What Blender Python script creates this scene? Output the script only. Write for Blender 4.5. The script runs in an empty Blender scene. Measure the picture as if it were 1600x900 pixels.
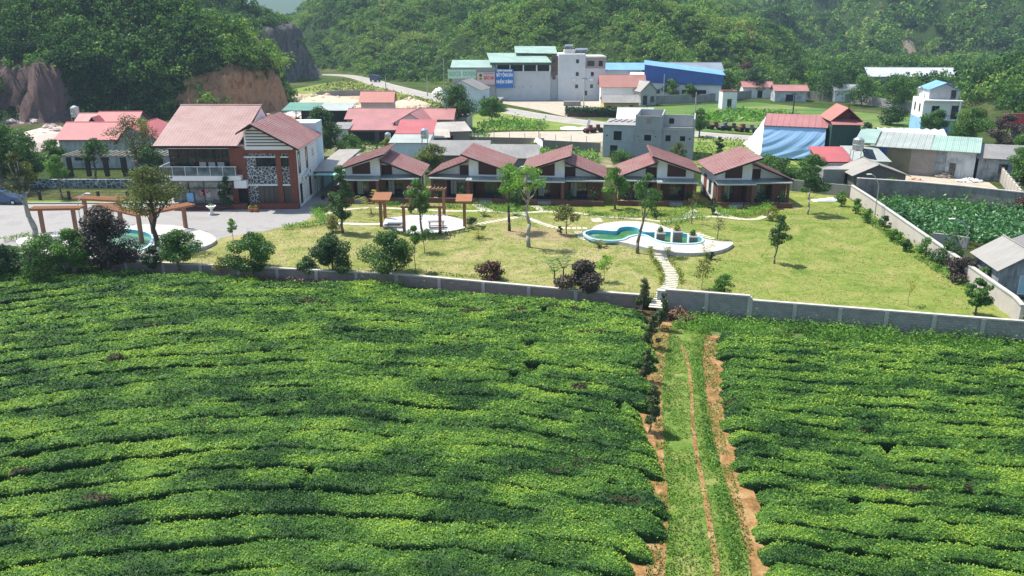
import bpy, math, random
import numpy as np
from mathutils import Vector, Matrix
random.seed(5); RNG = np.random.default_rng(11)
R = math.radians
scn = bpy.context.scene
COL = scn.collection

# ------------------------------------------------------------- camera, sky, sun, exposure
CAM_H, F_PX, PITCH = 22.0, 1300.0, math.atan(423 / 1300.0)
cam = bpy.data.objects.new('camera', bpy.data.cameras.new('camera'))
COL.objects.link(cam)
cam.location = (0, 0, CAM_H)
cam.rotation_euler = (math.pi / 2 - PITCH, 0, 0)
cam.data.sensor_width = 36.0
cam.data.lens = 36.0 * F_PX / 1600.0
cam.data.clip_start = 0.5
cam.data.clip_end = 9000
scn.camera = cam
SUN_EL = R(63)
TO_SUN = Vector((-0.88, 0.475, 0)).normalized() * math.cos(SUN_EL) + Vector((0, 0, math.sin(SUN_EL)))
world = bpy.data.worlds.new('World'); scn.world = world
world.use_nodes = True
wn = world.node_tree
for n in list(wn.nodes): wn.nodes.remove(n)
sky = wn.nodes.new('ShaderNodeTexSky'); sky.sky_type = 'NISHITA'; sky.sun_disc = False
sky.sun_elevation = SUN_EL
sky.sun_rotation = math.atan2(TO_SUN.x, TO_SUN.y)
sky.air_density = 1.2; sky.dust_density = 1.6; sky.altitude = 300
bg = wn.nodes.new('ShaderNodeBackground'); bg.inputs[1].default_value = 0.13
wo = wn.nodes.new('ShaderNodeOutputWorld')
wn.links.new(sky.outputs[0], bg.inputs[0]); wn.links.new(bg.outputs[0], wo.inputs[0])
sl = bpy.data.lights.new('sun', 'SUN'); sl.energy = 5.0; sl.angle = R(0.6); sl.color = (1.0, 0.955, 0.88)
so = bpy.data.objects.new('sun', sl); COL.objects.link(so)
so.rotation_euler = (-TO_SUN).to_track_quat('-Z', 'Y').to_euler()
scn.view_settings.view_transform = 'Standard'
scn.view_settings.look = 'None'
scn.view_settings.gamma = 1.0
scn.view_settings.exposure = 0.68
scn.cycles.max_bounces = 5
scn.cycles.diffuse_bounces = 3
scn.cycles.glossy_bounces = 2
scn.cycles.transmission_bounces = 3
scn.cycles.transparent_max_bounces = 4
scn.cycles.volume_bounces = 0

# ------------------------------------------------------------- picture measures to ground
def ray(px, py):
    u = (px - 800) / F_PX; v = -(py - 450) / F_PX
    return u, math.cos(PITCH) + v * math.sin(PITCH), -math.sin(PITCH) + v * math.cos(PITCH)
def G(px, py, z=0.0):
    d = ray(px, py); t = (z - CAM_H) / d[2]
    return (d[0] * t, d[1] * t)
def ZT(px, py, ty, z=0.0):
    x, y = G(px, py, z); d = ray(px, ty)
    return CAM_H + d[2] * y / d[1]

# ------------------------------------------------------------- value noise
def _hash(ix, iy, s):
    n = (ix.astype(np.int64) * 374761393 + iy.astype(np.int64) * 668265263 + s * 69069) & 0x7fffffff
    n = ((n ^ (n >> 13)) * 1274126177) & 0x7fffffff
    return ((n ^ (n >> 16)) & 0xffff) / 65535.0
def vnoise(x, y, s=0):
    x = np.asarray(x, float); y = np.asarray(y, float)
    ix = np.floor(x); iy = np.floor(y); fx = x - ix; fy = y - iy
    fx = fx * fx * (3 - 2 * fx); fy = fy * fy * (3 - 2 * fy)
    a = _hash(ix, iy, s); b = _hash(ix + 1, iy, s); c = _hash(ix, iy + 1, s); d = _hash(ix + 1, iy + 1, s)
    return (a * (1 - fx) + b * fx) * (1 - fy) + (c * (1 - fx) + d * fx) * fy
def fbm(x, y, s=0, o=4):
    t = 0; a = .5; w = 0
    for k in range(o):
        t = t + a * vnoise(np.asarray(x) * 2 ** k, np.asarray(y) * 2 ** k, s + k * 17); w += a; a *= .5
    return t / w

# ------------------------------------------------------------- objects
def tag(o, label=None, cat=None, group=None, kind=None):
    if label: o['label'] = label
    if cat: o['category'] = cat
    if group: o['group'] = group
    if kind: o['kind'] = kind
    return o
def thing(name, label, cat, loc=(0, 0, 0), rotz=0, group=None):
    o = bpy.data.objects.new(name, None); COL.objects.link(o)
    o.empty_display_size = .3
    o.location = loc if len(loc) == 3 else (loc[0], loc[1], 0); o.rotation_euler = (0, 0, rotz)
    return tag(o, label, cat, group)
def link_mesh(name, me, mats, parent=None):
    o = bpy.data.objects.new(name, me)
    for m in (mats if isinstance(mats, (list, tuple)) else [mats]): me.materials.append(m)
    COL.objects.link(o)
    if parent is not None: o.parent = parent
    return o
class MB:
    """collects shapes, then links them as one mesh object with metre-scaled UVs"""
    def __init__(s): s.v = []; s.f = []; s.m = []
    def poly(s, pts, m=0):
        i = len(s.v); s.v += [tuple(p) for p in pts]; s.f.append(tuple(range(i, i + len(pts)))); s.m.append(m)
    def box(s, x0, x1, y0, y1, z0, z1, m=0):
        i = len(s.v)
        s.v += [(x, y, z) for z in (z0, z1) for x, y in ((x0, y0), (x1, y0), (x1, y1), (x0, y1))]
        for q in ((3, 2, 1, 0), (4, 5, 6, 7), (0, 1, 5, 4), (1, 2, 6, 5), (2, 3, 7, 6), (3, 0, 4, 7)):
            s.f.append(tuple(i + k for k in q)); s.m.append(m)
    def prism(s, pts, z0, z1, m=0):
        a = sum(pts[k][0] * pts[(k + 1) % len(pts)][1] - pts[(k + 1) % len(pts)][0] * pts[k][1] for k in range(len(pts)))
        if a < 0: pts = pts[::-1]
        n = len(pts); i = len(s.v)
        s.v += [(p[0], p[1], z0) for p in pts] + [(p[0], p[1], z1) for p in pts]
        s.f.append(tuple(i + k for k in range(n - 1, -1, -1))); s.m.append(m)
        s.f.append(tuple(i + n + k for k in range(n))); s.m.append(m)
        for k in range(n):
            l = (k + 1) % n
            s.f.append((i + k, i + l, i + n + l, i + n + k)); s.m.append(m)
    def profile(s, pts, y0, y1, m=0):
        """polygon in x,z pushed along y"""
        n = len(pts); i = len(s.v)
        s.v += [(p[0], y0, p[1]) for p in pts] + [(p[0], y1, p[1]) for p in pts]
        s.f.append(tuple(i + k for k in range(n))); s.m.append(m)
        s.f.append(tuple(i + n + k for k in range(n - 1, -1, -1))); s.m.append(m)
        for k in range(n):
            l = (k + 1) % n
            s.f.append((i + l, i + k, i + n + k, i + n + l)); s.m.append(m)
    def slab(s, p, th, m=0, seam=0, sm=None):
        """sloping sheet through 4 points (eave a,b then ridge c,d), th thick below; raised seams up the slope"""
        P = [Vector(q) for q in p]
        n = (P[1] - P[0]).cross(P[3] - P[0]).normalized()
        if n.z < 0: n = -n
        Q = [q - n * th for q in P]
        i = len(s.v); s.v += [tuple(q) for q in P + Q]
        for q in ((0, 1, 2, 3), (7, 6, 5, 4), (0, 4, 5, 1), (1, 5, 6, 2), (2, 6, 7, 3), (3, 7, 4, 0)):
            s.f.append(tuple(i + k for k in q)); s.m.append(m)
        if seam:
            k = max(2, int(round((P[1] - P[0]).length / seam)))
            for j in range(k + 1):
                a = P[0].lerp(P[1], j / k); b = P[3].lerp(P[2], j / k)
                t = (P[1] - P[0]).normalized() * .045
                for pa, pb in ((a, b),):
                    i = len(s.v)
                    s.v += [tuple(pa - t), tuple(pa + t), tuple(pb + t), tuple(pb - t),
                            tuple(pa - t * .4 + n * .05), tuple(pa + t * .4 + n * .05), tuple(pb + t * .4 + n * .05), tuple(pb - t * .4 + n * .05)]
                    for q in ((4, 5, 6, 7), (0, 1, 5, 4), (1, 2, 6, 5), (2, 3, 7, 6), (3, 0, 4, 7)):
                        s.f.append(tuple(i + k2 for k2 in q)); s.m.append(sm if sm is not None else m)
    def tube(s, p, q, r0, r1=None, n=8, m=0):
        r1 = r0 if r1 is None else r1
        p = Vector(p); q = Vector(q); d = (q - p)
        if d.length < 1e-6: return
        d.normalize(); a = d.orthogonal().normalized(); b = d.cross(a)
        i = len(s.v)
        for c, r in ((p, r0), (q, r1)):
            for k in range(n):
                t = 2 * math.pi * k / n
                s.v.append(tuple(c + a * (r * math.cos(t)) + b * (r * math.sin(t))))
        for k in range(n):
            l = (k + 1) % n; s.f.append((i + k, i + l, i + n + l, i + n + k)); s.m.append(m)
        s.f.append(tuple(i + k for k in range(n - 1, -1, -1))); s.m.append(m)
        s.f.append(tuple(i + n + k for k in range(n))); s.m.append(m)
    def path(s, pts, rad, n=8, m=0):
        for k in range(len(pts) - 1): s.tube(pts[k], pts[k + 1], rad[k], rad[k + 1], n, m)
    def lathe(s, prof, n=16, m=0, c=(0, 0)):
        i = len(s.v)
        for r, z in prof:
            for k in range(n):
                t = 2 * math.pi * k / n; s.v.append((c[0] + r * math.cos(t), c[1] + r * math.sin(t), z))
        for j in range(len(prof) - 1):
            for k in range(n):
                l = (k + 1) % n
                s.f.append((i + j * n + k, i + j * n + l, i + (j + 1) * n + l, i + (j + 1) * n + k)); s.m.append(m)
        s.f.append(tuple(i + k for k in range(n - 1, -1, -1))); s.m.append(m)
        j = len(prof) - 1; s.f.append(tuple(i + j * n + k for k in range(n))); s.m.append(m)
    def rock(s, c, r, sq=.7, m=0):
        i = len(s.v); n = 6
        ph = random.random() * 6
        rings = [(-.5, .75), (.15, 1.0), (.75, .55)]
        for z, w in rings:
            for k in range(n):
                t = ph + 2 * math.pi * k / n; w2 = w * random.uniform(.75, 1.2)
                s.v.append((c[0] + r * w2 * math.cos(t), c[1] + r * w2 * math.sin(t), c[2] + r * sq * (z + random.uniform(-.1, .1))))
        for j in range(2):
            for k in range(n):
                l = (k + 1) % n
                s.f.append((i + j * n + k, i + j * n + l, i + (j + 1) * n + l, i + (j + 1) * n + k)); s.m.append(m)
        s.f.append(tuple(i + 2 * n + k for k in range(n))); s.m.append(m)
    def build(s, name, mats, parent=None, label=None, smooth=False):
        me = bpy.data.meshes.new(name)
        me.from_pydata(s.v, [], s.f)
        o = link_mesh(name, me, mats, parent)
        me.polygons.foreach_set('material_index', s.m)
        uvl = me.uv_layers.new(name='UVMap').data
        for p in me.polygons:
            n = p.normal
            if abs(n.z) > .995: t = Vector((1, 0, 0)); b = Vector((0, 1, 0))
            else:
                t = Vector((0, 0, 1)).cross(n).normalized(); b = n.cross(t)
            for li in p.loop_indices:
                c = me.vertices[me.loops[li].vertex_index].co
                uvl[li].uv = (c.dot(t), c.dot(b))
        if smooth: me.polygons.foreach_set('use_smooth', [True] * len(me.polygons))
        me.update()
        if label: o['label'] = label
        return o
def raw_mesh(name, V, Fc, tint=None, smooth=False):
    """numpy quads (N,4) -> mesh with optional per-face 'tint'"""
    me = bpy.data.meshes.new(name)
    V = np.ascontiguousarray(V, dtype=np.float32); Fc = np.ascontiguousarray(Fc, dtype=np.int32)
    k = Fc.shape[1]
    me.vertices.add(len(V)); me.vertices.foreach_set('co', V.ravel())
    me.loops.add(Fc.size); me.loops.foreach_set('vertex_index', Fc.ravel())
    me.polygons.add(len(Fc))
    me.polygons.foreach_set('loop_start', np.arange(0, Fc.size, k, dtype=np.int32))
    me.polygons.foreach_set('loop_total', np.full(len(Fc), k, dtype=np.int32))
    if smooth: me.polygons.foreach_set('use_smooth', np.ones(len(Fc), dtype=bool))
    me.update(calc_edges=True)
    if tint is not None:
        a = me.attributes.new('tint', 'FLOAT', 'FACE' if len(tint) == len(Fc) else 'POINT')
        a.data.foreach_set('value', np.ascontiguousarray(tint, dtype=np.float32))
    return me
def leaf_quads(C, size, N, rng=RNG, slim=.62):
    """leaf-shaped quads at centres C (n,3), length size (n,), facing normals N (n,3)"""
    n = len(C)
    N = N / (np.linalg.norm(N, axis=1, keepdims=True) + 1e-9)
    r = rng.normal(size=(n, 3)); t = np.cross(N, r); t /= (np.linalg.norm(t, axis=1, keepdims=True) + 1e-9)
    b = np.cross(N, t); size = np.asarray(size).reshape(-1, 1) * np.ones((n, 1))
    a = t * size * .5; c = b * size * .5 * slim
    V = np.stack([C - a, C - c * 1.0 + a * .15, C + a, C + c + a * .15], axis=1).reshape(-1, 3)
    return V, np.arange(4 * n).reshape(n, 4)
def rand_dir(n, rng=RNG):
    d = rng.normal(size=(n, 3)); return d / np.linalg.norm(d, axis=1, keepdims=True)
# ------------------------------------------------------------- materials
def srgb(h):
    h = h.lstrip('#'); c = [int(h[i:i + 2], 16) / 255 for i in (0, 2, 4)]
    return tuple(x / 12.92 if x <= .04045 else ((x + .055) / 1.055) ** 2.4 for x in c)
class NT:
    def __init__(s, name, rough=.8, spec=.3, metal=0):
        s.mat = bpy.data.materials.new(name); s.mat.use_nodes = True; s.t = s.mat.node_tree
        s.t.nodes.clear()
        s.out = s.n('ShaderNodeOutputMaterial'); s.p = s.n('ShaderNodeBsdfPrincipled')
        s.p.inputs['Roughness'].default_value = rough; s.p.inputs['Metallic'].default_value = metal
        s.p.inputs['Specular IOR Level'].default_value = spec
        s.l(s.p.outputs[0], s.out.inputs[0])
    def n(s, ty, **kw):
        n = s.t.nodes.new(ty)
        for k, v in kw.items():
            if k in n.inputs: n.inputs[k].default_value = v
            else: setattr(n, k, v)
        return n
    def l(s, a, b): s.t.links.new(a, b)
    def coord(s, kind='Object', scale=(1, 1, 1)):
        tc = s.n('ShaderNodeTexCoord'); mp = s.n('ShaderNodeMapping'); mp.inputs['Scale'].default_value = scale
        s.l(tc.outputs[kind], mp.inputs[0]); return mp.outputs[0]
    def noise(s, vec, scale, detail=5, rough=.6, dist=0):
        n = s.n('ShaderNodeTexNoise'); n.inputs['Scale'].default_value = scale; n.inputs['Detail'].default_value = detail
        n.inputs['Roughness'].default_value = rough; n.inputs['Distortion'].default_value = dist
        s.l(vec, n.inputs['Vector']); return n.outputs['Fac']
    def ramp(s, fac, stops, interp='LINEAR'):
        r = s.n('ShaderNodeValToRGB'); e = r.color_ramp; e.interpolation = interp
        while len(e.elements) < len(stops): e.elements.new(.5)
        for k, (p, c) in enumerate(stops):
            e.elements[k].position = p
            c = c if isinstance(c, (tuple, list)) else (c, c, c)
            e.elements[k].color = (c[0], c[1], c[2], 1)
        s.l(fac, r.inputs[0]); return r.outputs[0]
    def mix(s, fac, a, b, mode='MIX'):
        m = s.n('ShaderNodeMix'); m.data_type = 'RGBA'; m.blend_type = mode
        for i, x in ((0, fac), (6, a), (7, b)):
            if hasattr(x, 'is_output'): s.l(x, m.inputs[i])
            elif i == 0: m.inputs[0].default_value = x
            else: m.inputs[i].default_value = (x[0], x[1], x[2], 1)
        return m.outputs[2]
    def math(s, op, a, b=0.0, clamp=False):
        m = s.n('ShaderNodeMath'); m.operation = op; m.use_clamp = clamp
        for i, x in ((0, a), (1, b)):
            if hasattr(x, 'is_output'): s.l(x, m.inputs[i])
            else: m.inputs[i].default_value = x
        return m.outputs[0]
    def base(s, c):
        if hasattr(c, 'is_output'): s.l(c, s.p.inputs['Base Color'])
        else: s.p.inputs['Base Color'].default_value = (c[0], c[1], c[2], 1)
    def bump(s, h, strength=.5, dist=.02):
        b = s.n('ShaderNodeBump'); b.inputs['Strength'].default_value = strength; b.inputs['Distance'].default_value = dist
        s.l(h, b.inputs['Height']); s.l(b.outputs[0], s.p.inputs['Normal'])
def sc(c, k): return tuple(min(1, x * k) for x in c)
_MC = {}
def cached(f):
    def g(name, *a, **k):
        if name not in _MC: _MC[name] = f(name, *a, **k)
        return _MC[name]
    return g
@cached
def m_plain(name, col, rough=.6, metal=0, var=.18, spec=.4):
    s = NT(name, rough, spec, metal); v = s.coord()
    s.base(s.mix(s.noise(v, 2.3), sc(col, 1 - var), sc(col, 1 + var))); return s.mat
@cached
def m_plaster(name, col, stain=.45, dirt=(.12, .11, .10), sc1=.5):
    """painted or rendered wall with rain streaks and blotches of dirt"""
    s = NT(name, .88, .2); v = s.coord(); vs = s.coord('Object', (1.6, 1.6, .18))
    blot = s.ramp(s.noise(v, sc1, 6, .65), [(.42, 0), (.68, 1)])
    streak = s.ramp(s.noise(vs, 1.7, 6, .7), [(.45, 0), (.75, 1)])
    f = s.math('MULTIPLY', s.math('MAXIMUM', blot, streak), stain)
    c = s.mix(s.noise(v, 6), sc(col, .93), sc(col, 1.05))
    s.base(s.mix(f, c, dirt)); s.bump(s.noise(v, 14, 4), .25, .02); return s.mat
@cached
def m_tile(name, col, seam=.35, row=.36, fade=.25):
    """pressed metal tile sheet: rows across the slope, ribs up it"""
    s = NT(name, .5, .45); v = s.coord('UV')
    br = s.n('ShaderNodeTexBrick'); s.l(v, br.inputs['Vector']); br.offset = 0
    br.inputs['Scale'].default_value = 1; br.inputs['Brick Width'].default_value = seam; br.inputs['Row Height'].default_value = row
    br.inputs['Mortar Size'].default_value = .035; br.inputs['Mortar Smooth'].default_value = .6
    br.inputs['Color1'].default_value = (*sc(col, 1.05), 1); br.inputs['Color2'].default_value = (*sc(col, .9), 1)
    br.inputs['Mortar'].default_value = (*sc(col, .45), 1)
    vo = s.coord(); dust = s.ramp(s.noise(vo, .45, 6, .65), [(.35, 0), (.8, 1)])
    s.base(s.mix(s.math('MULTIPLY', dust, fade), br.outputs['Color'], (.42, .36, .33)))
    s.bump(s.math('SUBTRACT', 1.0, br.outputs['Fac']), .6, .03); return s.mat
@cached
def m_corr(name, col, period=.25, stain=.35, dirt=(.15, .12, .09)):
    """corrugated sheet"""
    s = NT(name, .45, .5); v = s.coord('UV'); vo = s.coord()
    w = s.n('ShaderNodeTexWave'); w.wave_type = 'BANDS'; w.bands_direction = 'X'; w.inputs['Scale'].default_value = .314 / period
    s.l(v, w.inputs['Vector'])
    vs = s.coord('UV', (1.2, .25, 1))
    st = s.ramp(s.noise(vs, 1.4, 6, .7), [(.4, 0), (.75, 1)])
    pl = s.ramp(s.noise(vo, .3, 3), [(.4, 0), (.6, 1)])
    c = s.mix(pl, sc(col, .88), sc(col, 1.06))
    c = s.mix(s.math('MULTIPLY', st, stain), c, dirt)
    s.base(s.mix(s.math('MULTIPLY', w.outputs['Fac'], .25), c, sc(col, .4)))
    s.bump(w.outputs['Fac'], .7, .04); return s.mat
@cached
def m_brick(name, c1, c2, mortar, bw=.24, bh=.08, wash=.2):
    s = NT(name, .9, .2); v = s.coord('UV')
    br = s.n('ShaderNodeTexBrick'); s.l(v, br.inputs['Vector'])
    br.inputs['Scale'].default_value = 1; br.inputs['Brick Width'].default_value = bw; br.inputs['Row Height'].default_value = bh
    br.inputs['Mortar Size'].default_value = .012; br.inputs['Color1'].default_value = (*c1, 1); br.inputs['Color2'].default_value = (*c2, 1)
    br.inputs['Mortar'].default_value = (*mortar, 1)
    vo = s.coord(); n = s.ramp(s.noise(vo, .8, 6, .7), [(.35, 0), (.75, 1)])
    s.base(s.mix(s.math('MULTIPLY', n, wash), br.outputs['Color'], sc(c2, .35)))
    s.bump(s.math('SUBTRACT', 1.0, br.outputs['Fac']), .5, .02); return s.mat
@cached
def m_mosaic(name, stone=(.055, .06, .07), joint=(.62, .62, .6), scale=2.6, w=.06):
    """dark crazy-paving stones with pale joints"""
    s = NT(name, .75, .3); v = s.coord('UV')
    vo = s.n('ShaderNodeTexVoronoi'); vo.feature = 'DISTANCE_TO_EDGE'; vo.inputs['Scale'].default_value = scale; s.l(v, vo.inputs['Vector'])
    v2 = s.n('ShaderNodeTexVoronoi'); v2.inputs['Scale'].default_value = scale; s.l(v, v2.inputs['Vector'])
    f = s.ramp(vo.outputs['Distance'], [(w * .6, 1), (w, 0)])
    st = s.mix(v2.outputs['Color'], sc(stone, .6), sc(stone, 1.8))
    s.base(s.mix(f, st, joint)); s.bump(vo.outputs['Distance'], .3, .05); return s.mat
@cached
def m_glass(name, col=(.015, .02, .022), rough=.06):
    s = NT(name, rough, .8); v = s.coord()
    s.base(s.mix(s.ramp(s.noise(v, .9, 3), [(.4, 0), (.65, 1)]), col, sc(col, 3.0))); return s.mat
@cached
def m_leaf(name, stops, trans=.35, rough=.55, spec=.35):
    """foliage coloured by the per-leaf 'tint'"""
    s = NT(name, rough, spec)
    at = s.n('ShaderNodeAttribute'); at.attribute_name = 'tint'
    c = s.ramp(at.outputs['Fac'], stops); s.base(c)
    tr = s.n('ShaderNodeBsdfTranslucent'); s.l(s.mix(1, c, (1.0, 1.1, .45), 'MULTIPLY'), tr.inputs[0])
    mx = s.n('ShaderNodeMixShader'); mx.inputs[0].default_value = trans
    s.l(s.p.outputs[0], mx.inputs[1]); s.l(tr.outputs[0], mx.inputs[2]); s.l(mx.outputs[0], s.out.inputs[0]); return s.mat
@cached
def m_ground(name, stops, scale=.25, fine=6.0, amt=.35, bump=.3, stretch=(1, 1, 1), dist=.4, bd=.05):
    """earth, grass, tarmac: large blotches times fine grain"""
    s = NT(name, .95, .15); v = s.coord('Object', stretch)
    c = s.ramp(s.noise(v, scale, 8, .62, dist), stops)
    g = s.noise(v, fine, 6, .75)
    s.base(s.mix(1, c, s.ramp(g, [(.25, 1 - amt), (.75, 1 + amt * .6)]), 'MULTIPLY'))
    s.bump(g, bump, bd); return s.mat

ROOF_RED = m_tile('faded_red_tile_roof', (.25, .115, .10), .40, .44, .34)
ROOF_RIB = m_tile('red_metal_tile_roof', (.30, .125, .11), .62, .40, .40)
ROOF_PINK = m_corr('pink_red_sheet_roof', (.38, .14, .13), .2, .3, (.38, .28, .25))
ROOF_BRIGHT = m_corr('bright_red_sheet_roof', (.42, .09, .09), .2, .22, (.4, .2, .16))
ROOF_GREY = m_corr('grey_fibre_cement_roof', (.26, .245, .22), .18, .5, (.10, .09, .08))
ROOF_GREEN = m_corr('pale_green_sheet_roof', (.28, .41, .34), .25, .3, (.3, .3, .25))
ROOF_MINT = m_corr('mint_grey_sheet_roof', (.36, .40, .36), .25, .45, (.25, .24, .2))
ROOF_BLUE = m_corr('blue_sheet_roof', (.16, .36, .62), .25, .12)
SHEET_BLUE = m_corr('deep_blue_sheet_wall', (.025, .11, .42), .3, .1)
ROOF_WHITE = m_corr('white_sheet_roof', (.62, .63, .62), .25, .25)
ROOF_TEAL = m_corr('turquoise_sheet_roof', (.28, .58, .55), .25, .2)
GREEN_SHEET = m_corr('dark_green_sheet_wall', (.03, .10, .085), .25, .3)
GREY_SHEET = m_corr('grey_sheet_wall', (.36, .38, .40), .3, .2)
WHITE = m_plaster('white_render', (.74, .76, .76), .22, (.3, .3, .3))
WHITE_CLEAN = m_plaster('clean_white_paint', (.78, .78, .76), .06, (.4, .4, .4))
BLUEWHITE = m_plaster('blue_white_render', (.56, .68, .74), .4, (.32, .36, .38))
OLDWHITE = m_plaster('stained_white_render', (.56, .60, .60), .75, (.12, .13, .13))
MOULD = m_plaster('mouldy_grey_render', (.33, .36, .37), .85, (.045, .05, .05), .8)
CONC = m_plaster('grey_concrete', (.30, .30, .29), .55, (.13, .12, .11))
CONC_PALE = m_plaster('pale_concrete', (.45, .44, .41), .45, (.2, .19, .16))
RAWCONC = m_plaster('raw_cement_render', (.36, .38, .38), .5, (.22, .22, .21), .7)
YELLOW = m_plaster('yellow_render', (.62, .44, .13), .45, (.2, .14, .07))
BRICK = m_brick('red_brick', (.26, .075, .045), (.19, .05, .035), (.20, .12, .10), .24, .09)
BRICK_BROWN = m_brick('brown_brick', (.19, .085, .06), (.14, .06, .045), (.16, .10, .08), .24, .09)
BLOCK = m_brick('grey_block_wall', (.34, .335, .32), (.28, .275, .26), (.2, .19, .18), .4, .2, .45)
BLOCK_TAN = m_brick('tan_block_wall', (.38, .34, .29), (.33, .29, .25), (.25, .22, .2), .4, .2, .3)
MAROON = m_plain('dark_maroon_panel', (.055, .018, .016), .6)
MOSAIC = m_mosaic('dark_stone_mosaic')
MOSAIC_WALL = m_mosaic('grey_stone_mosaic', (.07, .085, .10), (.38, .42, .44), 1.7, .07)
FOOTING = m_mosaic('rubble_stone_footing', (.22, .21, .19), (.09, .085, .08), 2.0, .1)
GLASS = m_glass('dark_window_glass')
GLASS_LIT = m_glass('grey_shop_glass', (.07, .085, .085), .1)
CURTAIN = m_plain('pale_curtain', (.45, .47, .42), .9)
FRAME_D = m_plain('dark_metal_frame', (.02, .022, .025), .4, .3)
FRAME_W = m_plain('white_metal_frame', (.7, .72, .72), .4)
STEEL = m_plain('galvanised_steel', (.5, .52, .54), .35, .7)
TANK = m_plain('shiny_steel_tank', (.62, .64, .66), .25, .8)
WOODP = m_plain('brown_pergola_timber', (.26, .115, .055), .7, 0, .3)
WOODR = m_plain('orange_brown_slats', (.34, .15, .07), .7, 0, .3)
WOODC = m_plaster('brown_pergola_post', (.30, .16, .11), .2, (.15, .08, .05))
BARK = m_plain('grey_bark', (.16, .135, .11), .9, 0, .4)
BARK_D = m_plain('dark_bark', (.07, .05, .04), .9, 0, .4)
BARK_P = m_plain('pale_bark', (.30, .29, .25), .9, 0, .35)
SOIL = m_ground('brown_soil', [(.3, (.16, .075, .04)), (.5, (.26, .13, .07)), (.7, (.33, .19, .11))], .9, 9, .5, .6)
STONE_TAN = m_ground('pale_orange_rubble', [(.3, (.26, .17, .10)), (.5, (.42, .31, .21)), (.7, (.52, .43, .34))], .6, 4, .3, .4)
PAVE_W = m_brick('white_paving', (.66, .64, .60), (.58, .56, .52), (.42, .40, .36), .5, .5, .12)
STEPSTONE = m_plain('cream_stepping_stone', (.50, .47, .37), .9, 0, .12)
POOLBLUE = m_plain('pool_blue_tile', (.10, .42, .60), .4, 0, .15)
POOLRIM = m_plain('pale_blue_pool_rim', (.42, .62, .68), .5, 0, .1)
TERRAPOT = m_brick('brown_planter_stone', (.30, .22, .18), (.24, .17, .14), (.2, .16, .14), .3, .15)
RUBBER = m_plain('black_rubber', (.015, .015, .016), .8)
DARK = m_plain('dark_interior', (.012, .012, .013), .9)

G1 = [(0, (.014, .045, .016)), (.5, (.055, .145, .025)), (1, (.15, .29, .05))]
L_TREE = m_leaf('tree_leaves', G1, .34)
L_DARK = m_leaf('dark_green_leaves', [(0, (.010, .034, .014)), (.5, (.032, .088, .024)), (1, (.085, .18, .04))], .28)
L_BRIGHT = m_leaf('bright_green_leaves', [(0, (.05, .13, .02)), (.5, (.13, .29, .04)), (1, (.28, .46, .07))], .4)
L_PURPLE = m_leaf('purple_brown_leaves', [(0, (.018, .016, .014)), (.5, (.06, .048, .040)), (1, (.16, .12, .09))], .2)
L_MAROON = m_leaf('maroon_leaves', [(0, (.03, .012, .014)), (.5, (.09, .028, .03)), (1, (.10, .11, .04))], .25)
L_OLIVE = m_leaf('olive_yellow_leaves', [(0, (.035, .05, .015)), (.5, (.11, .14, .03)), (1, (.26, .24, .06))], .35)
L_YELLOW = m_leaf('yellow_green_leaves', [(0, (.07, .11, .015)), (.5, (.24, .28, .03)), (1, (.48, .38, .05))], .35)
L_CONIFER = m_leaf('cypress_needles', [(0, (.02, .042, .016)), (.5, (.06, .10, .03)), (1, (.17, .13, .06))], .15)
L_TEA = m_leaf('tea_leaves', [(0, (.014, .050, .014)), (.3, (.075, .175, .030)), (.52, (.150, .280, .040)), (.76, (.265, .39, .05)), (.9, (.32, .43, .06)), (.93, (.062, .066, .026)), (1, (.052, .045, .024))], .28, .6, .16)
L_HILL = m_leaf('hill_leaves', [(0, (.012, .040, .018)), (.3, (.060, .145, .034)), (.55, (.145, .28, .055)), (.82, (.28, .40, .09)), (1, (.34, .30, .14))], .32, .7, .12)
L_CORN = m_leaf('corn_leaves', [(0, (.015, .07, .025)), (.5, (.055, .18, .05)), (1, (.13, .30, .09))], .25, .45, .5)
L_GRASS = m_leaf('grass_blades', [(0, (.05, .12, .015)), (.5, (.12, .24, .03)), (1, (.26, .32, .06))], .35)
L_LAWN = m_leaf('lawn_blades', [(0, (.06, .13, .015)), (.4, (.15, .21, .035)), (.65, (.27, .27, .08)), (1, (.40, .33, .15))], .2)
L_DRY = m_leaf('dry_brush', [(0, (.12, .07, .04)), (.5, (.24, .14, .08)), (1, (.36, .24, .14))], .15)
# ------------------------------------------------------------- land
WALL = [(-110, 92.5), (-36.3, 75.3), (-10.3, 71.1), (5.4, 66.5), (11.2, 65.0), (19.2, 62.9), (38.7, 57.9), (46, 56.0)]
def wall_y(x): return np.interp(x, [p[0] for p in WALL], [p[1] for p in WALL])
def tea_z(x): 
    t = np.clip((np.asarray(x, float) - 8) / 9, 0, 1); return -0.9 - .45 * t * t * (3 - 2 * t)
def in_poly(x, y, P):
    r = np.zeros(np.shape(x), bool); n = len(P)
    for k in range(n):
        x0, y0 = P[k]; x1, y1 = P[(k + 1) % n]
        c = ((y0 > y) != (y1 > y)); xx = (x1 - x0) * (y - y0) / ((y1 - y0) if y1 != y0 else 1e-9) + x0
        r ^= c & (x < xx)
    return r
def sdist(x, y, P):
    d = np.full(np.shape(x), 1e9); n = len(P)
    for k in range(n):
        x0, y0 = P[k]; x1, y1 = P[(k + 1) % n]; dx, dy = x1 - x0, y1 - y0
        t = np.clip(((x - x0) * dx + (y - y0) * dy) / (dx * dx + dy * dy), 0, 1)
        d = np.minimum(d, np.hypot(x - x0 - t * dx, y - y0 - t * dy))
    return np.where(in_poly(x, y, P), d, -d)
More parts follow.
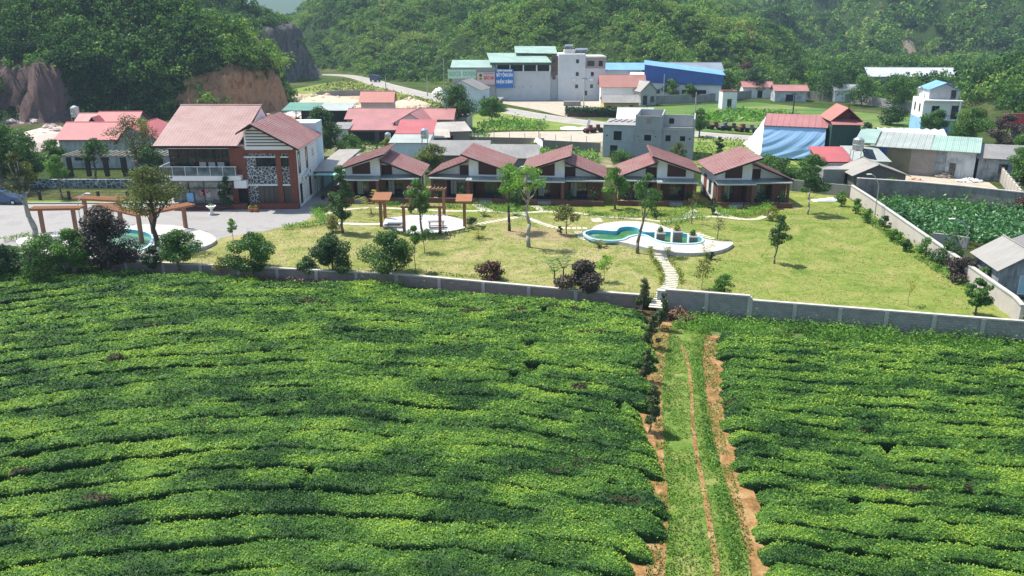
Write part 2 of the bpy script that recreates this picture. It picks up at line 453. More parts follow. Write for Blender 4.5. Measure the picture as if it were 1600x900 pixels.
HA = [(-420, 130), (-160, 172), (-104, 186), (-72, 192), (-61, 200), (-57, 212), (-63, 240), (-78, 286), (-80, 300), (-71, 322), (-78, 345), (-110, 420), (-190, 560), (-520, 620)]
HB = [(-76, 368), (-50, 318), (-28, 296), (0, 284), (26, 276), (50, 262), (74, 270), (96, 300), (132, 372), (190, 520), (190, 760), (0, 820), (-150, 700), (-190, 640), (-150, 520), (-112, 430), (-86, 378)]
HC = [(120, 440), (170, 470), (250, 440), (420, 420), (900, 520), (1000, 1300), (100, 1300), (60, 800), (120, 600)]
HD = [(119, 204), (124, 232), (138, 262), (170, 300), (230, 340), (520, 360), (560, 160), (200, 150), (150, 176)]
HE = [(-1500, 2000), (900, 1900), (1400, 3000), (-1800, 3000)]
def hill_h(x, y):
    n1 = fbm(x / 38, y / 38, 3, 5) - .5; n2 = fbm(x / 9, y / 9, 8, 3) - .5; rg = np.abs(fbm(x / 26 + 5, y / 60, 12, 3) - .5)
    def up(d, k, c, first=0.0, fr=5.):
        d = np.maximum(d, 0); return c * (1 - np.exp(-(d * k) / c)) + first * np.minimum(d / fr, 1)
    a = sdist(x, y, HA); b = sdist(x, y, HB); c = sdist(x, y, HC); d = sdist(x, y, HD); e = sdist(x, y, HE)
    # steep cliff at the nose of the left hill, a cut bank nearer the village
    cl = np.exp(-(((x + 72) / 26) ** 2 + ((y - 312) / 34) ** 2)); bk = np.exp(-(((x + 64) / 24) ** 2 + ((y - 212) / 24) ** 2)); bl = np.exp(-(((x + 104) / 20) ** 2 + ((y - 196) / 24) ** 2))
    a = a + (np.clip(cl + bk + bl, 0, 1)) * ((fbm(x / 7, y / 7, 91, 4) - .5) * 14 + (fbm(x / 2.6, y / 2.6, 92, 3) - .5) * 4.5) * np.clip((a + 4) / 4, 0, 1)
    ha = up(a, .85, 90) + cl * 20 * np.clip(a / 7, 0, 1) + (bk * 8 + bl * 11) * np.clip(a / 3.2, 0, 1)
    hb = up(b, .62 + .75 * np.exp(-((x + 100) / 34) ** 2) * (y > 345), 85); hc = up(c, .42, 120); hd = up(d, .75, 70); he = up(e, .5, 130)
    nz = lambda s: np.clip(s / 18, 0, 1)
    ha = ha + nz(a) * (n1 * 22 + n2 * 5 - rg * 16); hb = hb + nz(b) * (n1 * 26 + n2 * 5 - rg * 22)
    hc = hc + nz(c) * (n1 * 60 + n2 * 5 - rg * 60); hd = hd + nz(d) * (n1 * 18 + n2 * 5)
    h = np.maximum.reduce([ha, hb, hc, hd, he, np.zeros_like(ha)])
    which = np.argmax(np.stack([np.full_like(ha, .01), ha, hb, hc, hd, he]), axis=0)
    return h, which, a, b, c, d
def bare_masks(X, Y, h, w, a):
    """where the hills are cut bare: 0..1, .5 at the edge"""
    n = (fbm(X / 8, Y / 8, 21, 4) - .5)
    el = lambda cx, cy, rx, ry, hm, k: np.clip(.5 + .9 * (1 - np.sqrt(((X - cx) / rx) ** 2 + ((Y - cy) / ry) ** 2 + (np.maximum(h, 0) / hm) ** 4) - n * k), 0, 1)
    return dict(orange=el(-66, 204, 15, 20, 10.5, 1.0), purple=el(-112, 190, 15, 15, 15, 1.2), cliff=el(-72, 308, 20, 42, 25, .7) * (a > -1), scar=el(226, 470, 13, 20, 90, 1.2) * (w == 3))
def build_land():
    xs = np.concatenate([np.arange(-1400, -260, 30), np.arange(-260, -130, 2.5), np.arange(-130, -40, 1.1), np.arange(-40, 330, 2.5), np.arange(330, 1400, 25)])
    ss = np.concatenate([[0, .01], np.arange(6, 80, 8), np.arange(80, 290, 1.3), np.arange(290, 420, 2.6), np.arange(420, 900, 8), np.arange(900, 3200, 70)])
    X = np.repeat(xs[None, :], len(ss), 0)
    Y = wall_y(np.clip(X, -110, 46)) + .12 + ss[:, None]
    h, w, a, b, c, d = hill_h(X, Y)
    # gentle rise of the open ground towards the far side stays flat near the village
    Zz = h.copy(); Zz[0, :] = -2.6
    V = np.stack([X, Y, Zz], -1).reshape(-1, 3)
    nx = len(xs); i = np.arange((len(ss) - 1) * nx).reshape(-1, nx)[:, :-1].ravel()
    F = np.stack([i, i + 1, i + nx + 1, i + nx], 1)
    Mk = bare_masks(X, Y, h, w, a)
    bare = np.clip(Mk['orange'] + Mk['purple'] + Mk['cliff'], 0, 1)
    rid = np.abs(fbm(X / 5 + Zz / 9, Y / 5, 71, 4) - .5) * 2; Zz[1:] = (Zz + bare * (h > .3) * (1.2 - 5.5 * rid + (fbm(X / 2.2, Y / 2.2, 73, 3) - .5) * 2.6))[1:]; Zz[1:] = np.maximum(Zz[1:], 0)
    Mk['wood'] = np.where(w > 0, np.clip(h / 1.5, 0, 1), 0)
    me = raw_mesh('ground', V, F, smooth=True)
    for nm, val in Mk.items():
        at = me.attributes.new(nm, 'FLOAT', 'POINT'); at.data.foreach_set('value', np.clip(val, 0, 1).ravel().astype(np.float32))
    s = NT('valley_ground', .95, .1); v = s.coord()
    edge = s.noise(v, .35, 5, .7)
    def msk(nm):
        A = s.n('ShaderNodeAttribute'); A.attribute_name = nm
        return s.ramp(s.math('ADD', A.outputs['Fac'], s.math('MULTIPLY', s.math('SUBTRACT', edge, .5), .7)), [(.47, 0), (.53, 1)])
    n1 = s.noise(v, .06, 8, .6, .6); n2 = s.noise(v, 1.4, 7, .75); n3 = s.noise(s.coord('Object', (1, .8, .3)), .42, 10, .82, 1.8)
    grassl = s.mix(1, s.ramp(n1, [(.3, (.055, .11, .025)), (.48, (.10, .165, .035)), (.6, (.17, .19, .06)), (.72, (.30, .25, .15))]), s.ramp(n2, [(.25, .6), (.75, 1.3)]), 'MULTIPLY')
    orange_ = s.ramp(n3, [(.3, (.16, .09, .06)), (.42, (.42, .21, .11)), (.52, (.68, .42, .24)), (.62, (.40, .24, .15)), (.75, (.62, .52, .42))])
    tan_ = s.ramp(n3, [(.3, (.2, .16, .12)), (.6, (.36, .3, .22))])
    purple_ = s.ramp(n3, [(.3, (.08, .07, .08)), (.5, (.22, .16, .15)), (.65, (.34, .18, .14)), (.8, (.42, .38, .36))])
    cliff_ = s.ramp(n3, [(.3, (.025, .028, .034)), (.42, (.09, .095, .10)), (.55, (.24, .22, .20)), (.72, (.38, .28, .18))])
    under = s.ramp(n2, [(.3, (.015, .04, .014)), (.55, (.05, .095, .022)), (.75, (.13, .15, .05))])
    c = s.mix(msk('wood'), grassl, under); c = s.mix(msk('orange'), c, orange_); c = s.mix(msk('scar'), c, tan_); c = s.mix(msk('purple'), c, purple_); c = s.mix(msk('cliff'), c, cliff_)
    s.base(c); s.bump(n3, 1.0, 2.2)
    tag(link_mesh('ground', me, s.mat), kind='structure')
build_land()

# low ground south of the garden wall, one wide sheet reaching past the frame
def build_low():
    xs = np.concatenate([[-1500, -600, -200], np.arange(-120, 121, 2.0), [200, 600, 1500]]); ys = np.concatenate([[-600, -100], np.arange(0, 60, 2.0)])
    X = np.repeat(xs[None], len(ys) + 1, 0); Y = np.repeat(np.append(ys, 0)[:, None], len(xs), 1)
    Y[-1, :] = wall_y(np.clip(xs, -110, 46)) + .05; Y = np.minimum(Y, Y[-1:, :])
    for j in range(len(ys)): Y[j] = np.minimum(Y[j], Y[-1] - (len(ys) - j) * .02)
    Zz = tea_z(X) + (fbm(X / 3, Y / 3, 4, 3) - .5) * .12
    me = raw_mesh('tea_field_soil', np.stack([X, Y, Zz], -1).reshape(-1, 3), (lambda i, n: np.stack([i, i + 1, i + n + 1, i + n], 1))(np.arange(len(ys) * len(xs)).reshape(-1, len(xs))[:, :-1].ravel(), len(xs)), smooth=True)
    tag(link_mesh('tea_field_soil', me, m_ground('tea_soil', [(.35, (.055, .035, .022)), (.6, (.13, .07, .04)), (.75, (.2, .12, .07))], 1.2, 8, .5, .6)), kind='structure')
build_low()

def sheet(name, pts, z, mat, th=.0, smooth_n=0):
    """flat ground sheet from ground points (metres)"""
    m = MB()
    if th: m.prism(pts, z - th, z)
    else:
        a = sum(pts[k][0] * pts[(k + 1) % len(pts)][1] - pts[(k + 1) % len(pts)][0] * pts[k][1] for k in range(len(pts)))
        m.poly([(p[0], p[1], z) for p in (pts if a > 0 else pts[::-1])])
    return tag(m.build(name, mat), kind='structure')
def GP(*pp, z=0.0): return [G(x, y, z) for x, y in pp]
def smooth_poly(P, n=6, closed=True):
    out = []; N = len(P)
    rng_ = range(N) if closed else range(N - 1)
    for k in rng_:
        g = lambda i: P[i % N] if closed else P[min(max(i, 0), N - 1)]
        a, b, c, d = g(k - 1), g(k), g(k + 1), g(k + 2)
        for j in range(n):
            t = j / n; t2 = t * t; t3 = t2 * t
            out.append(tuple(.5 * (2 * b[i] + (c[i] - a[i]) * t + (2 * a[i] - 5 * b[i] + 4 * c[i] - d[i]) * t2 + (3 * b[i] - a[i] - 3 * c[i] + d[i]) * t3) for i in range(len(b))))
    if not closed: out.append(P[-1])
    return out
def ribbon(name, P, w, z, mat, kind='structure'):
    P = smooth_poly(P, 8, False); L = []; Rr = []
    for k, p in enumerate(P):
        q = P[min(k + 1, len(P) - 1)]; o = P[max(k - 1, 0)]
        t = Vector((q[0] - o[0], q[1] - o[1])).normalized(); n = Vector((-t.y, t.x))
        ww = w(k / (len(P) - 1)) if callable(w) else w
        L.append((p[0] + n.x * ww / 2, p[1] + n.y * ww / 2, z)); Rr.append((p[0] - n.x * ww / 2, p[1] - n.y * ww / 2, z))
    m = MB()
    for k in range(len(P) - 1): m.poly([Rr[k], Rr[k + 1], L[k + 1], L[k]])
    return tag(m.build(name, mat), kind=kind)

LAWN = m_ground('dry_lawn', [(.30, (.11, .16, .03)), (.42, (.185, .21, .055)), (.54, (.255, .25, .09)), (.68, (.34, .28, .145))], .34, 2.6, .5, .5, (1, 1, 1), 1.2, .08)
def lawn_mat():
    s = NT('lawn_grass', .95, .12); v = s.coord()
    n = s.noise(v, .34, 8, .64, 1.2); g = s.noise(v, 2.4, 7, .78); f = s.noise(v, 9, 3, .6)
    dry = s.ramp(n, [(.30, (.11, .16, .03)), (.42, (.185, .21, .055)), (.54, (.255, .25, .09)), (.68, (.34, .28, .145))])
    grn = s.ramp(n, [(.30, (.085, .155, .022)), (.46, (.145, .205, .033)), (.60, (.20, .225, .05)), (.75, (.30, .25, .11))])
    sx = s.n('ShaderNodeSeparateXYZ'); s.l(v, sx.inputs[0])
    k = s.math('MULTIPLY', s.math('ADD', s.math('SUBTRACT', sx.outputs[0], 10.0), s.math('MULTIPLY', s.math('SUBTRACT', s.noise(v, .12, 3), .5), 30)), .09, True); k = s.math('MULTIPLY', k, .72)
    c = s.mix(1, s.mix(k, dry, grn), s.ramp(g, [(.25, .58), (.75, 1.3)]), 'MULTIPLY')
    s.base(s.mix(1, c, s.ramp(f, [(.3, .85), (.7, 1.12)]), 'MULTIPLY')); s.bump(g, .6, .1); return s.mat
LAWN = lawn_mat()
LAWN2 = m_ground('green_lawn', [(.30, (.09, .16, .022)), (.44, (.155, .21, .035)), (.56, (.22, .235, .055)), (.72, (.32, .26, .12))], .3, 2.2, .5, .5, (1, 1, 1), 1.0, .08)
ASPH = m_ground('weathered_tarmac', [(.3, (.22, .21, .205)), (.5, (.29, .28, .27)), (.6, (.27, .26, .25)), (.75, (.36, .345, .32))], .25, 9, .14, .1, (1, 1, 1), .5)
ROADM = m_ground('dusty_pale_road', [(.3, (.26, .25, .235)), (.6, (.33, .32, .295)), (.8, (.42, .39, .34))], .3, 7, .15, .1)
DUST = m_ground('pale_dusty_yard', [(.3, (.30, .26, .20)), (.5, (.42, .37, .30)), (.62, (.36, .31, .23)), (.75, (.26, .24, .14))], .35, 5, .22, .3)
FIELD = m_ground('rough_pasture', [(.3, (.05, .13, .03)), (.5, (.09, .17, .035)), (.62, (.20, .21, .07)), (.78, (.30, .25, .13))], .12, 2.2, .4, .5, (.5, 1.6, 1), .8)
VERGE = m_ground('bright_verge_grass', [(.3, (.10, .17, .03)), (.5, (.17, .23, .045)), (.7, (.28, .27, .10))], .2, 2.5, .35, .4)
WEEDG = m_ground('weedy_ground', [(.3, (.035, .085, .02)), (.5, (.07, .14, .03)), (.7, (.2, .15, .08))], .5, 3, .45, .5)

# garden lawn: left dry part and greener right part
lawn_pts = [(p[0], p[1] + .14) for p in WALL if -37 < p[0] < 39] + [(40.2, 62), (42.9, 104), (34, 113), (10, 112), (-21, 113)] + GP((500, 322), (470, 345), (400, 362), (335, 372), (330, 388), (235, 402))
sheet('lawn', lawn_pts, .006, LAWN)
# (the right half is greener: see the lawn material)
sheet('greener_lawn_strip', GP((640, 338), (1230, 332), (1330, 312), (1300, 300), (1240, 300), (660, 318)), .010, LAWN2)  # strip of greener grass along the bungalow fronts
# forecourt tarmac and yard beside the hotel
ASPHP = GP((-260, 400), (-260, 319), (60, 319), (262, 319), (262, 305), (455, 322), (500, 282), (535, 282), (508, 322), (478, 345), (420, 360), (345, 372), (332, 384), (210, 395), (-60, 380))
sheet('forecourt_road', ASPHP, .014, ASPH)
# kerb along the pond side
mk = MB(); a = G(-200, 318); b = G(262, 318)
mk.box(a[0], b[0], a[1] - .1, a[1] + .15, 0, .14); tag(mk.build('kerb', CONC_PALE), kind='structure')
sheet('pond_verge', [(-80, a[1] + .15), (b[0], b[1] + .15), (b[0], b[1] + 2.0), (-80, a[1] + 2.0)], .02, VERGE)
s = NT('murky_pond_reflections', .12, .5); v = s.coord('Object', (1, .15, 1))
s.base(s.ramp(s.noise(v, .8, 4), [(.3, (.06, .075, .02)), (.7, (.16, .17, .05))])); s.bump(s.noise(s.coord(), 2.5, 3), .08, .05)  # stretched colour streaks paint reflections into the murky green water
POND = s.mat
sheet('pond', [(-84, a[1] + 2.0), (b[0] + 1, b[1] + 2.0), (b[0] + 1, b[1] + 8.4), (-84, a[1] + 9.0)], .008, POND)
# village ground patches
sheet('village_yard', GP((440, 262), (960, 262), (940, 215), (690, 205), (600, 200), (430, 205)), .010, m_ground('village_dirt', [(.3, (.07, .13, .03)), (.48, (.16, .16, .07)), (.6, (.30, .25, .17)), (.8, (.42, .37, .29))], .18, 3, .3, .3))
sheet('quarry_spoil_ground', GP((395, 205), (420, 160), (470, 145), (560, 148), (720, 162), (700, 190), (560, 198)), .02, STONE_TAN)
sheet('sandy_track', GP((700, 222), (1010, 222), (935, 205), (800, 206), (700, 210)), .03, DUST)
sheet('roadside_grass', GP((690, 205), (800, 203), (935, 204), (960, 190), (860, 184), (790, 170), (740, 180)), .026, VERGE)
sheet('hillside_meadow', GP((455, 140), (520, 128), (556, 126), (690, 158), (690, 172), (560, 148), (470, 147)), .03, VERGE)
sheet('factory_yard', GP((775, 160), (830, 153), (930, 152), (1010, 158), (960, 180), (890, 184), (840, 172)), .03, DUST)
sheet('grass_below_road', GP((1070, 262), (1290, 262), (1260, 225), (1090, 214), (1060, 225)), .02, VERGE)
sheet('pasture', GP((1000, 200), (1480, 226), (1480, 188), (1180, 160), (1000, 168)), .022, FIELD)
sheet('warehouse_yard', GP((1375, 300), (1420, 272), (1545, 285), (1592, 318), (1400, 305)), .02, DUST)
sheet('shed_yard', GP((1240, 296), (1380, 312), (1420, 275), (1290, 262)), .012, WEEDG)
sheet('valley_dirt_scar', GP((1400, 92), (1475, 92), (1470, 84), (1420, 84)), .05, STONE_TAN)
RD = [G(430, 62), G(500, 92), G(545, 118), G(600, 133), G(680, 153), G(780, 172), G(860, 188), G(950, 200), G(1060, 209), G(1180, 217), G(1300, 228), G(1500, 250)]
RD = [(-150, 470), (-108, 392), (-86, 352)] + [G(548, 119), G(600, 133), G(690, 155), G(780, 171), G(870, 186), G(960, 197), G(1080, 209), G(1180, 217), G(1330, 230), G(1600, 260)]
ribbon('road', RD, 5.4, .045, ROADM)
ribbon('road_shoulder', RD, 7.6, .040, DUST)
# ------------------------------------------------------------- woods on the hills: many crowns of leaves, one mass
def crown_templates(n_leaf, k=6, size=.2, rng=RNG):
    out = []
    for _ in range(k):
        nc = 7
        cc = rng.normal(size=(nc, 3)) * (.42, .42, .28) + (0, 0, .55)
        cr = rng.uniform(.3, .55, nc)
        idx = rng.integers(0, nc, n_leaf); d = rand_dir(n_leaf, rng); d[:, 2] = np.abs(d[:, 2]) * 1.1 - .25
        d /= np.linalg.norm(d, axis=1, keepdims=True)
        C = cc[idx] + d * cr[idx][:, None] * rng.uniform(.75, 1.05, (n_leaf, 1))
        V, F = leaf_quads(C, rng.uniform(.7, 1.35, n_leaf) * size, d + rand_dir(n_leaf, rng) * .75, rng, .8)
        t = np.clip(.40 + rng.normal(size=n_leaf) * .16 + (rng.uniform(-.14, .14, nc))[idx], 0, 1)
        out.append((V, t))
    return out
def forest(name, label, group_pts, mat, n_leaf, leaf, seed, hk=1.0):
    rng = np.random.default_rng(seed)
    P, S, T = group_pts
    tp = crown_templates(n_leaf, 7, leaf, rng)
    N = len(P); VV = np.empty((N, n_leaf * 4, 3), np.float32); TT = np.empty((N, n_leaf), np.float32)
    which = rng.integers(0, len(tp), N); ang = rng.uniform(0, 6.283, N)
    for i in range(N):
        V, t = tp[which[i]]; c, s_ = math.cos(ang[i]), math.sin(ang[i]); k = S[i]
        VV[i, :, 0] = (V[:, 0] * c - V[:, 1] * s_) * k + P[i, 0]
        VV[i, :, 1] = (V[:, 0] * s_ + V[:, 1] * c) * k + P[i, 1]
        VV[i, :, 2] = V[:, 2] * k * hk + P[i, 2]
        TT[i] = t + T[i]
    me = raw_mesh(name, VV.reshape(-1, 3), np.arange(N * n_leaf * 4).reshape(-1, 4), np.clip(TT.ravel(), 0, 1))
    return tag(link_mesh(name, me, mat), label, 'woodland' if 'scrub' not in name else 'scrub', kind='stuff')
def hill_points(n, xr, yr, hid, smin, smax, seed, keep=None):
    rng = np.random.default_rng(seed)
    x = rng.uniform(*xr, n); y = rng.uniform(*yr, n)
    h, w, a, b, c, d = hill_h(x, y)
    ok = (w == hid) & (np.abs(x) < y * .66 + 14) & (h < 22 + y * .075 + 10)
    M = bare_masks(x, y, h, w, a)
    for nm in ('orange', 'purple', 'cliff', 'scar'): ok &= (M[nm] < .47) | (rng.uniform(size=n) < (.35 if nm == 'scar' else .05))
    if keep is not None: ok &= keep(x, y, h, rng)
    x, y, h = x[ok], y[ok], h[ok]
    s = (smin * .7 + (smax * 1.25 - smin * .7) * rng.uniform(size=len(x)) ** 1.7)
    patch = fbm(x / 22, y / 22, 31, 3) - .5
    t = patch * 1.0 + rng.normal(size=len(x)) * .14
    return np.stack([x, y, h - s * .22], 1), s, t
forest('hillside_forest', 'dense mixed green forest covering the steep left hill above the red-roofed houses', hill_points(17000, (-230, -50), (165, 430), 1, 1.5, 3.2, 1), L_HILL, 300, .165, 2, 1.05)
_f = hill_points(5200, (-118, -60), (172, 212), 1, 1.2, 2.6, 22)
forest('hill_foot_scrub', 'tangled bushes at the foot of the left hill between the two bare rock faces', _f, L_HILL, 220, .18, 23, 1.1)
_b = hill_points(27000, (-190, 190), (255, 620), 2, 1.3, 3.0, 3, lambda x, y, h, r: (r.uniform(size=len(x)) < np.where((x < 40) & (h < 16), .30, 1)))
forest('hillside_scrub', 'patchy scrub and small trees over the middle hill behind the factory', _b, L_HILL, 210, .19, 4)
_c = hill_points(16000, (60, 620), (400, 1000), 3, 3.0, 6.5, 5, None)
forest('distant_forest', 'hazy blue-green forest on the far slope at upper right', _c, L_HILL, 170, .20, 6)
_d = hill_points(3600, (105, 330), (160, 360), 4, 2.2, 4.6, 7, None)
_d = (_d[0], _d[1], _d[2] - .16)
forest('dark_hill_forest', 'dark green forest on the near slope at the right edge behind the white house', _d, L_HILL, 330, .15, 8, 1.1)
# low grass and brush that covers the lower middle hill
_g = hill_points(9000, (-90, 110), (262, 420), 2, .7, 1.5, 9, lambda x, y, h, r: h < 24)
_g = (_g[0], _g[1], _g[2] * .4 + .24)
forest('hillside_brush_scrub', 'yellow-green grass and brush low on the middle hill above the road', _g, L_HILL, 60, .34, 10, .7)
# woodland on the valley floor, right of the blue-roofed buildings
def valley(n, polys, smin, smax, seed, dt=0):
    rng = np.random.default_rng(seed); out = []
    for P in polys:
        P = np.array(P); x = rng.uniform(P[:, 0].min(), P[:, 0].max(), n); y = rng.uniform(P[:, 1].min(), P[:, 1].max(), n)
        ok = in_poly(x, y, [tuple(p) for p in P]); x, y = x[ok], y[ok]
        h, w, *_ = hill_h(x, y); out.append(np.stack([x, y, h], 1))
    P = np.concatenate(out); s = rng.uniform(smin, smax, len(P)); t = (fbm(P[:, 0] / 18, P[:, 1] / 18, 5, 3) - .5) * .55 + rng.normal(size=len(P)) * .1 + dt
    P[:, 2] += s * .05
    return P, s, t
forest('valley_woodland', 'broad belt of green trees across the valley floor behind the long wall', valley(1500, [[(66, 246), (92, 226), (120, 214), (128, 236), (142, 268), (236, 342), (300, 440), (130, 440), (104, 300)]], 2.4, 4.2, 12, -.05), L_HILL, 330, .15, 13, 1.15)
# ------------------------------------------------------------- tea hedges, row by row
def poly_x(pts):   # px polyline -> x as function of y (world)
    W = [G(px, py, -.6) for px, py in pts]; W.sort(key=lambda p: p[1])
    return [p[1] for p in W], [p[0] for p in W]
LE = poly_x([(975, 930), (1000, 890), (1045, 830), (1040, 790), (1015, 765), (1035, 735), (1028, 690), (1000, 668), (1028, 640), (1025, 610), (1000, 600), (1028, 560), (1020, 520), (1012, 496)])
RE = poly_x([(1198, 930), (1190, 880), (1172, 800), (1175, 770), (1145, 745), (1140, 700), (1130, 660), (1122, 600), (1125, 570), (1120, 545), (1120, 525)])
def left_row_y(c, x):
    y = c + 0 * x
    for _ in range(12):
        yc = np.clip(y, 20, 78); k = .030 - .016 * (yc - 28) / 45; xc = -10 - 5 * (yc - 30) / 35
        dx = x - xc
        y = c - (np.sqrt(1 + (k * dx) ** 2 * 1.0) - 1) / k * 1.0
    return y
def right_row_y(c, x): return c - .17 * (x - 12) - .0012 * (x - 12) ** 2
def hedge(name, label, group, yf, c, x0, x1, sp, seed, ytop, hh=.82):
    rng = np.random.default_rng(seed)
    xs = np.arange(x0, x1, .28)
    yc = yf(c, xs) + (fbm(xs / 4, xs * 0 + c, 3, 3) - .5) * .5
    ok = (yc > 24.5) & (yc < ytop(xs)) & (np.abs(xs) < yc * .66 + 5)
    return xs, yc, ok
def make_hedges(side, label, group, yf, c0, c1, sp, xr, edge, ytop):
    n = 0; c = c0
    while c < c1:
        seed = int(c * 100) + (7 if side == 'l' else 3); rng = np.random.default_rng(seed)
        xs = np.arange(xr[0], xr[1], .19)
        yc = yf(c, xs) + (fbm(xs / 5, xs * 0 + c * .16, 3, 4) - .5) * 1.3
        ex = np.interp(yc, edge[0], edge[1]) + (vnoise(yc * .9, xs * 0, 5) - .5) * .5
        ok = (yc > 24) & (yc < ytop(xs)) & (np.abs(xs) < yc * .665 + 13) & ((xs < ex) if side == 'l' else (xs > ex))
        # split into runs
        idx = np.where(ok)[0]
        if len(idx) > 8:
            for run in np.split(idx, np.where(np.diff(idx) > 1)[0] + 1):
                if len(run) < 8: continue
                build_hedge(xs[run], yc[run], sp, label, group, rng, side); n += 1
        c += sp
    return n
def build_hedge(xs, yc, sp, label, group, rng, side):
    nx = len(xs); ts = np.array([-1, -.97, -.9, -.76, -.6, -.44, -.28, -.12, .04, .2, .36, .52, .68, .84, .94, .98, 1.0]); nt = len(ts)
    gap = (.085 if side == 'l' else .155) + .34 * (fbm(xs / 3.2, yc / 2, 41, 3) - .5)   # how far this hedge keeps from the next one
    hw = sp / 2 * (1.0 - gap) + (vnoise(xs * 1.7, yc, 9) - .5) * .10
    en = np.minimum(np.arange(nx), np.arange(nx)[::-1]) * .19
    taper = np.sqrt(np.clip(en / .8, .04, 1)); hw = hw * (.55 + .45 * taper)
    hole = fbm(xs / 1.3, yc / 1.1, 77, 2); dep = np.clip((hole - .84) * 9, 0, 1)
    base = tea_z(xs)
    H = .76 + (fbm(xs / 5, yc / 5, 6, 3) - .5) * .10
    X = np.repeat(xs[:, None], nt, 1) + (vnoise(xs[:, None] * 2, ts[None] * 3, 2) - .5) * .12
    Y = yc[:, None] + ts[None] * hw[:, None]
    prof = np.clip(1 - np.abs(ts) ** 14, 0, 1) ** .45
    Zz = base[:, None] - .05 + prof[None] * (H * taper * (1 - dep * .85))[:, None] + (fbm(X * 2.0, Y * 2.2, 8, 4) - .5) * .42 * prof[None] + (fbm(X / 1.8, Y / .9, 18, 2) - .5) * .14 * prof[None]
    V = np.stack([X, Y, Zz], -1)
    i = np.arange((nx - 1) * nt).reshape(-1, nt)[:, :-1].ravel()
    F = np.stack([i, i + nt, i + nt + 1, i + 1], 1)
    def tintf(x, y):
        p = (fbm(x / 2.6, y / 1.3, 51, 3) - .5) * 1.45 + (fbm(x / 14, y / 9, 61, 3) - .5) * .3
        t = .44 + p
        br = fbm(x / 3.4, y / 1.6, 91, 3)
        t = np.clip(t, .05, .86)
        return np.where(br > .795, .97, t)
    cx = (X[:-1, :-1] + X[1:, 1:]).ravel() / 2; cy = (Y[:-1, :-1] + Y[1:, 1:]).ravel() / 2
    tb = tintf(cx, cy); tb = np.where(tb > .9, .97, tb * .45); tq = np.abs(np.tile((ts[1:] + ts[:-1]) / 2, nx - 1)); tb = np.where(tq > .92, 0, tb)  # flank faces take the darkest green: dark twigs plus painted gap shade
    # leaves
    D = float(np.hypot(yc.mean(), 22)); L = max(.075, 2.15 * D / 832)
    area = sp * nx * .19
    dens = 2.3 / (L * L * .62)
    n = int(area * dens); n = min(n, 26000)
    u = rng.uniform(0, nx - 1.001, n); w = rng.uniform(0, 1, n)
    # more leaves on the near flank, which faces the viewer's side of each alley
    t = rng.uniform(-.985, .985, n); flank = rng.uniform(size=n) < .07; t = np.where(flank, -.985, t)
    iu = u.astype(int); fu = (u - iu)[:, None]; it = np.clip(np.searchsorted(ts, t) - 1, 0, nt - 2); ft = ((t - ts[it]) / (ts[it + 1] - ts[it]))[:, None]
    P = V[iu, it] * (1 - fu) * (1 - ft) + V[iu + 1, it] * fu * (1 - ft) + V[iu, it + 1] * (1 - fu) * ft + V[iu + 1, it + 1] * fu * ft
    P = P + rng.normal(size=(n, 3)) * (.03, .02, .05) + (0, 0, .02); P[:, 2] = np.where(flank, P[:, 2] - rng.uniform(0, .28, n), P[:, 2])
    Nn = np.zeros((n, 3)); Nn[:, 2] = 1; Nn[:, 1] = np.where(flank, -1.5, 0); Nn += rng.normal(size=(n, 3)) * .7
    s = rng.uniform(.7, 1.35, n) * L
    VL, FL = leaf_quads(P, s, Nn, rng, .62)
    tl = tintf(P[:, 0], P[:, 1]); side_shade = np.where(flank, 2.2, 0) + (np.abs(t) > .93)
    tl = np.where(tl > .9, tl, np.clip(tl + rng.normal(size=n) * .17 - side_shade * .16, 0, .88))  # flank and edge leaves tinted darker, painting the shade between rows
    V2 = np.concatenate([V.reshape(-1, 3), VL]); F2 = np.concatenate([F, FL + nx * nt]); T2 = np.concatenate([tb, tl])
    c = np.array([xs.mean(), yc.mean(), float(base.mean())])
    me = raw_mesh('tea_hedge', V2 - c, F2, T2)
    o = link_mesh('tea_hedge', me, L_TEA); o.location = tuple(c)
    tag(o, label, 'tea hedge', group)
def left_top(x): return wall_y(x) - 1.35 - 2.6 * np.clip((-x - 40) / 10, 0, 1) + (vnoise(x / 2, x * 0, 3) - .5) * .8
def right_top(x): return wall_y(x) - 4.4
nl = make_hedges('l', 'long clipped tea hedge, one of the curving rows in the left field', 'tea hedges of the left field', left_row_y, 25, 92, 2.02, (-70, 14), LE, left_top)
nr = make_hedges('r', 'clipped tea hedge, one of the straighter rows right of the grass track', 'tea hedges of the right field', right_row_y, 25, 72, 1.6, (7, 56), RE, right_top)
print('HEDGES', nl, nr)

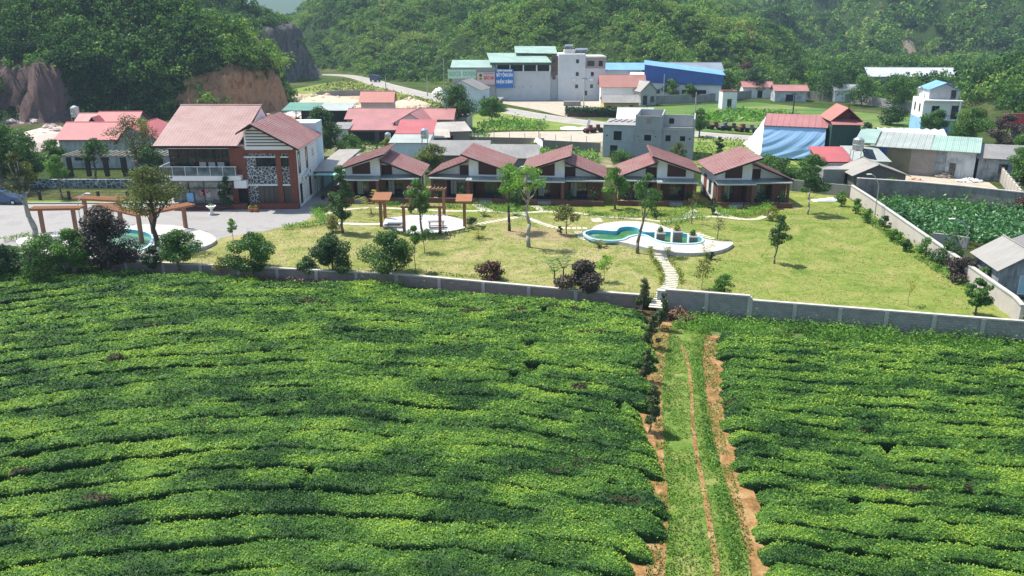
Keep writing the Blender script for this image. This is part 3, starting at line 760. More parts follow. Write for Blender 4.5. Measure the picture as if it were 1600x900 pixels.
# grass track between the fields with worn earth
def tsheet(name, pts, dz, mat):
    P = [G(x, y, -1.1) for x, y in pts]
    m = MB(); a = sum(P[k][0] * P[(k + 1) % len(P)][1] - P[(k + 1) % len(P)][0] * P[k][1] for k in range(len(P)))
    if a < 0: P = P[::-1]
    m.poly([(p[0], p[1], float(tea_z(p[0])) + dz) for p in P]); return tag(m.build(name, mat), kind='structure')
def strip(name, Lp, Rp, dz, mat, bulge=0):
    """terrain strip between two picture polylines with matching rows"""
    m = MB(); n = 6
    rows = []
    for (lx, ly), (rx, ry) in zip(Lp, Rp):
        a = G(lx, ly, -1.1); b = G(rx, ry, -1.1)
        rows.append([(a[0] + (b[0] - a[0]) * j / n, a[1] + (b[1] - a[1]) * j / n, float(tea_z(a[0] + (b[0] - a[0]) * j / n)) + dz + bulge * math.sin(math.pi * j / n)) for j in range(n + 1)])
    rows = [smooth_poly([r[j] for r in rows], 5, False) for j in range(n + 1)]
    for k in range(len(rows[0]) - 1):
        for j in range(n): m.poly([rows[j][k], rows[j][k + 1], rows[j + 1][k + 1], rows[j + 1][k]][::-1])
    return tag(m.build(name, mat, smooth=True), kind='structure')
TL = [(1034, 960), (1040, 880), (1044, 800), (1038, 740), (1036, 680), (1034, 620), (1038, 570), (1046, 530), (1050, 505)]
TR = [(1182, 960), (1168, 880), (1147, 800), (1128, 740), (1113, 680), (1103, 620), (1098, 570), (1100, 530), (1130, 510)]
TRACKG = m_ground('track_grass', [(.32, (.08, .15, .025)), (.5, (.13, .20, .035)), (.65, (.22, .23, .07)), (.8, (.33, .25, .12))], .9, 5, .45, .6)
EARTH = m_ground('orange_earth', [(.30, (.13, .075, .03)), (.45, (.26, .145, .055)), (.6, (.37, .225, .10)), (.75, (.40, .30, .16))], 1.1, 6, .55, .9)
strip('worn_earth_strip', [(960, 960), (985, 880), (1000, 800), (985, 740), (990, 680), (1000, 620), (1005, 570), (1010, 530), (1012, 505)], TL, .10, EARTH)
strip('worn_earth_edge', TR, [(1225, 960), (1210, 880), (1190, 800), (1165, 740), (1150, 680), (1140, 620), (1140, 570), (1135, 532), (1160, 512)], .10, EARTH)
strip('grass_track', TL, TR, .13, TRACKG, .06)
cp = [(1122, 960), (1117, 890), (1108, 830), (1098, 770), (1088, 720), (1082, 670), (1080, 620), (1074, 570), (1062, 540), (1075, 525), (1110, 523), (1140, 524)]
strip('foot_trail', [(x - 3.3 * (y - 380) / 300, y) for x, y in cp[:-3]], [(x + 3.3 * (y - 380) / 300, y) for x, y in cp[:-3]], .21, EARTH)
# weeds between the right wall and the tea
def weeds(name, label, pts, z, dens, size, mat, seed, cat='weeds', hgt=.35, zf=None, t0=.5):
    rng = np.random.default_rng(seed); P = [G(x, y, z) for x, y in pts]; A = np.array(P)
    x = rng.uniform(A[:, 0].min(), A[:, 0].max(), 200000); y = rng.uniform(A[:, 1].min(), A[:, 1].max(), 200000)
    box = (A[:, 0].max() - A[:, 0].min()) * (A[:, 1].max() - A[:, 1].min()); n = int(min(200000, box * dens))
    x, y = x[:n], y[:n]; ok = in_poly(x, y, P) & (fbm(x / 1.3, y / 1.3, seed, 3) > .36); x, y = x[ok], y[ok]
    zz = (tea_z(x) if zf is None else zf(x)) + np.abs(rng.normal(size=len(x))) * hgt * (.3 + fbm(x / 1.5, y / 1.5, seed + 5, 3))
    N = rng.normal(size=(len(x), 3)) * .8 + (0, -.2, .7)
    V, F = leaf_quads(np.stack([x, y, zz], 1), rng.uniform(.6, 1.5, len(x)) * size, N, rng, .45)
    t = np.clip(t0 + (fbm(x / 2, y / 2, seed + 9, 3) - .5) * 1.0 + rng.normal(size=len(x)) * .15, 0, 1)
    return tag(link_mesh(name, raw_mesh(name, V, F, t), mat), label, cat, kind='stuff')
weeds('weeds', 'bright green weeds growing along the foot of the right block wall', [(1050, 505), (1105, 490), (1170, 498), (1400, 518), (1640, 540), (1640, 566), (1400, 549), (1180, 530), (1120, 524), (1060, 524)], -1.2, 330, .17, L_BRIGHT, 71, hgt=.42, t0=.35)
tsheet('weedy_bank', [(1052, 505), (1105, 492), (1170, 500), (1400, 520), (1640, 542), (1640, 568), (1400, 551), (1180, 532), (1120, 526), (1060, 526)], .06, WEEDG)
weeds('track_grass_blades', 'short grass covering the track between the two tea fields', TL[::-1] + TR, -1.1, 210, .12, L_GRASS, 72, 'grass', .07, lambda x: tea_z(x) + .15)
weeds('lawn_grass_blades', 'short dry and green grass blades over the whole lawn', [(330, 392), (420, 364), (500, 346), (520, 318), (1240, 318), (1322, 318), (1560, 484), (1400, 484), (1100, 462), (800, 448), (560, 432), (300, 412)], 0, 30, .12, L_LAWN, 90, 'grass', .012, lambda x: x * 0 + .008, .5)
weeds('earth_strip_grass', 'scattered grass and weeds creeping over the left bare earth strip', [(1000, 940), (1018, 860), (1020, 780), (1024, 700), (1020, 620), (1015, 560), (1012, 510), (1050, 510), (1050, 560), (1046, 640), (1048, 720), (1056, 800), (1056, 900), (1050, 940)], -1.1, 120, .12, L_GRASS, 172, 'grass', .07, lambda x: tea_z(x) + .11, .35)
weeds('earth_edge_grass', 'scattered grass and weeds creeping over the right bare earth strip', [(1160, 940), (1150, 880), (1132, 800), (1114, 740), (1098, 660), (1090, 600), (1092, 530), (1120, 530), (1122, 600), (1130, 680), (1150, 760), (1170, 840), (1185, 900), (1190, 940)], -1.1, 120, .12, L_GRASS, 173, 'grass', .07, lambda x: tea_z(x) + .11, .35)
weeds('yard_undergrowth', 'rough green undergrowth between the village sheds and houses', [(560, 262), (545, 225), (470, 200), (700, 200), (760, 205), (800, 262)], 0, 3.5, .55, L_TREE, 174, 'undergrowth', .5, lambda x: x * 0 + .1, .6)
weeds('roadside_weeds', 'clumps of weeds on the meadow between the rubble and the road', [(470, 142), (540, 124), (700, 164), (740, 182), (700, 190), (660, 168), (560, 150)], 0, 1.6, .7, L_OLIVE, 175, 'weeds', .3, lambda x: x * 0 + .1, .6)
weeds('meadow_weeds', 'weedy patches in the grass between the unfinished house and the blue tarpaulin', [(1082, 265), (1290, 265), (1240, 222), (1090, 214)], 0, 4, .4, L_GRASS, 176, 'weeds', .2, lambda x: x * 0 + .05, .3)
weeds('yard_edge_weeds', 'weeds around the sheds behind the back wall of the garden', [(1236, 296), (1400, 312), (1420, 300), (1380, 288), (1260, 262)], 0, 7, .4, L_BRIGHT, 177, 'weeds', .5, lambda x: x * 0 + .05, .3)
weeds('track_side_weeds', 'tufts of greener weeds along the right side of the grass track', [(1140, 900), (1118, 800), (1100, 700), (1090, 600), (1070, 540), (1095, 540), (1098, 620), (1108, 680), (1124, 740), (1142, 800), (1162, 900)], -1.1, 240, .13, L_BRIGHT, 73, 'weeds', .14, lambda x: tea_z(x) + .15, .35)
weeds('wall_foot_dry_grass', 'dry reddish grass along the foot of the left garden wall', [(380, 432), (480, 436), (600, 440), (760, 452), (760, 458), (600, 447), (380, 440)], -.9, 60, .22, L_DRY, 74, 'grass', .3)
weeds('dry_stalk_heap', 'heap of dry orange stalks and brush beside the gate post', [(1045, 488), (1075, 492), (1088, 502), (1060, 505), (1046, 500)], -1.0, 300, .34, L_DRY, 75, 'brush heap', .35)
weeds('bank_brush', 'reddish dry brush under the hedge at the left end of the garden wall', [(0, 440), (20, 432), (120, 428), (200, 430), (130, 442), (60, 446), (0, 455)], -.9, 45, .25, L_DRY, 76, 'brush', .35)
weeds('cornfield', 'dense leafy green maize field behind the side wall', [(1372, 330), (1440, 330), (1600, 344), (1640, 350), (1640, 400), (1600, 398), (1540, 388), (1500, 388), (1462, 380), (1420, 358)], 0, 90, .36, L_CORN, 77, 'maize field', .75, lambda x: x * 0 + .5, .45)
weeds('cornfield_edge_weeds', 'tangle of bright weeds along the dark wall behind the maize', [(1365, 318), (1600, 336), (1640, 342), (1640, 354), (1500, 344), (1372, 334)], 0, 26, .4, L_BRIGHT, 78, 'weeds', .8, lambda x: x * 0 + .3, .3)
weeds('wall_base_weeds', 'green weeds along the foot of the side garden wall', [(1335, 318), (1380, 352), (1440, 390), (1500, 432), (1560, 476), (1540, 478), (1470, 432), (1400, 385), (1345, 340)], 0, 40, .24, L_BRIGHT, 79, 'weeds', .35, lambda x: x * 0 + .02, .3)
weeds('vegetable_patch', 'green vegetable plants behind the long low yard wall', [(800, 262), (820, 232), (930, 236), (942, 262)], 0, 8, .5, L_BRIGHT, 80, 'vegetables', .45, lambda x: x * 0 + .1, .35)
weeds('field_weeds', 'bright green weeds at the back of the pasture below the long wall', [(1060, 186), (1150, 172), (1240, 178), (1260, 190), (1150, 190), (1080, 196)], 0, 3.0, 1.0, L_BRIGHT, 81, 'weeds', .5, lambda x: x * 0 + .1, .4)
weeds('roadside_bushes', 'low green bushes on the grass below the road', [(745, 198), (790, 188), (860, 196), (850, 204), (770, 206)], 0, 8, .6, L_BRIGHT, 82, 'bushes', .8, lambda x: x * 0 + .1, .35)
# ------------------------------------------------------------- building kit
def fbox(m, face, W, D, u0, u1, p0, p1, z0, z1, mi=0):
    """box on a face: u along it, p0..p1 outwards from the wall"""
    if face == 'f': m.box(u0, u1, -p1, -p0, z0, z1, mi)
    elif face == 'b': m.box(u0, u1, D + p0, D + p1, z0, z1, mi)
    elif face == 'l': m.box(-p1, -p0, u0, u1, z0, z1, mi)
    else: m.box(W + p0, W + p1, u0, u1, z0, z1, mi)
def window(root, face, W, D, u, z, w, h, frame=None, glass=None, kind='window', off=0.0, bars=1, fr=.07):
    frame = frame or FRAME_W; glass = glass or GLASS
    m = MB()
    if kind != 'opening':
        fbox(m, face, W, D, u, u + w, off - .02, off + .06, z + h - fr, z + h); fbox(m, face, W, D, u, u + w, off - .02, off + .08, z, z + fr)
        fbox(m, face, W, D, u, u + fr, off - .02, off + .058, z + fr, z + h - fr); fbox(m, face, W, D, u + w - fr, u + w, off - .02, off + .058, z + fr, z + h - fr)
        for k in range(1, bars + 1):
            c = u + w * k / (bars + 1); fbox(m, face, W, D, c - .025, c + .025, off - .02, off + .05, z + fr, z + h - fr)
        f = m.build(kind, frame, root)
        g = MB(); fbox(g, face, W, D, u + fr * .5, u + w - fr * .5, off - .01, off + .022, z + fr * .5, z + h - fr * .5); g.build('pane' if kind == 'window' else 'door_panel', glass, f)
    else:
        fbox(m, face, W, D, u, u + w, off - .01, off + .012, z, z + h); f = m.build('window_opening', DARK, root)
    return f
def house(name, label, cat, A, W, D, rot, h, roof, hr, wall=WHITE, rmat=ROOF_RED, ov=.5, rp=.5, wins=(), group=None, th=.09, trim=None, seam=0, z=0.0, plinth=None, wall_th=0.2):
    r = thing(name, label, cat, (A[0], A[1], z), rot, group)
    m = MB()
    e = .0
    if roof in ('gx',):
        yr = D * rp
        P = [(0, 0), (D, 0), (D, h), (yr, hr), (0, h)]
        n = len(P); i0 = len(m.v)
        m.v += [(0, p[0], p[1] - 0.0) for p in P] + [(W, p[0], p[1]) for p in P]
        m.f.append(tuple(i0 + k for k in range(n - 1, -1, -1))); m.m.append(0); m.f.append(tuple(i0 + n + k for k in range(n))); m.m.append(0)
        for k in range(n):
            l = (k + 1) % n; m.f.append((i0 + k, i0 + l, i0 + n + l, i0 + n + k)); m.m.append(0)
    elif roof == 'gy': m.profile([(0, 0), (W, 0), (W, h), (W * rp, hr), (0, h)], 0, D)
    elif roof == 'shed':
        n = 4; P = [(0, 0), (D, 0), (D, hr), (0, h)]; i0 = 0
        m.v += [(0, p[0], p[1]) for p in P] + [(W, p[0], p[1]) for p in P]
        m.f.append((3, 2, 1, 0)); m.m.append(0); m.f.append((4, 5, 6, 7)); m.m.append(0)
        for k in range(n):
            l = (k + 1) % n; m.f.append((k, l, n + l, n + k)); m.m.append(0)
    elif roof == 'shedx': m.profile([(0, 0), (W, 0), (W, hr), (0, h)], 0, D)
    else: m.box(0, W, 0, D, 0, h)
    m.build('wall', wall, r)
    if plinth:
        p = MB(); p.box(-.04, W + .04, -.04, D + .04, 0, plinth[0]); p.build('plinth', plinth[1], r)
    q = MB(); up = .03
    if roof == 'gx':
        yr = D * rp; sf = (hr - h) / yr; sb = (hr - h) / (D - yr)
        q.slab([(-ov, -ov, h - sf * ov + th + up), (W + ov, -ov, h - sf * ov + th + up), (W + ov, yr, hr + th + up), (-ov, yr, hr + th + up)], th, 0, seam)
        q.slab([(-ov, D + ov, h - sb * ov + th + up), (W + ov, D + ov, h - sb * ov + th + up), (W + ov, yr + .004, hr + th + up), (-ov, yr + .004, hr + th + up)], th, 0, seam)
        q.tube((-ov - .02, yr, hr + th + up), (W + ov + .02, yr, hr + th + up), .09, n=6)
    elif roof == 'gy':
        xr = W * rp; s1 = (hr - h) / xr; s2 = (hr - h) / (W - xr)
        q.slab([(-ov, D + ov, h - s1 * ov + th + up), (-ov, -ov, h - s1 * ov + th + up), (xr, -ov, hr + th + up), (xr, D + ov, hr + th + up)], th, 0, seam)
        q.slab([(W + ov, -ov, h - s2 * ov + th + up), (W + ov, D + ov, h - s2 * ov + th + up), (xr + .004, D + ov, hr + th + up), (xr + .004, -ov, hr + th + up)], th, 0, seam)
        q.tube((xr, -ov - .02, hr + th + up), (xr, D + ov + .02, hr + th + up), .09, n=6)
    elif roof == 'shed':
        s_ = (hr - h) / D
        q.slab([(-ov, -ov, h - s_ * ov + th + up), (W + ov, -ov, h - s_ * ov + th + up), (W + ov, D + ov, hr + s_ * ov + th + up), (-ov, D + ov, hr + s_ * ov + th + up)], th, 0, seam)
    elif roof == 'shedx':
        s_ = (hr - h) / W
        q.slab([(-ov, D + ov, h - s_ * ov + th + up), (-ov, -ov, h - s_ * ov + th + up), (W + ov, -ov, hr + s_ * ov + th + up), (W + ov, D + ov, hr + s_ * ov + th + up)], th, 0, seam)
    else:
        t = .18; hh = hr - h
        if hh > 0:
            q.box(-.03, W + .03, -.03, t, h, hr); q.box(-.03, W + .03, D - t, D + .03, h, hr); q.box(-.03, t, t, D - t, h, hr); q.box(W - t, W + .03, t, D - t, h, hr)
        q.box(t, W - t, t, D - t, h, h + .04)
    q.build('parapet' if roof == 'flat' else 'roof', rmat, r)
    for w_ in wins:
        face, u, z0, w, hh = w_[:5]; kw = w_[5] if len(w_) > 5 else {}
        window(r, face, W, D, u, z0, w, hh, **kw)
    return r
DOOR = dict(kind='door', frame=FRAME_D, glass=m_plain('dark_door', (.05, .035, .03), .6), bars=0)
WDOOR = dict(kind='door', frame=FRAME_W, glass=m_plain('pale_blue_door', (.35, .55, .6), .6), bars=0)
OPEN = dict(kind='opening')
DK = dict(frame=FRAME_D)
def text_part(body, size, mat, parent, loc, rot=(math.pi / 2, 0, 0), name='lettering', width=None, ext=.01, bold=0):
    c = bpy.data.curves.new(name, 'FONT'); c.body = body; c.size = size; c.extrude = ext; c.offset = bold; c.align_x = 'CENTER'; c.align_y = 'CENTER'; c.resolution_u = 2
    o = bpy.data.objects.new(name, c); COL.objects.link(o)
    bpy.context.view_layer.update()
    me = bpy.data.meshes.new_from_object(o.evaluated_get(bpy.context.evaluated_depsgraph_get()))
    bpy.data.objects.remove(o)
    if width:
        xs = [v.co.x for v in me.vertices]; k = width / (max(xs) - min(xs))
        for v_ in me.vertices: v_.co.x *= k
    me.materials.clear()
    p = link_mesh(name, me, mat, parent); p.location = loc; p.rotation_euler = rot
    return p

# ------------------------------------------------------------- hotel building
def hotel():
    X0, Y0 = -41.0, 99.6
    r = thing('hotel_building', 'large two-storey brick and stone building with a red tiled roof and glass front', 'building', (X0, Y0, 0))
    W, RW, D = 9.0, 6.2, 9.5          # left wing width, right wing width, depth ; right wing from x=9.0
    xr0, xr1 = 9.0, 15.2
    m = MB()                          # white body of both wings, set back behind the fronts
    m.box(0, 9.0, .9, D, 0, 7.3); m.box(xr0 + .01, xr1, .3, D + 1.0, 0, 7.2)
    m.profile([(xr0 + .01, 7.2), (xr1, 7.2), (xr1, 7.3), (10.5, 9.9), (xr0 + .01, 9.0)], .36, D + 1.0)
    m.build('wall', WHITE_CLEAN, r)
    # roofs
    q = MB(); q.slab([(-1.5, -.9, 7.55), (8.5, -.9, 7.55), (8.9, 9.2, 11.3), (-1.5, 9.2, 11.3)], .16)
    q.slab([(-1.5, 13.6, 7.9), (8.9, 13.6, 7.9), (8.9, 9.21, 11.3), (-1.5, 9.21, 11.3)], .16)
    q.tube((-1.55, 9.2, 11.3), (8.95, 9.2, 11.3), .13, n=6)
    q.build('roof', ROOF_RED, r, 'wide faded red tiled roof of the left wing')
    gb = MB(); gb.profile([(-.0, 7.3), (8.8, 7.3), (8.8, 7.4), (0, 7.4)], 1, 12)
    gb.v += []; i = len(gb.v)
    for x in (.0, 8.8):
        gb.poly([(x, .9, 7.3), (x, 12.5, 7.3), (x, 12.5, 8.4), (x, 9.2, 11.0), (x, .9, 7.9)])
    gb.build('gable_wall', WHITE_CLEAN, r)
    q = MB()
    q.slab([(15.9, -1.6, 7.25), (15.9, 11.6, 7.25), (10.45, 11.6, 10.2), (10.45, -1.6, 10.2)], .14, 0, .85)
    q.slab([(8.7, 11.6, 9.15), (8.7, -1.6, 9.15), (10.446, -1.6, 10.2), (10.446, 11.6, 10.2)], .14, 0)
    q.build('roof', ROOF_RIB, r, 'ribbed red metal roof sloping to the right')
    f = MB(); f.slab([(15.97, -1.66, 7.16), (15.97, -1.6, 7.16), (10.45, -1.6, 10.14), (10.45, -1.66, 10.14)], .14); f.slab([(8.63, -1.66, 9.05), (10.45, -1.66, 10.14), (10.45, -1.6, 10.14), (8.63, -1.6, 9.05)], .14)
    f.box(-1.5, 8.5, -.96, -.9, 7.28, 7.52); f.build('fascia', FRAME_D, r)
    # louvred gable of the right wing
    g = MB(); g.profile([(9.2, 7.0), (14.9, 7.0), (14.9, 7.35), (10.5, 9.75), (9.2, 9.0)], -.35, .28); g.build('gable_front', WHITE_CLEAN, r)
    l = MB()
    for z in (7.45, 7.8, 8.15, 8.5, 8.85, 9.2):
        x1 = 14.9 - (z + .1 - 7.35) / 2.4 * 4.4; l.box(9.45, max(9.9, x1), -.43, -.352, z, z + .09)
    l.build('louvre_slats', FRAME_D, r)
    # brick frame of the right wing front
    b = MB(); b.box(9.1, 15.0, -.3, .29, 6.55, 7.0); b.box(12.75, 13.35, -.32, .29, 0.2, 6.55); b.box(14.3, 15.2, -.32, .29, .2, 7.0)
    b.build('brick_frame', BRICK, r)
    b = MB(); b.box(7.2, 9.1, -.25, .89, 0, 7.2); b.build('brick_column', BRICK, r)
    b = MB(); b.box(15.2, 15.28, -.28, 10.4, .0, .15); b.box(15.2, 15.27, -.3, -.18, .0, 7.2); b.box(15.2, 15.25, -.3, .25, .15, 7.1); b.build('corner_trim', WHITE_CLEAN, r)
    st = MB(); st.box(9.1, 10.3, -.12, .28, 0.2, 6.54); st.box(10.3, 12.74, -.12, .28, 2.85, 4.95); st.box(10.3, 12.74, -.12, .28, 6.2, 6.54)
    st.box(13.36, 14.29, -.12, .28, 2.85, 4.95); st.box(13.36, 14.29, -.12, .28, 6.2, 6.54); st.build('stone_panel', MOSAIC, r)
    lg = MB()
    for x0, x1 in ((9.0, 12.74), (13.36, 14.29)):
        lg.box(x0, x1, -.4, -.12, 6.08, 6.2); lg.box(x0, x1, -.4, -.12, 2.68, 2.85)
    lg.build('ledge', WHITE_CLEAN, r)
    for u, w in ((10.32, 2.4), (13.38, .9)):
        window(r, 'f', 15, D, u, 4.97, w, 1.1, FRAME_D, GLASS, off=-.1, bars=3 if w > 1 else 0)
    sh = MB(); sh.box(10.35, 12.7, -.05, .25, .25, 2.66); sh.box(13.4, 14.26, -.05, .25, .25, 2.66)
    for k in range(3): sh.box(10.95 + k * .6, 11.0 + k * .6, -.08, -.05, .25, 2.66, 1)
    sh.build('roller_shutter', [m_corr('dark_brown_shutter', (.10, .09, .08), .12), FRAME_D], r)
    # dark doorway and small white canopy
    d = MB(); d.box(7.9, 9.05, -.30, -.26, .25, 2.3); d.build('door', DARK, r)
    d = MB(); d.box(7.7, 9.2, -1.0, -.28, 2.5, 3.4); d.build('sign_box', WHITE_CLEAN, r)
    # left wing glazing
    for z0, z1, nm in ((.45, 3.1, 'shop_window'), (4.2, 7.0, 'upper_window')):
        gl = MB(); gl.box(-.2, 7.2, .5, .56, z0, z1); gl.box(-.2, -.14, .5, 3.5, z0, z1)
        fr = MB()
        nb = 7 if z0 > 4 else 4
        for k in range(nb + 1): x = -.2 + 7.4 * k / nb; fr.box(x - .035, x + .035, .44, .5, z0, z1)
        fr.box(-.25, 7.2, .43, .5, z0 + (z1 - z0) * .66, z0 + (z1 - z0) * .66 + .06); fr.box(-.25, 7.2, .43, .5, z1 - .07, z1)
        o = fr.build(nm, FRAME_D, r); gl.build('pane', GLASS if z0 > 4 else GLASS_LIT, o)
    wl = MB(); wl.box(-.2, 7.2, .4, .9, 7.0, 7.35); wl.box(-.2, 7.2, .4, .56, 3.1, 3.25); wl.build('lintel', WHITE_CLEAN, r)
    bc = MB(); bc.box(-1.0, 8.6, -1.1, .4, 3.45, 4.0); bc.box(-1.0, -.2, .4, 3.0, 3.45, 4.0); bo = bc.build('balcony', WHITE_CLEAN, r)
    rl = MB(); rl.box(-1.0, 8.2, -1.06, -1.0, 5.05, 5.12); rl.box(-1.0, -.94, -1.0, 3.0, 5.05, 5.12)
    for k in range(7): x = -.97 + k * 1.5; rl.box(x - .025, x + .025, -1.05, -1.01, 4.0, 5.05)
    rl.build('handrail', FRAME_W, bo)
    gg = MB(); gg.box(-.98, 8.2, -1.035, -1.02, 4.03, 5.0); gg.build('glass_panel', m_glass('balcony_glass', (.05, .07, .075), .1), bo)
    tb = MB()   # pale tables seen through the upper glass
    for k in range(3): tb.box(3.3 + k * 1.1, 4.1 + k * 1.1, .42, .43, 4.75, 5.4)
    tb.build('curtain', CURTAIN, r)
    pr = MB(); pr.box(-.6, 7.4, -1.6, .5, 0, .35); pr.box(.6, 6.4, -2.2, -1.6, 0, .17); pr.build('entrance_step', m_plain('dark_red_granite', (.10, .035, .03), .35), r)
    pl = MB(); pl.box(6.9, 9.0, -1.4, -.5, 0, .6); pl.box(9.5, 15.3, -1.3, -.4, 0, .6); pl.build('planter_wall', BRICK, r)
    po = MB()
    for x, w in ((2.9, 1.1), (5.0, .8)):
        for k in range(8): po.box(x + random.random() * w, x + random.random() * w + .3, .46, .475, 1.1 + random.random() * .7, 1.4 + random.random() * .7, k % 2)
    po.build('window_sticker', [m_plain('pink_sticker', (.5, .2, .22)), m_plain('pale_sticker', (.55, .5, .5))], r)
    bb = MB(); bb.box(1.4, 2.2, .2, .24, .6, 1.7); bb.build('poster', m_plain('light_blue_poster', (.25, .5, .75)), r)
    # side wall: groove lines, windows, air conditioners
    gv = MB()
    for z in np.arange(.6, 7.0, .45): gv.box(15.2, 15.213, .3, 10.45, z, z + .03)
    gv.build('groove_line', m_plain('grey_groove', (.4, .4, .4)), r)
    for u, z, w, h in ((.5, 4.0, .9, 2.6), (4.3, 4.0, .9, 2.6), (7.6, 4.9, .9, 1.1), (.5, .3, .9, 2.4), (5.2, .4, .9, 2.4), (7.8, 1.9, 1.1, 1.2)):
        window(r, 'r', 15.2, D, u, z, w, h, FRAME_D if h > 2 else FRAME_W, GLASS, bars=0)
    for u, z in ((1.8, 2.9), (2.9, 3.0), (4.2, 3.3)):
        a = MB(); a.box(15.25, 15.6, u, u + .85, z, z + .6); ac = a.build('air_conditioner', FRAME_W, r)
        a = MB(); a.tube((15.6, u + .35, z + .3), (15.62, u + .35, z + .3), .24, n=12); a.build('fan_grille', FRAME_D, ac)
    bs = MB(); bs.box(9.3, 15.1, 11.0, 15, 0, 8.8); bs.build('rear_wing', BLUEWHITE, r)
    lv = MB()
    for z in (8.9, 9.3, 9.7): lv.box(8.95, 10.5, 8.9, 9.0, z, z + .18)
    lv.build('vent_slat', WHITE_CLEAN, r)
hotel()

# annexe shed with turquoise roof beside the hotel
def annexe():
    a = G(489, 300); r = thing('lean_to_shed', 'blue-green parking shed with a turquoise sheet roof beside the hotel side wall', 'shed', (-25.6, 107.2, 0))
    m = MB(); m.box(0, .15, 4.5, 13, 0, 2.8); m.box(0, 7.6, 12.85, 13, 0, 3.0); m.build('wall', m_plaster('turquoise_wall', (.30, .50, .52), .3), r)
    q = MB(); q.slab([(-.6, 0, 3.0), (2.6, 0, 3.05), (3.8, 13.4, 3.9), (.6, 13.4, 3.85)], .07); q.build('roof', m_corr('dusty_tan_sheet_roof', (.34, .30, .25), .25, .4), r, 'dusty grey-brown sheet over the wall side')
    q = MB(); q.slab([(.2, -1.2, 2.75), (4.2, -1.2, 2.75), (5.6, 11, 3.5), (2.2, 11, 3.5)], .06); q.build('roof', ROOF_TEAL, r, 'turquoise sheet canopy')
    for x, y in ((.4, -.8), (3.9, -.8), (4.4, 4), (4.9, 9), (1.4, 4.0)):
        p = MB(); p.tube((x, y, 0), (x, y, 2.75), .06); p.build('post', m_plain('blue_painted_post', (.05, .2, .25)), r)
annexe()

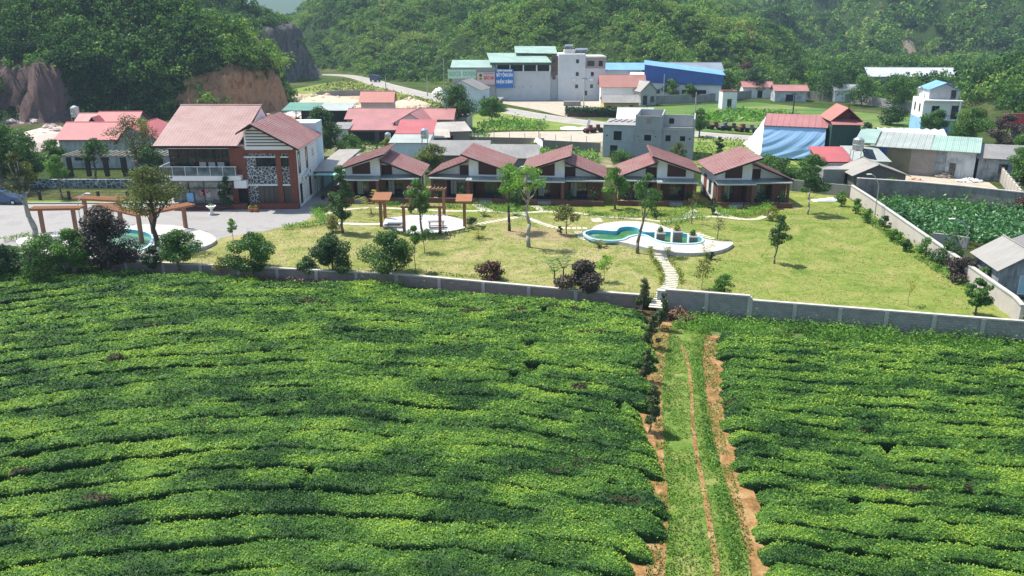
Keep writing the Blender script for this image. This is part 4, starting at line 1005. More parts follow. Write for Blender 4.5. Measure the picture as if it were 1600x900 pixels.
# ------------------------------------------------------------- bungalows
def bungalow(label, A, W, rot, mirror, D=8.6, hk=1.0, curtain=True):
    r = thing('bungalow', label, 'bungalow', (A[0], A[1], 0), rot, 'bungalows in a row behind the lawn')
    def X(x): return W - x if mirror else x
    def bx(m, x0, x1, *a): m.box(min(X(x0), X(x1)), max(X(x0), X(x1)), *a)
    def prof(m, P, y0, y1, mi=0):
        P = [(X(x), z) for x, z in P]
        a_ = sum(P[k][0] * P[(k + 1) % len(P)][1] - P[(k + 1) % len(P)][0] * P[k][1] for k in range(len(P)))
        m.profile(P if a_ > 0 else P[::-1], y0, y1, mi)
    def sl(m, P, th, seam=0): m.slab([(X(x), y, z) for x, y, z in P], th, 0, seam)
    xm = W * .50; eL, eR = 4.35 * hk, 3.4 * hk; pL, pR = 5.8 * hk, 5.1 * hk
    # high half (left unless mirrored) stands forward, low half is set back 1 m
    w = MB()
    prof(w, [(0, 2.9), (xm, 2.9), (xm, pL - .32), (0, eL - .12)], 1.0, D)
    prof(w, [(xm, 2.9), (W, 2.9), (W, eR - .05), (xm, pR - .25)], 2.0, D)
    w.build('wall', WHITE, r, 'white upper wall')
    b = MB(); bx(b, 0, W, 2.2, D, 0, 2.9)
    bx(b, 0, 1.0, .9, 2.2, 0, 2.9); bx(b, xm - .5, xm + .5, .9, 2.2, 0, 2.9); bx(b, W - 1.7, W, .9, 2.2, 0, 2.9); bx(b, 0, xm, .9, 2.2, 2.55, 2.9); bx(b, xm, W, .9, 2.2, 2.55, 2.9)
    b.build('brick_wall', BRICK_BROWN, r)
    wp = MB(); wp.box(-.03, 0, 2.3, D, .4, 2.9); wp.build('side_wall', WHITE, r)
    wp = MB(); wp.box(W, W + .03, 2.3, D, .4, 2.9); wp.build('side_wall', WHITE, r)
    for face in ('l', 'r'):
        window(r, face, W, D, 3.2, 1.0, 1.1, 1.6, FRAME_D, GLASS, off=.03, bars=1); 
        k = MB(); fbox(k, face, W, D, 5.6, 7.0, .03, .07, .4, 2.9); k.build('brick_panel', BRICK, r)
    # roofs
    q = MB(); sl(q, [(-.75, D + .5, eL - .28), (-.75, -.35, eL - .28), (xm + .75, -.35, pL + .25), (xm + .75, D + .5, pL + .25)], .12, .62); q.build('roof', ROOF_RIB, r, 'higher red metal roof plane')
    q = MB(); sl(q, [(W + .7, .6, eR - .25), (W + .7, D + .5, eR - .25), (xm - .1, D + .5, pR + .13), (xm - .1, .6, pR + .13)], .12, .62); q.build('roof', ROOF_RIB, r, 'lower red metal roof plane')
    f = MB(); sl(f, [(-.75, -.36, eL - .30), (-.75, -.42, eL - .30), (xm + .75, -.42, pL + .23), (xm + .75, -.36, pL + .23)], .17); sl(f, [(W + .7, .53, eR - .27), (W + .7, .59, eR - .27), (xm + .1, .59, pR + .01), (xm + .1, .53, pR + .01)], .17); f.build('fascia', FRAME_D, r)
    # dark panels
    d = MB(); prof(d, [(1.0, 3.35), (xm - 1.25, 3.35), (xm - 1.25, 4.9 * hk), (1.0, 4.2 * hk)], .93, .998); d.build('dark_panel', MAROON, r)
    d = MB(); bx(d, xm, xm + 1.3, 1.9, 1.998, 2.95, pR - .82); d.build('dark_panel', MAROON, r)
    cr = MB(); bx(cr, xm - .04, xm + .0, 1.0, 2.0, 2.95, pL - .3); cr.build('wall_return', WHITE, r)
    # porch canopies
    c = MB(); sl(c, [(-.35, -.7, 2.92), (xm + .1, -.7, 2.92), (xm + .1, 1.0, 3.14), (-.35, 1.0, 3.14)], .06); sl(c, [(xm + .12, .1, 2.93), (W + .4, .1, 2.93), (W + .4, 2.0, 3.15), (xm + .12, 2.0, 3.15)], .06); c.build('porch_canopy', ROOF_MINT if False else m_corr('grey_porch_sheet', (.30, .36, .36), .45, .3), r)
    c = MB(); bx(c, -.35, xm + .1, -.78, -.71, 2.80, 2.95); bx(c, xm + .12, W + .4, .02, .09, 2.81, 2.96); c.build('gutter', m_plain('pale_gutter', (.5, .52, .5), .5), r)
    for a_ in ((-.2, .18, -.6, -.2, 0, 2.85), (xm - .35, xm, -.6, -.2, 0, 2.85), (W - .1, W + .2, .2, .5, 0, 2.85)):
        c = MB(); bx(c, *a_); c.build('porch_pillar', BRICK_BROWN, r)
    # recessed doors and windows
    for x0, x1 in ((1.05, xm - .55), (xm + .55, W - 1.75)):
        a0, a1 = sorted((X(x0), X(x1)))
        o = window(r, 'f', W, D, a0, .45, a1 - a0, 2.1, FRAME_D, GLASS, off=-2.17, bars=3, kind='glass_door')
        if curtain:
            cu = MB(); cu.box(a0 + .2, a0 + .95, 2.12, 2.14, .55, 2.45); cu.build('curtain', CURTAIN, r)
    dd = MB(); bx(dd, xm - 1.8, xm - .7, 2.08, 2.13, .45, 2.5); dd.build('door', m_plain('red_brown_door', (.10, .03, .02), .5), r)
    # plinth, terrace and front planting wall
    p = MB(); bx(p, -.2, W + .2, -.7, .9, 0, .38); p.build('terrace', m_plain('grey_terrace_tiles', (.3, .29, .27), .7), r)
    p = MB(); bx(p, -.25, 1.3, -1.0, -.7, 0, .75); bx(p, 3.0, W + .3, -1.0, -.7, 0, .62); p.build('planter_wall', BRICK_BROWN, r)
    # porch plants
    for x, s_ in ((.7, .7), (xm + .7, .9), (W - .9, 1.0)):
        n = 260; C = RNG.normal(size=(n, 3)) * (.28, .22, .42) * s_ + (X(x), -.35, 1.05 + .2 * s_); V, F = leaf_quads(C, RNG.uniform(.12, .26, n), RNG.normal(size=(n, 3)) + (0, 0, .5))
        link_mesh('porch_shrub', raw_mesh('porch_shrub', V, F, np.clip(.4 + RNG.normal(size=n) * .2, 0, 1)), L_DARK, r)
    return r
BL = [('first bungalow from the left, next to the hotel and its turquoise shed', (-21.0, 102.6), 9.0, -.03, False),
      ('second bungalow from the left, its right roof plane rising above the left', (-10.0, 102.9), 9.0, -.12, True),
      ('middle bungalow of the five, behind the bare-trunked tall tree', (1.9, 101.6), 9.1, -.09, False),
      ('fourth bungalow from the left, in front of the unfinished grey house', (13.3, 101.2), 9.0, -.08, True),
      ('rightmost bungalow of the five, with its white left flank in view', (25.0, 99.6), 8.6, .02, False)]
for b_ in BL: bungalow(*b_)
# ------------------------------------------------------------- village behind
def rotAB(a, b): return math.atan2(b[1] - a[1], b[0] - a[0])
def tank(label, x, y, z, k=1.0, stand=0.0, horizontal=False, group='steel water tanks'):
    r = thing('water_tank', label, 'water tank', (x, y, z), 0, group)
    m = MB()
    if not horizontal:
        m.lathe([(.55 * k, stand), (.62 * k, stand + .08), (.62 * k, stand + .5 * k), (.64 * k, stand + .55 * k), (.62 * k, stand + .6 * k), (.62 * k, stand + 1.25 * k), (.5 * k, stand + 1.45 * k), (.15 * k, stand + 1.6 * k), (.15 * k, stand + 1.68 * k)], 16)
    m.build('tank_body', TANK, r, smooth=False)
    if stand:
        s = MB()
        for a in range(4):
            c, d = math.cos(a * 1.571 + .78) * .6 * k, math.sin(a * 1.571 + .78) * .6 * k; s.tube((c * 1.15, d * 1.15, 0), (c, d, stand), .04)
        for zz in (stand * .35, stand * .7): s.box(-.5 * k, .5 * k, -.46 * k, -.42 * k, zz, zz + .05); s.box(-.5 * k, .5 * k, .42 * k, .46 * k, zz, zz + .05)
        s.build('stand', STEEL, r)
    return r
def pole(label, px, py, h, arm=True, x=None, name='utility_pole', mat=None):
    a = G(px, py); r = thing(name, label, 'utility pole', (a[0], a[1], 0), random.uniform(-.5, .5), 'concrete utility poles')
    m = MB(); m.tube((0, 0, 0), (0, 0, h), .16, .1, 8); m.build('post', mat or CONC_PALE, r)
    if arm:
        m = MB(); m.box(-.7, .7, -.05, .05, h - .5, h - .4)
        for k in (-.6, -.2, .2, .6): m.tube((k, 0, h - .4), (k, 0, h - .22), .04, .05, 6)
        m.build('crossarm', FRAME_D, r)
    return r

# far left red-roofed house and the one behind
house('village_house', 'long low white house with a crimson sheet roof at far left', 'house', (-68.8, 127), 9.4, 8, 0, 4.5, 'gx', 6.4, OLDWHITE, ROOF_BRIGHT, .5, wins=[('f', 2, 1.2, 1.2, 1.2, DK), ('f', 6, 1.2, 1.2, 1.2, DK)])
house('village_house', 'white gabled house front with crimson roof just left of the hotel', 'house', (-59.6, 126.4), 6.8, 10, 0, 4.2, 'gy', 6.3, OLDWHITE, ROOF_BRIGHT, .5, rp=.30, wins=[('f', 3, 1.2, 1.2, 1.2, DK)])
house('village_house', 'small house with a faded pink roof behind the crimson-roofed house', 'house', (-74.5, 143), 6, 7, 0, 4.3, 'gx', 6.1, OLDWHITE, ROOF_PINK, .5)
house('village_house', 'red-roofed house with a dark gable, behind the crimson-roofed house', 'house', (-70.6, 142), 6.4, 8, .06, 4.4, 'gx', 6.4, OLDWHITE, ROOF_BRIGHT, .5)
m = thing('roof_dormer', 'small dark triangular gable on the red roof behind the crimson-roofed house', 'dormer', (-71.5, 140.6, 4.2), .06)
q = MB(); q.profile([(0, 0), (3, 0), (1.5, 1.8)], 0, 3); q.build('gable', DARK, m)
q = MB(); q.slab([(-.3, 3, -.15), (-.3, -.3, -.15), (1.5, -.3, 2.0), (1.5, 3, 2.0)], .08); q.slab([(3.3, -.3, -.15), (3.3, 3, -.15), (1.504, 3, 2.0), (1.504, -.3, 2.0)], .08); q.build('roof', ROOF_BRIGHT, m)
tank('dark steel water tank raised above the crimson roofs at far left', -77.5, 150, 0, 1.2, 5.2)
# colonnade and mosaic wall beyond the pond
def colonnade():
    r = thing('colonnade', 'row of dark square posts carrying a low pergola frame behind the pond', 'pergola', (-62, 115.5, 0))
    for j in range(2):
        for k in range(7):
            m = MB(); x = k * 2.55 + j * .9; m.box(x, x + .5, j * 3.2, j * 3.2 + .5, .8, 3.5); m.build('post', m_plain('dark_brown_post', (.05, .035, .03), .8), r)
    m = MB(); m.box(-.5, 17, .1, .4, 3.5, 3.75); m.box(.3, 17.6, 3.3, 3.6, 3.5, 3.75)
    for k in range(22): m.box(-.2 + k * .8, -.08 + k * .8, -.6, 4.2, 3.76, 3.9)
    m.build('beam', m_plain('pale_timber_beam', (.36, .34, .28), .8), r)
    return r
colonnade()
m = MB(); m.box(-72, -42.5, 0, .5, 0, 1.15); o = m.build('stone_wall', MOSAIC_WALL); o.location = (0, 111.4, 0); tag(o, 'low mosaic wall of grey stones along the far bank of the pond', 'wall')
def pfence():
    r = thing('railing', 'thin dark railing with square posts along the near bank of the pond', 'fence', (-82, 103.4, 0))
    for k in range(11):
        m = MB(); m.box(k * 3.7, k * 3.7 + .28, 0, .28, 0, 1.15); m.build('post', m_plain('black_post', (.03, .028, .025), .7), r)
    m = MB()
    for z in (.35, .65, .95): m.box(0, 38.5, .1, .16, z, z + .05)
    m.build('rail', m_plain('rusty_rail', (.10, .06, .04), .7), r)
pfence()
# green-roofed shed, rubble, red-gabled hut
def open_shed():
    a = G(470, 195); r = thing('open_shed', 'open-fronted dark shed under a flat green and pale sheet roof', 'shed', (-47.5, 181, 0))
    m = MB(); m.box(1, 12.6, 5.4, 5.6, 0, 3.3); m.box(12.4, 12.6, 0, 5.4, 0, 3.2); m.build('wall', m_plain('dark_timber_wall', (.05, .045, .04), .9), r)
    for x in (1.2, 6.5, 11.8):
        m = MB(); m.tube((x, .1, 0), (x, .1, 3.0), .09); m.build('post', m_plain('dark_post', (.08, .06, .05)), r)
    q = MB(); q.slab([(-1.6, -1, 3.15), (6, -1, 3.15), (6, 6.6, 4.1), (-1.6, 6.6, 4.1)], .08); q.build('roof', m_corr('green_sheet_roof', (.10, .26, .19), .25, .2), r, 'green half of the roof')
    q = MB(); q.slab([(6.02, -1, 3.15), (13, -1, 3.15), (13, 6.6, 4.1), (6.02, 6.6, 4.1)], .08); q.build('roof', ROOF_MINT, r, 'pale half of the roof')
open_shed()
house('hut', 'small two-coloured hut with a bright red gabled roof beside the rubble', 'house', (-34.0, 191), 7.0, 5.6, .0, 4.0, 'gx', 5.9, m_plaster('pinkish_render', (.48, .43, .42), .3), m_tile('bright_red_tile', (.42, .11, .08), .3, .34, .15), .45, wins=[('r', 2.4, .2, 1.1, 2.1, DOOR)])
def rubble(name, label, cx, cy, rx, ry, n, h, mat, r0=.25, r1=.8, seed=1, z=0):
    random.seed(seed); m = MB()
    for k in range(n):
        a = random.random() * 6.283; d = random.random() ** .6; x = rx * d * math.cos(a); y = ry * d * math.sin(a)
        m.rock((x, y, h * (1 - d) * random.uniform(.5, 1) + .1), random.uniform(r0, r1))
    mo = MB(); prof = [(1.0, 0), (.8, .45), (.5, .8), (.2, 1)]
    i = len(m.v)
    for q, z_ in prof:
        for k in range(14): t = 6.283 * k / 14; m.v.append((rx * q * math.cos(t), ry * q * math.sin(t), h * z_ * .8))
    for j in range(3):
        for k in range(14): l = (k + 1) % 14; m.f.append((i + j * 14 + k, i + j * 14 + l, i + (j + 1) * 14 + l, i + (j + 1) * 14 + k)); m.m.append(0)
    m.f.append(tuple(i + 42 + k for k in range(14))); m.m.append(0)
    o = m.build(name, mat); o.location = (cx, cy, z); tag(o, label, 'rubble', kind='stuff')
RB = m_plain('cream_rock', (.52, .42, .30), .95, 0, .3); RB2 = m_plain('pink_grey_rock', (.46, .38, .33), .95, 0, .3)
c = G(500, 165); rubble('rubble_heap', 'large heap of cream quarried rock behind the green-roofed shed', c[0], c[1], 13, 9, 420, 3.2, RB, .3, 1.0, 3)
c = G(555, 178); rubble('rubble_heap', 'slope of cream rock left of the small red-roofed hut', c[0], c[1], 5, 8, 200, 2.6, RB, .3, .9, 4)
c = G(640, 168); rubble('rubble_heap', 'pale rock heap right of the small red-roofed hut', c[0], c[1], 6, 6, 170, 2.6, RB, .3, .8, 5)
c = G(80, 225); rubble('rubble_heap', 'pinkish rock heap under the purple quarry face at far left', c[0], c[1], 8, 10, 260, 3.6, RB2, .3, 1.0, 6)
c = G(395, 190); rubble('rubble_heap', 'fallen orange boulders at the foot of the orange cut bank', c[0], c[1], 14, 4, 200, 1.6, m_plain('orange_rock', (.46, .28, .17), .95, 0, .3), .3, 1.1, 17)
c = G(460, 182); rubble('rubble_heap', 'pale debris left of the green-roofed shed', c[0], c[1], 4, 4, 110, 1.2, m_plain('pale_debris', (.5, .48, .46)), .25, .6, 7)
c = G(20, 190); rubble('rubble_heap', 'boulders at the foot of the quarry face on the left edge', c[0], c[1], 9, 4, 90, 2, RB2, .4, 1.2, 8)
m = MB(); a = G(530, 150); b = G(585, 148); m.tube((a[0], a[1], 0), (b[0], b[1], 0), .01)
def wallrun(name, label, pts, h, mat, th=.25, cap=None, post=None, z=0, cat='wall', group=None, hz=None, step=3.2, pm=None):
    r = thing(name, label, cat, (pts[0][0], pts[0][1], z), 0, group); ox, oy = pts[0]
    m = MB(); cpm = MB(); n_posts = []
    for (x0, y0), (x1, y1) in zip(pts[:-1], pts[1:]):
        L = math.hypot(x1 - x0, y1 - y0); t = Vector(((x1 - x0) / L, (y1 - y0) / L)); n = Vector((-t.y, t.x))
        def q(s, o): return (x0 - ox + t.x * s + n.x * o, y0 - oy + t.y * s + n.y * o)
        m.prism([q(0, -th / 2), q(L, -th / 2), q(L, th / 2), q(0, th / 2)], 0, h)
        if cap: cpm.prism([q(-.02, -th / 2 - .06), q(L, -th / 2 - .06), q(L, th / 2 + .06), q(-.02, th / 2 + .06)], h + .002, h + .12)
        if post:
            k = max(1, int(L / step))
            for j in range(k + 1): s_ = L * j / k; n_posts.append([q(s_ - .15, -th / 2 - .09), q(s_ + .15, -th / 2 - .09), q(s_ + .15, th / 2 + .03), q(s_ - .15, th / 2 + .03)])
    m.build('wall_panel', mat, r)
    if cap: cpm.build('coping', cap, r)
    for P in n_posts:
        pm_ = MB(); pm_.prism(P, 0, h + (.001 if cap else .1)); pm_.build('pier', pm or mat, r)
    return r
wallrun('yard_wall', 'low dark wall above the rock heap behind the red-roofed hut', [G(495, 153), G(530, 150), G(585, 149), G(600, 152)], 1.6, CONC)
# long red sheds
house('shed', 'long shed with a pinkish red sheet roof and barrel front edge', 'shed', (-31.5, 161), 20, 8, -.03, 3.6, 'gx', 5.0, BLOCK_TAN, ROOF_PINK, .5, wins=[('f', 9, .2, 6, 2.4, OPEN)])
house('shed', 'red-roofed shed end with a white gable in the middle of the yard', 'shed', (-21.5, 155), 5.6, 10, -.1, 3.6, 'gy', 5.2, WHITE, ROOF_PINK, .5)
house('shed', 'open lean-to with a dusty red roof and scaffold rails', 'shed', (-29.5, 152), 10.5, 7, 0, 2.6, 'shed', 3.7, m_plain('dark_shed_wall', (.07, .06, .055)), ROOF_PINK, .4, wins=[('f', .6, .1, 4, 2.1, OPEN), ('f', 5.4, .1, 4, 2.1, OPEN)])
house('shed', 'white plank lean-to under the left end of the red sheds', 'shed', (-32.2, 151.5), 2.6, 5, 0, 2.8, 'shed', 3.3, OLDWHITE, ROOF_GREY, .3)
house('village_house', 'small house with a clean crimson sheet roof left of the tall steel tank', 'house', (-19.0, 140), 5.4, 6, -.02, 3.6, 'shed', 4.9, WHITE, ROOF_BRIGHT, .5)
house('shed', 'pale mint-roofed lean-to below the crimson roof beside the steel tank', 'shed', (-19.4, 133.5), 5.9, 6, -.02, 2.9, 'shed', 3.4, BLUEWHITE, ROOF_MINT, .3)
tank('steel water tank on a tall lattice stand behind the first bungalow', -13.7, 131.5, 0, 1.0, 3.9)
tank('white round tank beside the yellow-green bush above the first bungalow', -20.6, 139, 2.6, .8, 0)
house('flat_roof_store', 'low flat-roofed grey store behind the red sheds', 'store', (-23, 171), 14, 7, -.12, 2.9, 'flat', 3.1, CONC_PALE, CONC, .1, wins=[('f', 11, 1.3, .9, .9, DK)])
house('shack', 'tumbledown grey shack with pale sheets under the big tree', 'shack', (-13.8, 149), 6.4, 6, .25, 2.6, 'shed', 3.4, m_plain('grey_boards', (.2, .19, .17)), m_corr('pale_dirty_sheet', (.42, .38, .33), .3, .4), .4, wins=[('f', 1, .1, 2.4, 1.8, OPEN)])
house('shack', 'small board shack with a patched cream roof left of the big tree', 'shack', (-15.2, 145), 4, 4, .1, 2.2, 'shed', 2.8, m_plain('grey_boards', (.2, .19, .17)), m_corr('cream_patched_sheet', (.5, .44, .36), .3, .4), .5, wins=[('f', .6, .1, 2.6, 1.7, OPEN)])
house('long_shed', 'long low building with a weathered corrugated grey roof behind the bungalows', 'shed', (-12.6, 124.5), 8.8, 5.5, -.02, 2.4, 'shed', 3.6, CONC, ROOF_GREY, .4)
house('shed', 'grey corrugated-roof shed between the second and third bungalows', 'shed', (-3.2, 122.5), 6.8, 5.5, -.06, 2.3, 'shed', 3.3, CONC, ROOF_GREY, .4)
wallrun('yard_wall', 'long grey-brown boundary wall behind the sheds with thin steel posts', [G(698, 226), G(850, 229)], 1.5, m_plaster('brown_grey_wall', (.2, .18, .15), .5), .2)
wallrun('yard_wall', 'dark grey block wall left of the unfinished house', [G(848, 233), G(938, 238)], 1.6, m_plaster('dark_block_wall', (.19, .19, .18), .5), .2)
for k in range(10):
    p = G(700 + k * 24, 222 + k * 1.2); r = MB(); r.tube((0, 0, 0), (0, 0, 2.3), .05); o = r.build('fence_post', m_plain('grey_fence_post', (.3, .29, .27))); o.location = (p[0], p[1], 0)
    tag(o, 'thin grey fence post standing along the sandy track', 'fence post', 'thin posts along the sandy track')
r = MB(); P = G(842, 218); r.tube((0, 0, 0), (0, 0, 3.2), .07); r.tube((-.9, 0, 3.0), (.9, 0, 3.0), .05); o = r.build('timber_post', BARK); o.location = (P[0], P[1], 0); tag(o, 'brown timber T-post on the sandy track', 'post')
# white tarp, well, carts
def tarp(name, label, c, s, mat, h, seed):
    random.seed(seed); n = 9; V = []; 
    m = MB()
    for j in range(n):
        for i in range(n):
            u, v = i / (n - 1) - .5, j / (n - 1) - .5; rr = max(abs(u), abs(v)) * 2
            m.v.append((u * s[0] * (1 + .1 * random.random()), v * s[1], max(.0, h * (1 - rr ** 2) * random.uniform(.7, 1))))
    for j in range(n - 1):
        for i in range(n - 1): k = j * n + i; m.f.append((k, k + 1, k + n + 1, k + n)); m.m.append(0)
    o = m.build(name, mat, smooth=True); o.location = (c[0], c[1], .02); return tag(o, label, 'tarpaulin')
tarp('tarpaulin', 'white tarpaulin draped over a pile by the dark block wall', G(841, 230), (2.6, 5), WHITE_CLEAN, 1.7, 2)
tarp('tarpaulin', 'white tarpaulin heap at the roadside left of the pale gabled house', G(686, 145), (4, 5), WHITE_CLEAN, 1.7, 3)
tarp('tarpaulin', 'small white sheet lying on a stone pile near the broken boat-shaped boards', G(890, 201), (3.6, 3), WHITE_CLEAN, .5, 5)
r = thing('plank_pile', 'pile of pale boards with one plank standing up beside the sandy track', 'plank pile', G(905, 203))
m = MB()
for k in range(7): m.box(-2.5 + k * .5, 1.2 + k * .2, -1 + k * .3, -.6 + k * .3, .05 + k * .06, .11 + k * .06)
m.build('lying_plank', WHITE_CLEAN, r); m = MB(); m.slab([(1.2, 0, 0), (1.9, .0, .0), (2.4, .3, 2.2), (1.9, .3, 2.2)], .1); m.build('leaning_plank', WHITE_CLEAN, r)
def machine(label, p, rot, grp=None, kk=1.0, body=None):
    r = thing('farm_machine', label, 'farm machine', (p[0], p[1], 0), rot, grp)
    m = MB(); m.box(-1.0 * kk, 1.0 * kk, -.45, .45, .55, 1.0); m.box(-.2, .5, -.35, .35, 1.0, 1.6); m.box(1.0 * kk, 1.9 * kk, -.06, .06, .8, .9); m.build('frame', body or m_plain('rusty_red_metal', (.16, .05, .035), .8), r)
    for x in (-.7, .7):
        for y in (-.6, .6):
            w = MB(); w.tube((x, y - .1, .45), (x, y + .1, .45), .45, n=12); w.build('wheel', RUBBER, r)
machine('rusty red farm machine parked left of the unfinished house', G(921, 208), .3)
machine('dark farm machine parked against the unfinished house', G(933, 207), .1, None, .9, m_plain('dark_red_metal', (.08, .03, .025)))
for k in range(9):
    p = G(1103 + k * 14, 201 + k * 1.2); machine('rusty machine in the row of scrap parked along the road by the pasture', p, random.uniform(-1, 1), 'scrap machines along the road', random.uniform(.7, 1.1), m_plain('rusty_scrap_%s' % ('dark', 'red', 'grey')[k % 3], [(.09, .06, .05), (.17, .06, .04), (.16, .16, .17)][k % 3], .85))
# pale gabled house by the road
house('gabled_house', 'tall windowless pale blue gabled house beside the road bend', 'house', (-17.0, 208), 9.6, 9, -.22, 5.2, 'gy', 7.4, BLUEWHITE, ROOF_GREY, .3, wins=[('r', 3, 2.2, .7, 1.4, DK)])
house('shed', 'dark little lean-to on the right of the pale gabled house', 'shed', (-6.5, 207), 3.2, 5, -.22, 2.6, 'shed', 3.0, m_plain('dark_brick_lean', (.12, .06, .05)), ROOF_GREY, .3)

# factory complex
def factory():
    r = thing('factory_building', 'long pale multi-storey factory block with green sheet roofs', 'factory', (-4.4, 236, 0), .02)
    m = MB(); m.box(0, 15, 0, 12, 0, 7.9); m.box(15.0, 17.2, 1.2, 12, 0, 7.0); m.build('wall', m_plaster('pale_grey_blue_render', (.52, .56, .58), .35, (.3, .31, .32)), r, 'blank lower hall wall')
    m = MB(); m.box(17.2, 24.6, 0, 12, 0, 12.4); m.box(24.6, 30.2, .4, 12, 0, 8.6); m.build('wall', m_plaster('white_tower_render', (.62, .65, .66), .3, (.35, .36, .36)), r, 'tower wall')
    m = MB(); m.box(24.6, 30.2, .5, 12, 8.6, 11.4); m.build('wall', m_plaster('pinkish_block', (.40, .34, .32), .4), r, 'pinkish unpainted top storey')
    m = MB(); m.box(24.4, 30.4, .2, 12, 11.4, 11.8); m.build('roof_slab', ROOF_WHITE, r)
    # open top floor: posts and dark recess
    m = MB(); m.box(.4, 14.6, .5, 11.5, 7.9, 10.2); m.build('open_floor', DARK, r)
    for x in np.linspace(0, 14.7, 5):
        m = MB(); m.box(x, x + .35, 0, .4, 7.9, 10.2); m.build('post', WHITE, r)
    q = MB(); q.slab([(-1.6, -1.3, 10.3), (15.2, -1.3, 10.3), (13.6, 11, 12.3), (-2.6, 11, 12.3)], .12, 0, 1.2); q.build('roof', ROOF_GREEN, r, 'mint green sheet roof of the lower hall')
    q = MB(); q.box(-1.6, 15.2, -1.3, -1.2, 9.6, 10.2); q.build('fascia', GREEN_SHEET, r)
    q = MB(); q.slab([(5.4, 7, 12.5), (17.3, 7, 12.3), (17.3, 16, 14.0), (5.4, 16, 14.0)], .12, 0, 1.2); q.build('roof', ROOF_GREEN, r, 'green sheet roof over the stair block')
    q = MB(); q.box(15.2, 17.1, .3, .5, 6.8, 11.9); q.build('brick_shaft', m_brick('brown_shaft_brick', (.16, .10, .08), (.12, .08, .07), (.2, .16, .14)), r)
    for z in (5.2, 7.4, 9.6): window(r, 'f', 30, 12, 15.6, z + .5, .8, 1.1, FRAME_D, GLASS, off=-.3, bars=0)
    for u, z in ((22.0, 10.0), (22.0, 6.6), (26.2, 6.6), (21.9, 3.3), (26.1, 3.3)): window(r, 'f', 30, 12, u, z, .8, 1.0, FRAME_D, GLASS, bars=0, off=-.38 if u > 24.6 else 0)
    for u, w in ((25.2, 1.9), (28.3, 1.1)): window(r, 'f', 30, 12, u, 9.2, w, 1.4, FRAME_D, GLASS, off=-.48, bars=1)
    for u, z in ((21.0, 5.2), (23.6, 5.2), (25.9, 5.3)):
        a = MB(); a.box(u, u + .9, -.35, 0, z, z + .65); a.build('air_conditioner', FRAME_W, r)
    m = MB(); m.box(19, 22, 3, 7, 12.4, 13.4); m.build('roof_hut', m_plaster('roof_hut_render', (.55, .52, .48), .4), r)
    for x in (5, 7.4, 9.5): 
        v_ = MB(); v_.box(x, x + .2, -.02, .0, 3.6, 3.9); v_.build('vent', DARK, r)
factory()
for k, (x, y, z) in enumerate([(15.8, 241, 13.4), (18.6, 240.5, 12.4), (20.0, 241.5, 12.4)]):
    r = thing('solar_water_heater', ['largest white tank on the roof hut of the factory tower', 'solar water heater in the middle of the factory tower roof', 'solar water heater at the right end of the factory tower roof'][k], 'water heater', (x, y, z))
    m = MB(); m.tube((-1.1, 0, 1.0), (1.1, 0, 1.0), .4, n=12); m.build('tank_body', TANK, r)
    m = MB(); m.slab([(-1, -1.3, .15), (1, -1.3, .15), (1, -.2, .95), (-1, -.2, .95)], .06); m.box(-1, -.9, -.1, .1, 0, .7); m.box(.9, 1, -.1, .1, 0, .7); m.build('collector', GLASS, r)
house('factory_wing', 'low grey wing with a sloping green roof carrying the signs', 'factory', (-16.5, 235.5), 12.0, 9, .01, 8.9, 'shed', 10.3, GREY_SHEET, ROOF_GREEN, .4)
sg = thing('shop_sign', 'long pale signboard with green letters on the low factory wing', 'sign', (-16.8, 235.2, 6.0), .01)
m = MB(); m.box(-.8, 7.0, -.12, 0, 0, 2.4); m.build('board', m_plain('pale_green_board', (.42, .62, .50), .5, 0, .05), sg)
GL_ = m_plain('green_letters', (.02, .35, .14), .5, 0, .05)
text_part('NGOCCA', 1.7, GL_, sg, (1.1, -.14, 1.2), width=3.3); text_part('DUYEN', 1.7, GL_, sg, (5.1, -.14, 1.2), width=3.2)
m = MB(); m.box(2.95, 3.05, -.14, -.12, .1, 2.3); m.build('divider', m_plain('white_letters', (.8, .82, .82), .5, 0, .03), sg)
WL_ = m_plain('white_letters', (.8, .82, .82), .5, 0, .03)
sg = thing('shop_sign', 'square pinkish signboard with a round emblem and red name panel', 'sign', (-9.6, 235.0, 4.4), .01)
m = MB(); m.box(0, 4.9, -.14, 0, .0, 3.3); m.build('board', m_plain('pale_pink_board', (.60, .45, .43), .5, 0, .08), sg)
m = MB(); m.tube((1.0, -.15, 2.1), (1.0, -.17, 2.1), .95, n=24); m.build('emblem_disc', m_plain('pale_gold_disc', (.6, .5, .3)), sg)
m = MB(); m.tube((1.0, -.17, 2.45), (1.0, -.19, 2.45), .42, n=20); m.box(.65, 1.35, -.19, -.17, 1.35, 1.75); m.build('emblem_mark', m_plain('dark_emblem', (.05, .08, .05)), sg)
RED_ = m_plain('red_letters', (.55, .02, .04), .5, 0, .05)
text_part('BÁO AN', 1.3, RED_, sg, (3.3, -.16, 1.75), width=2.7, bold=.04); text_part('CỬA HÀNG', .5, m_plain('dark_blue_letters', (.04, .08, .3)), sg, (3.2, -.16, 2.9), width=2.6)
sg = thing('billboard', 'tall blue and white billboard at the left corner of the factory', 'sign', (-4.6, 235.2, 3.5), .02)
m = MB(); m.box(.1, 5.0, -.16, 0, 0, 5.0); m.build('board', m_plain('strong_blue_board', (.02, .16, .50), .5, 0, .05), sg)
for z, t, s_, w in ((4.6, 'XÂY DỰNG', .55, 4.2), (3.4, 'BẤT ĐỘNG SẢN', 1.2, 4.4), (1.6, 'NHẬN CHÌNH', 1.2, 4.4)):
    text_part(t, s_, WL_, sg, (2.55, -.18, z), width=w, bold=.05)
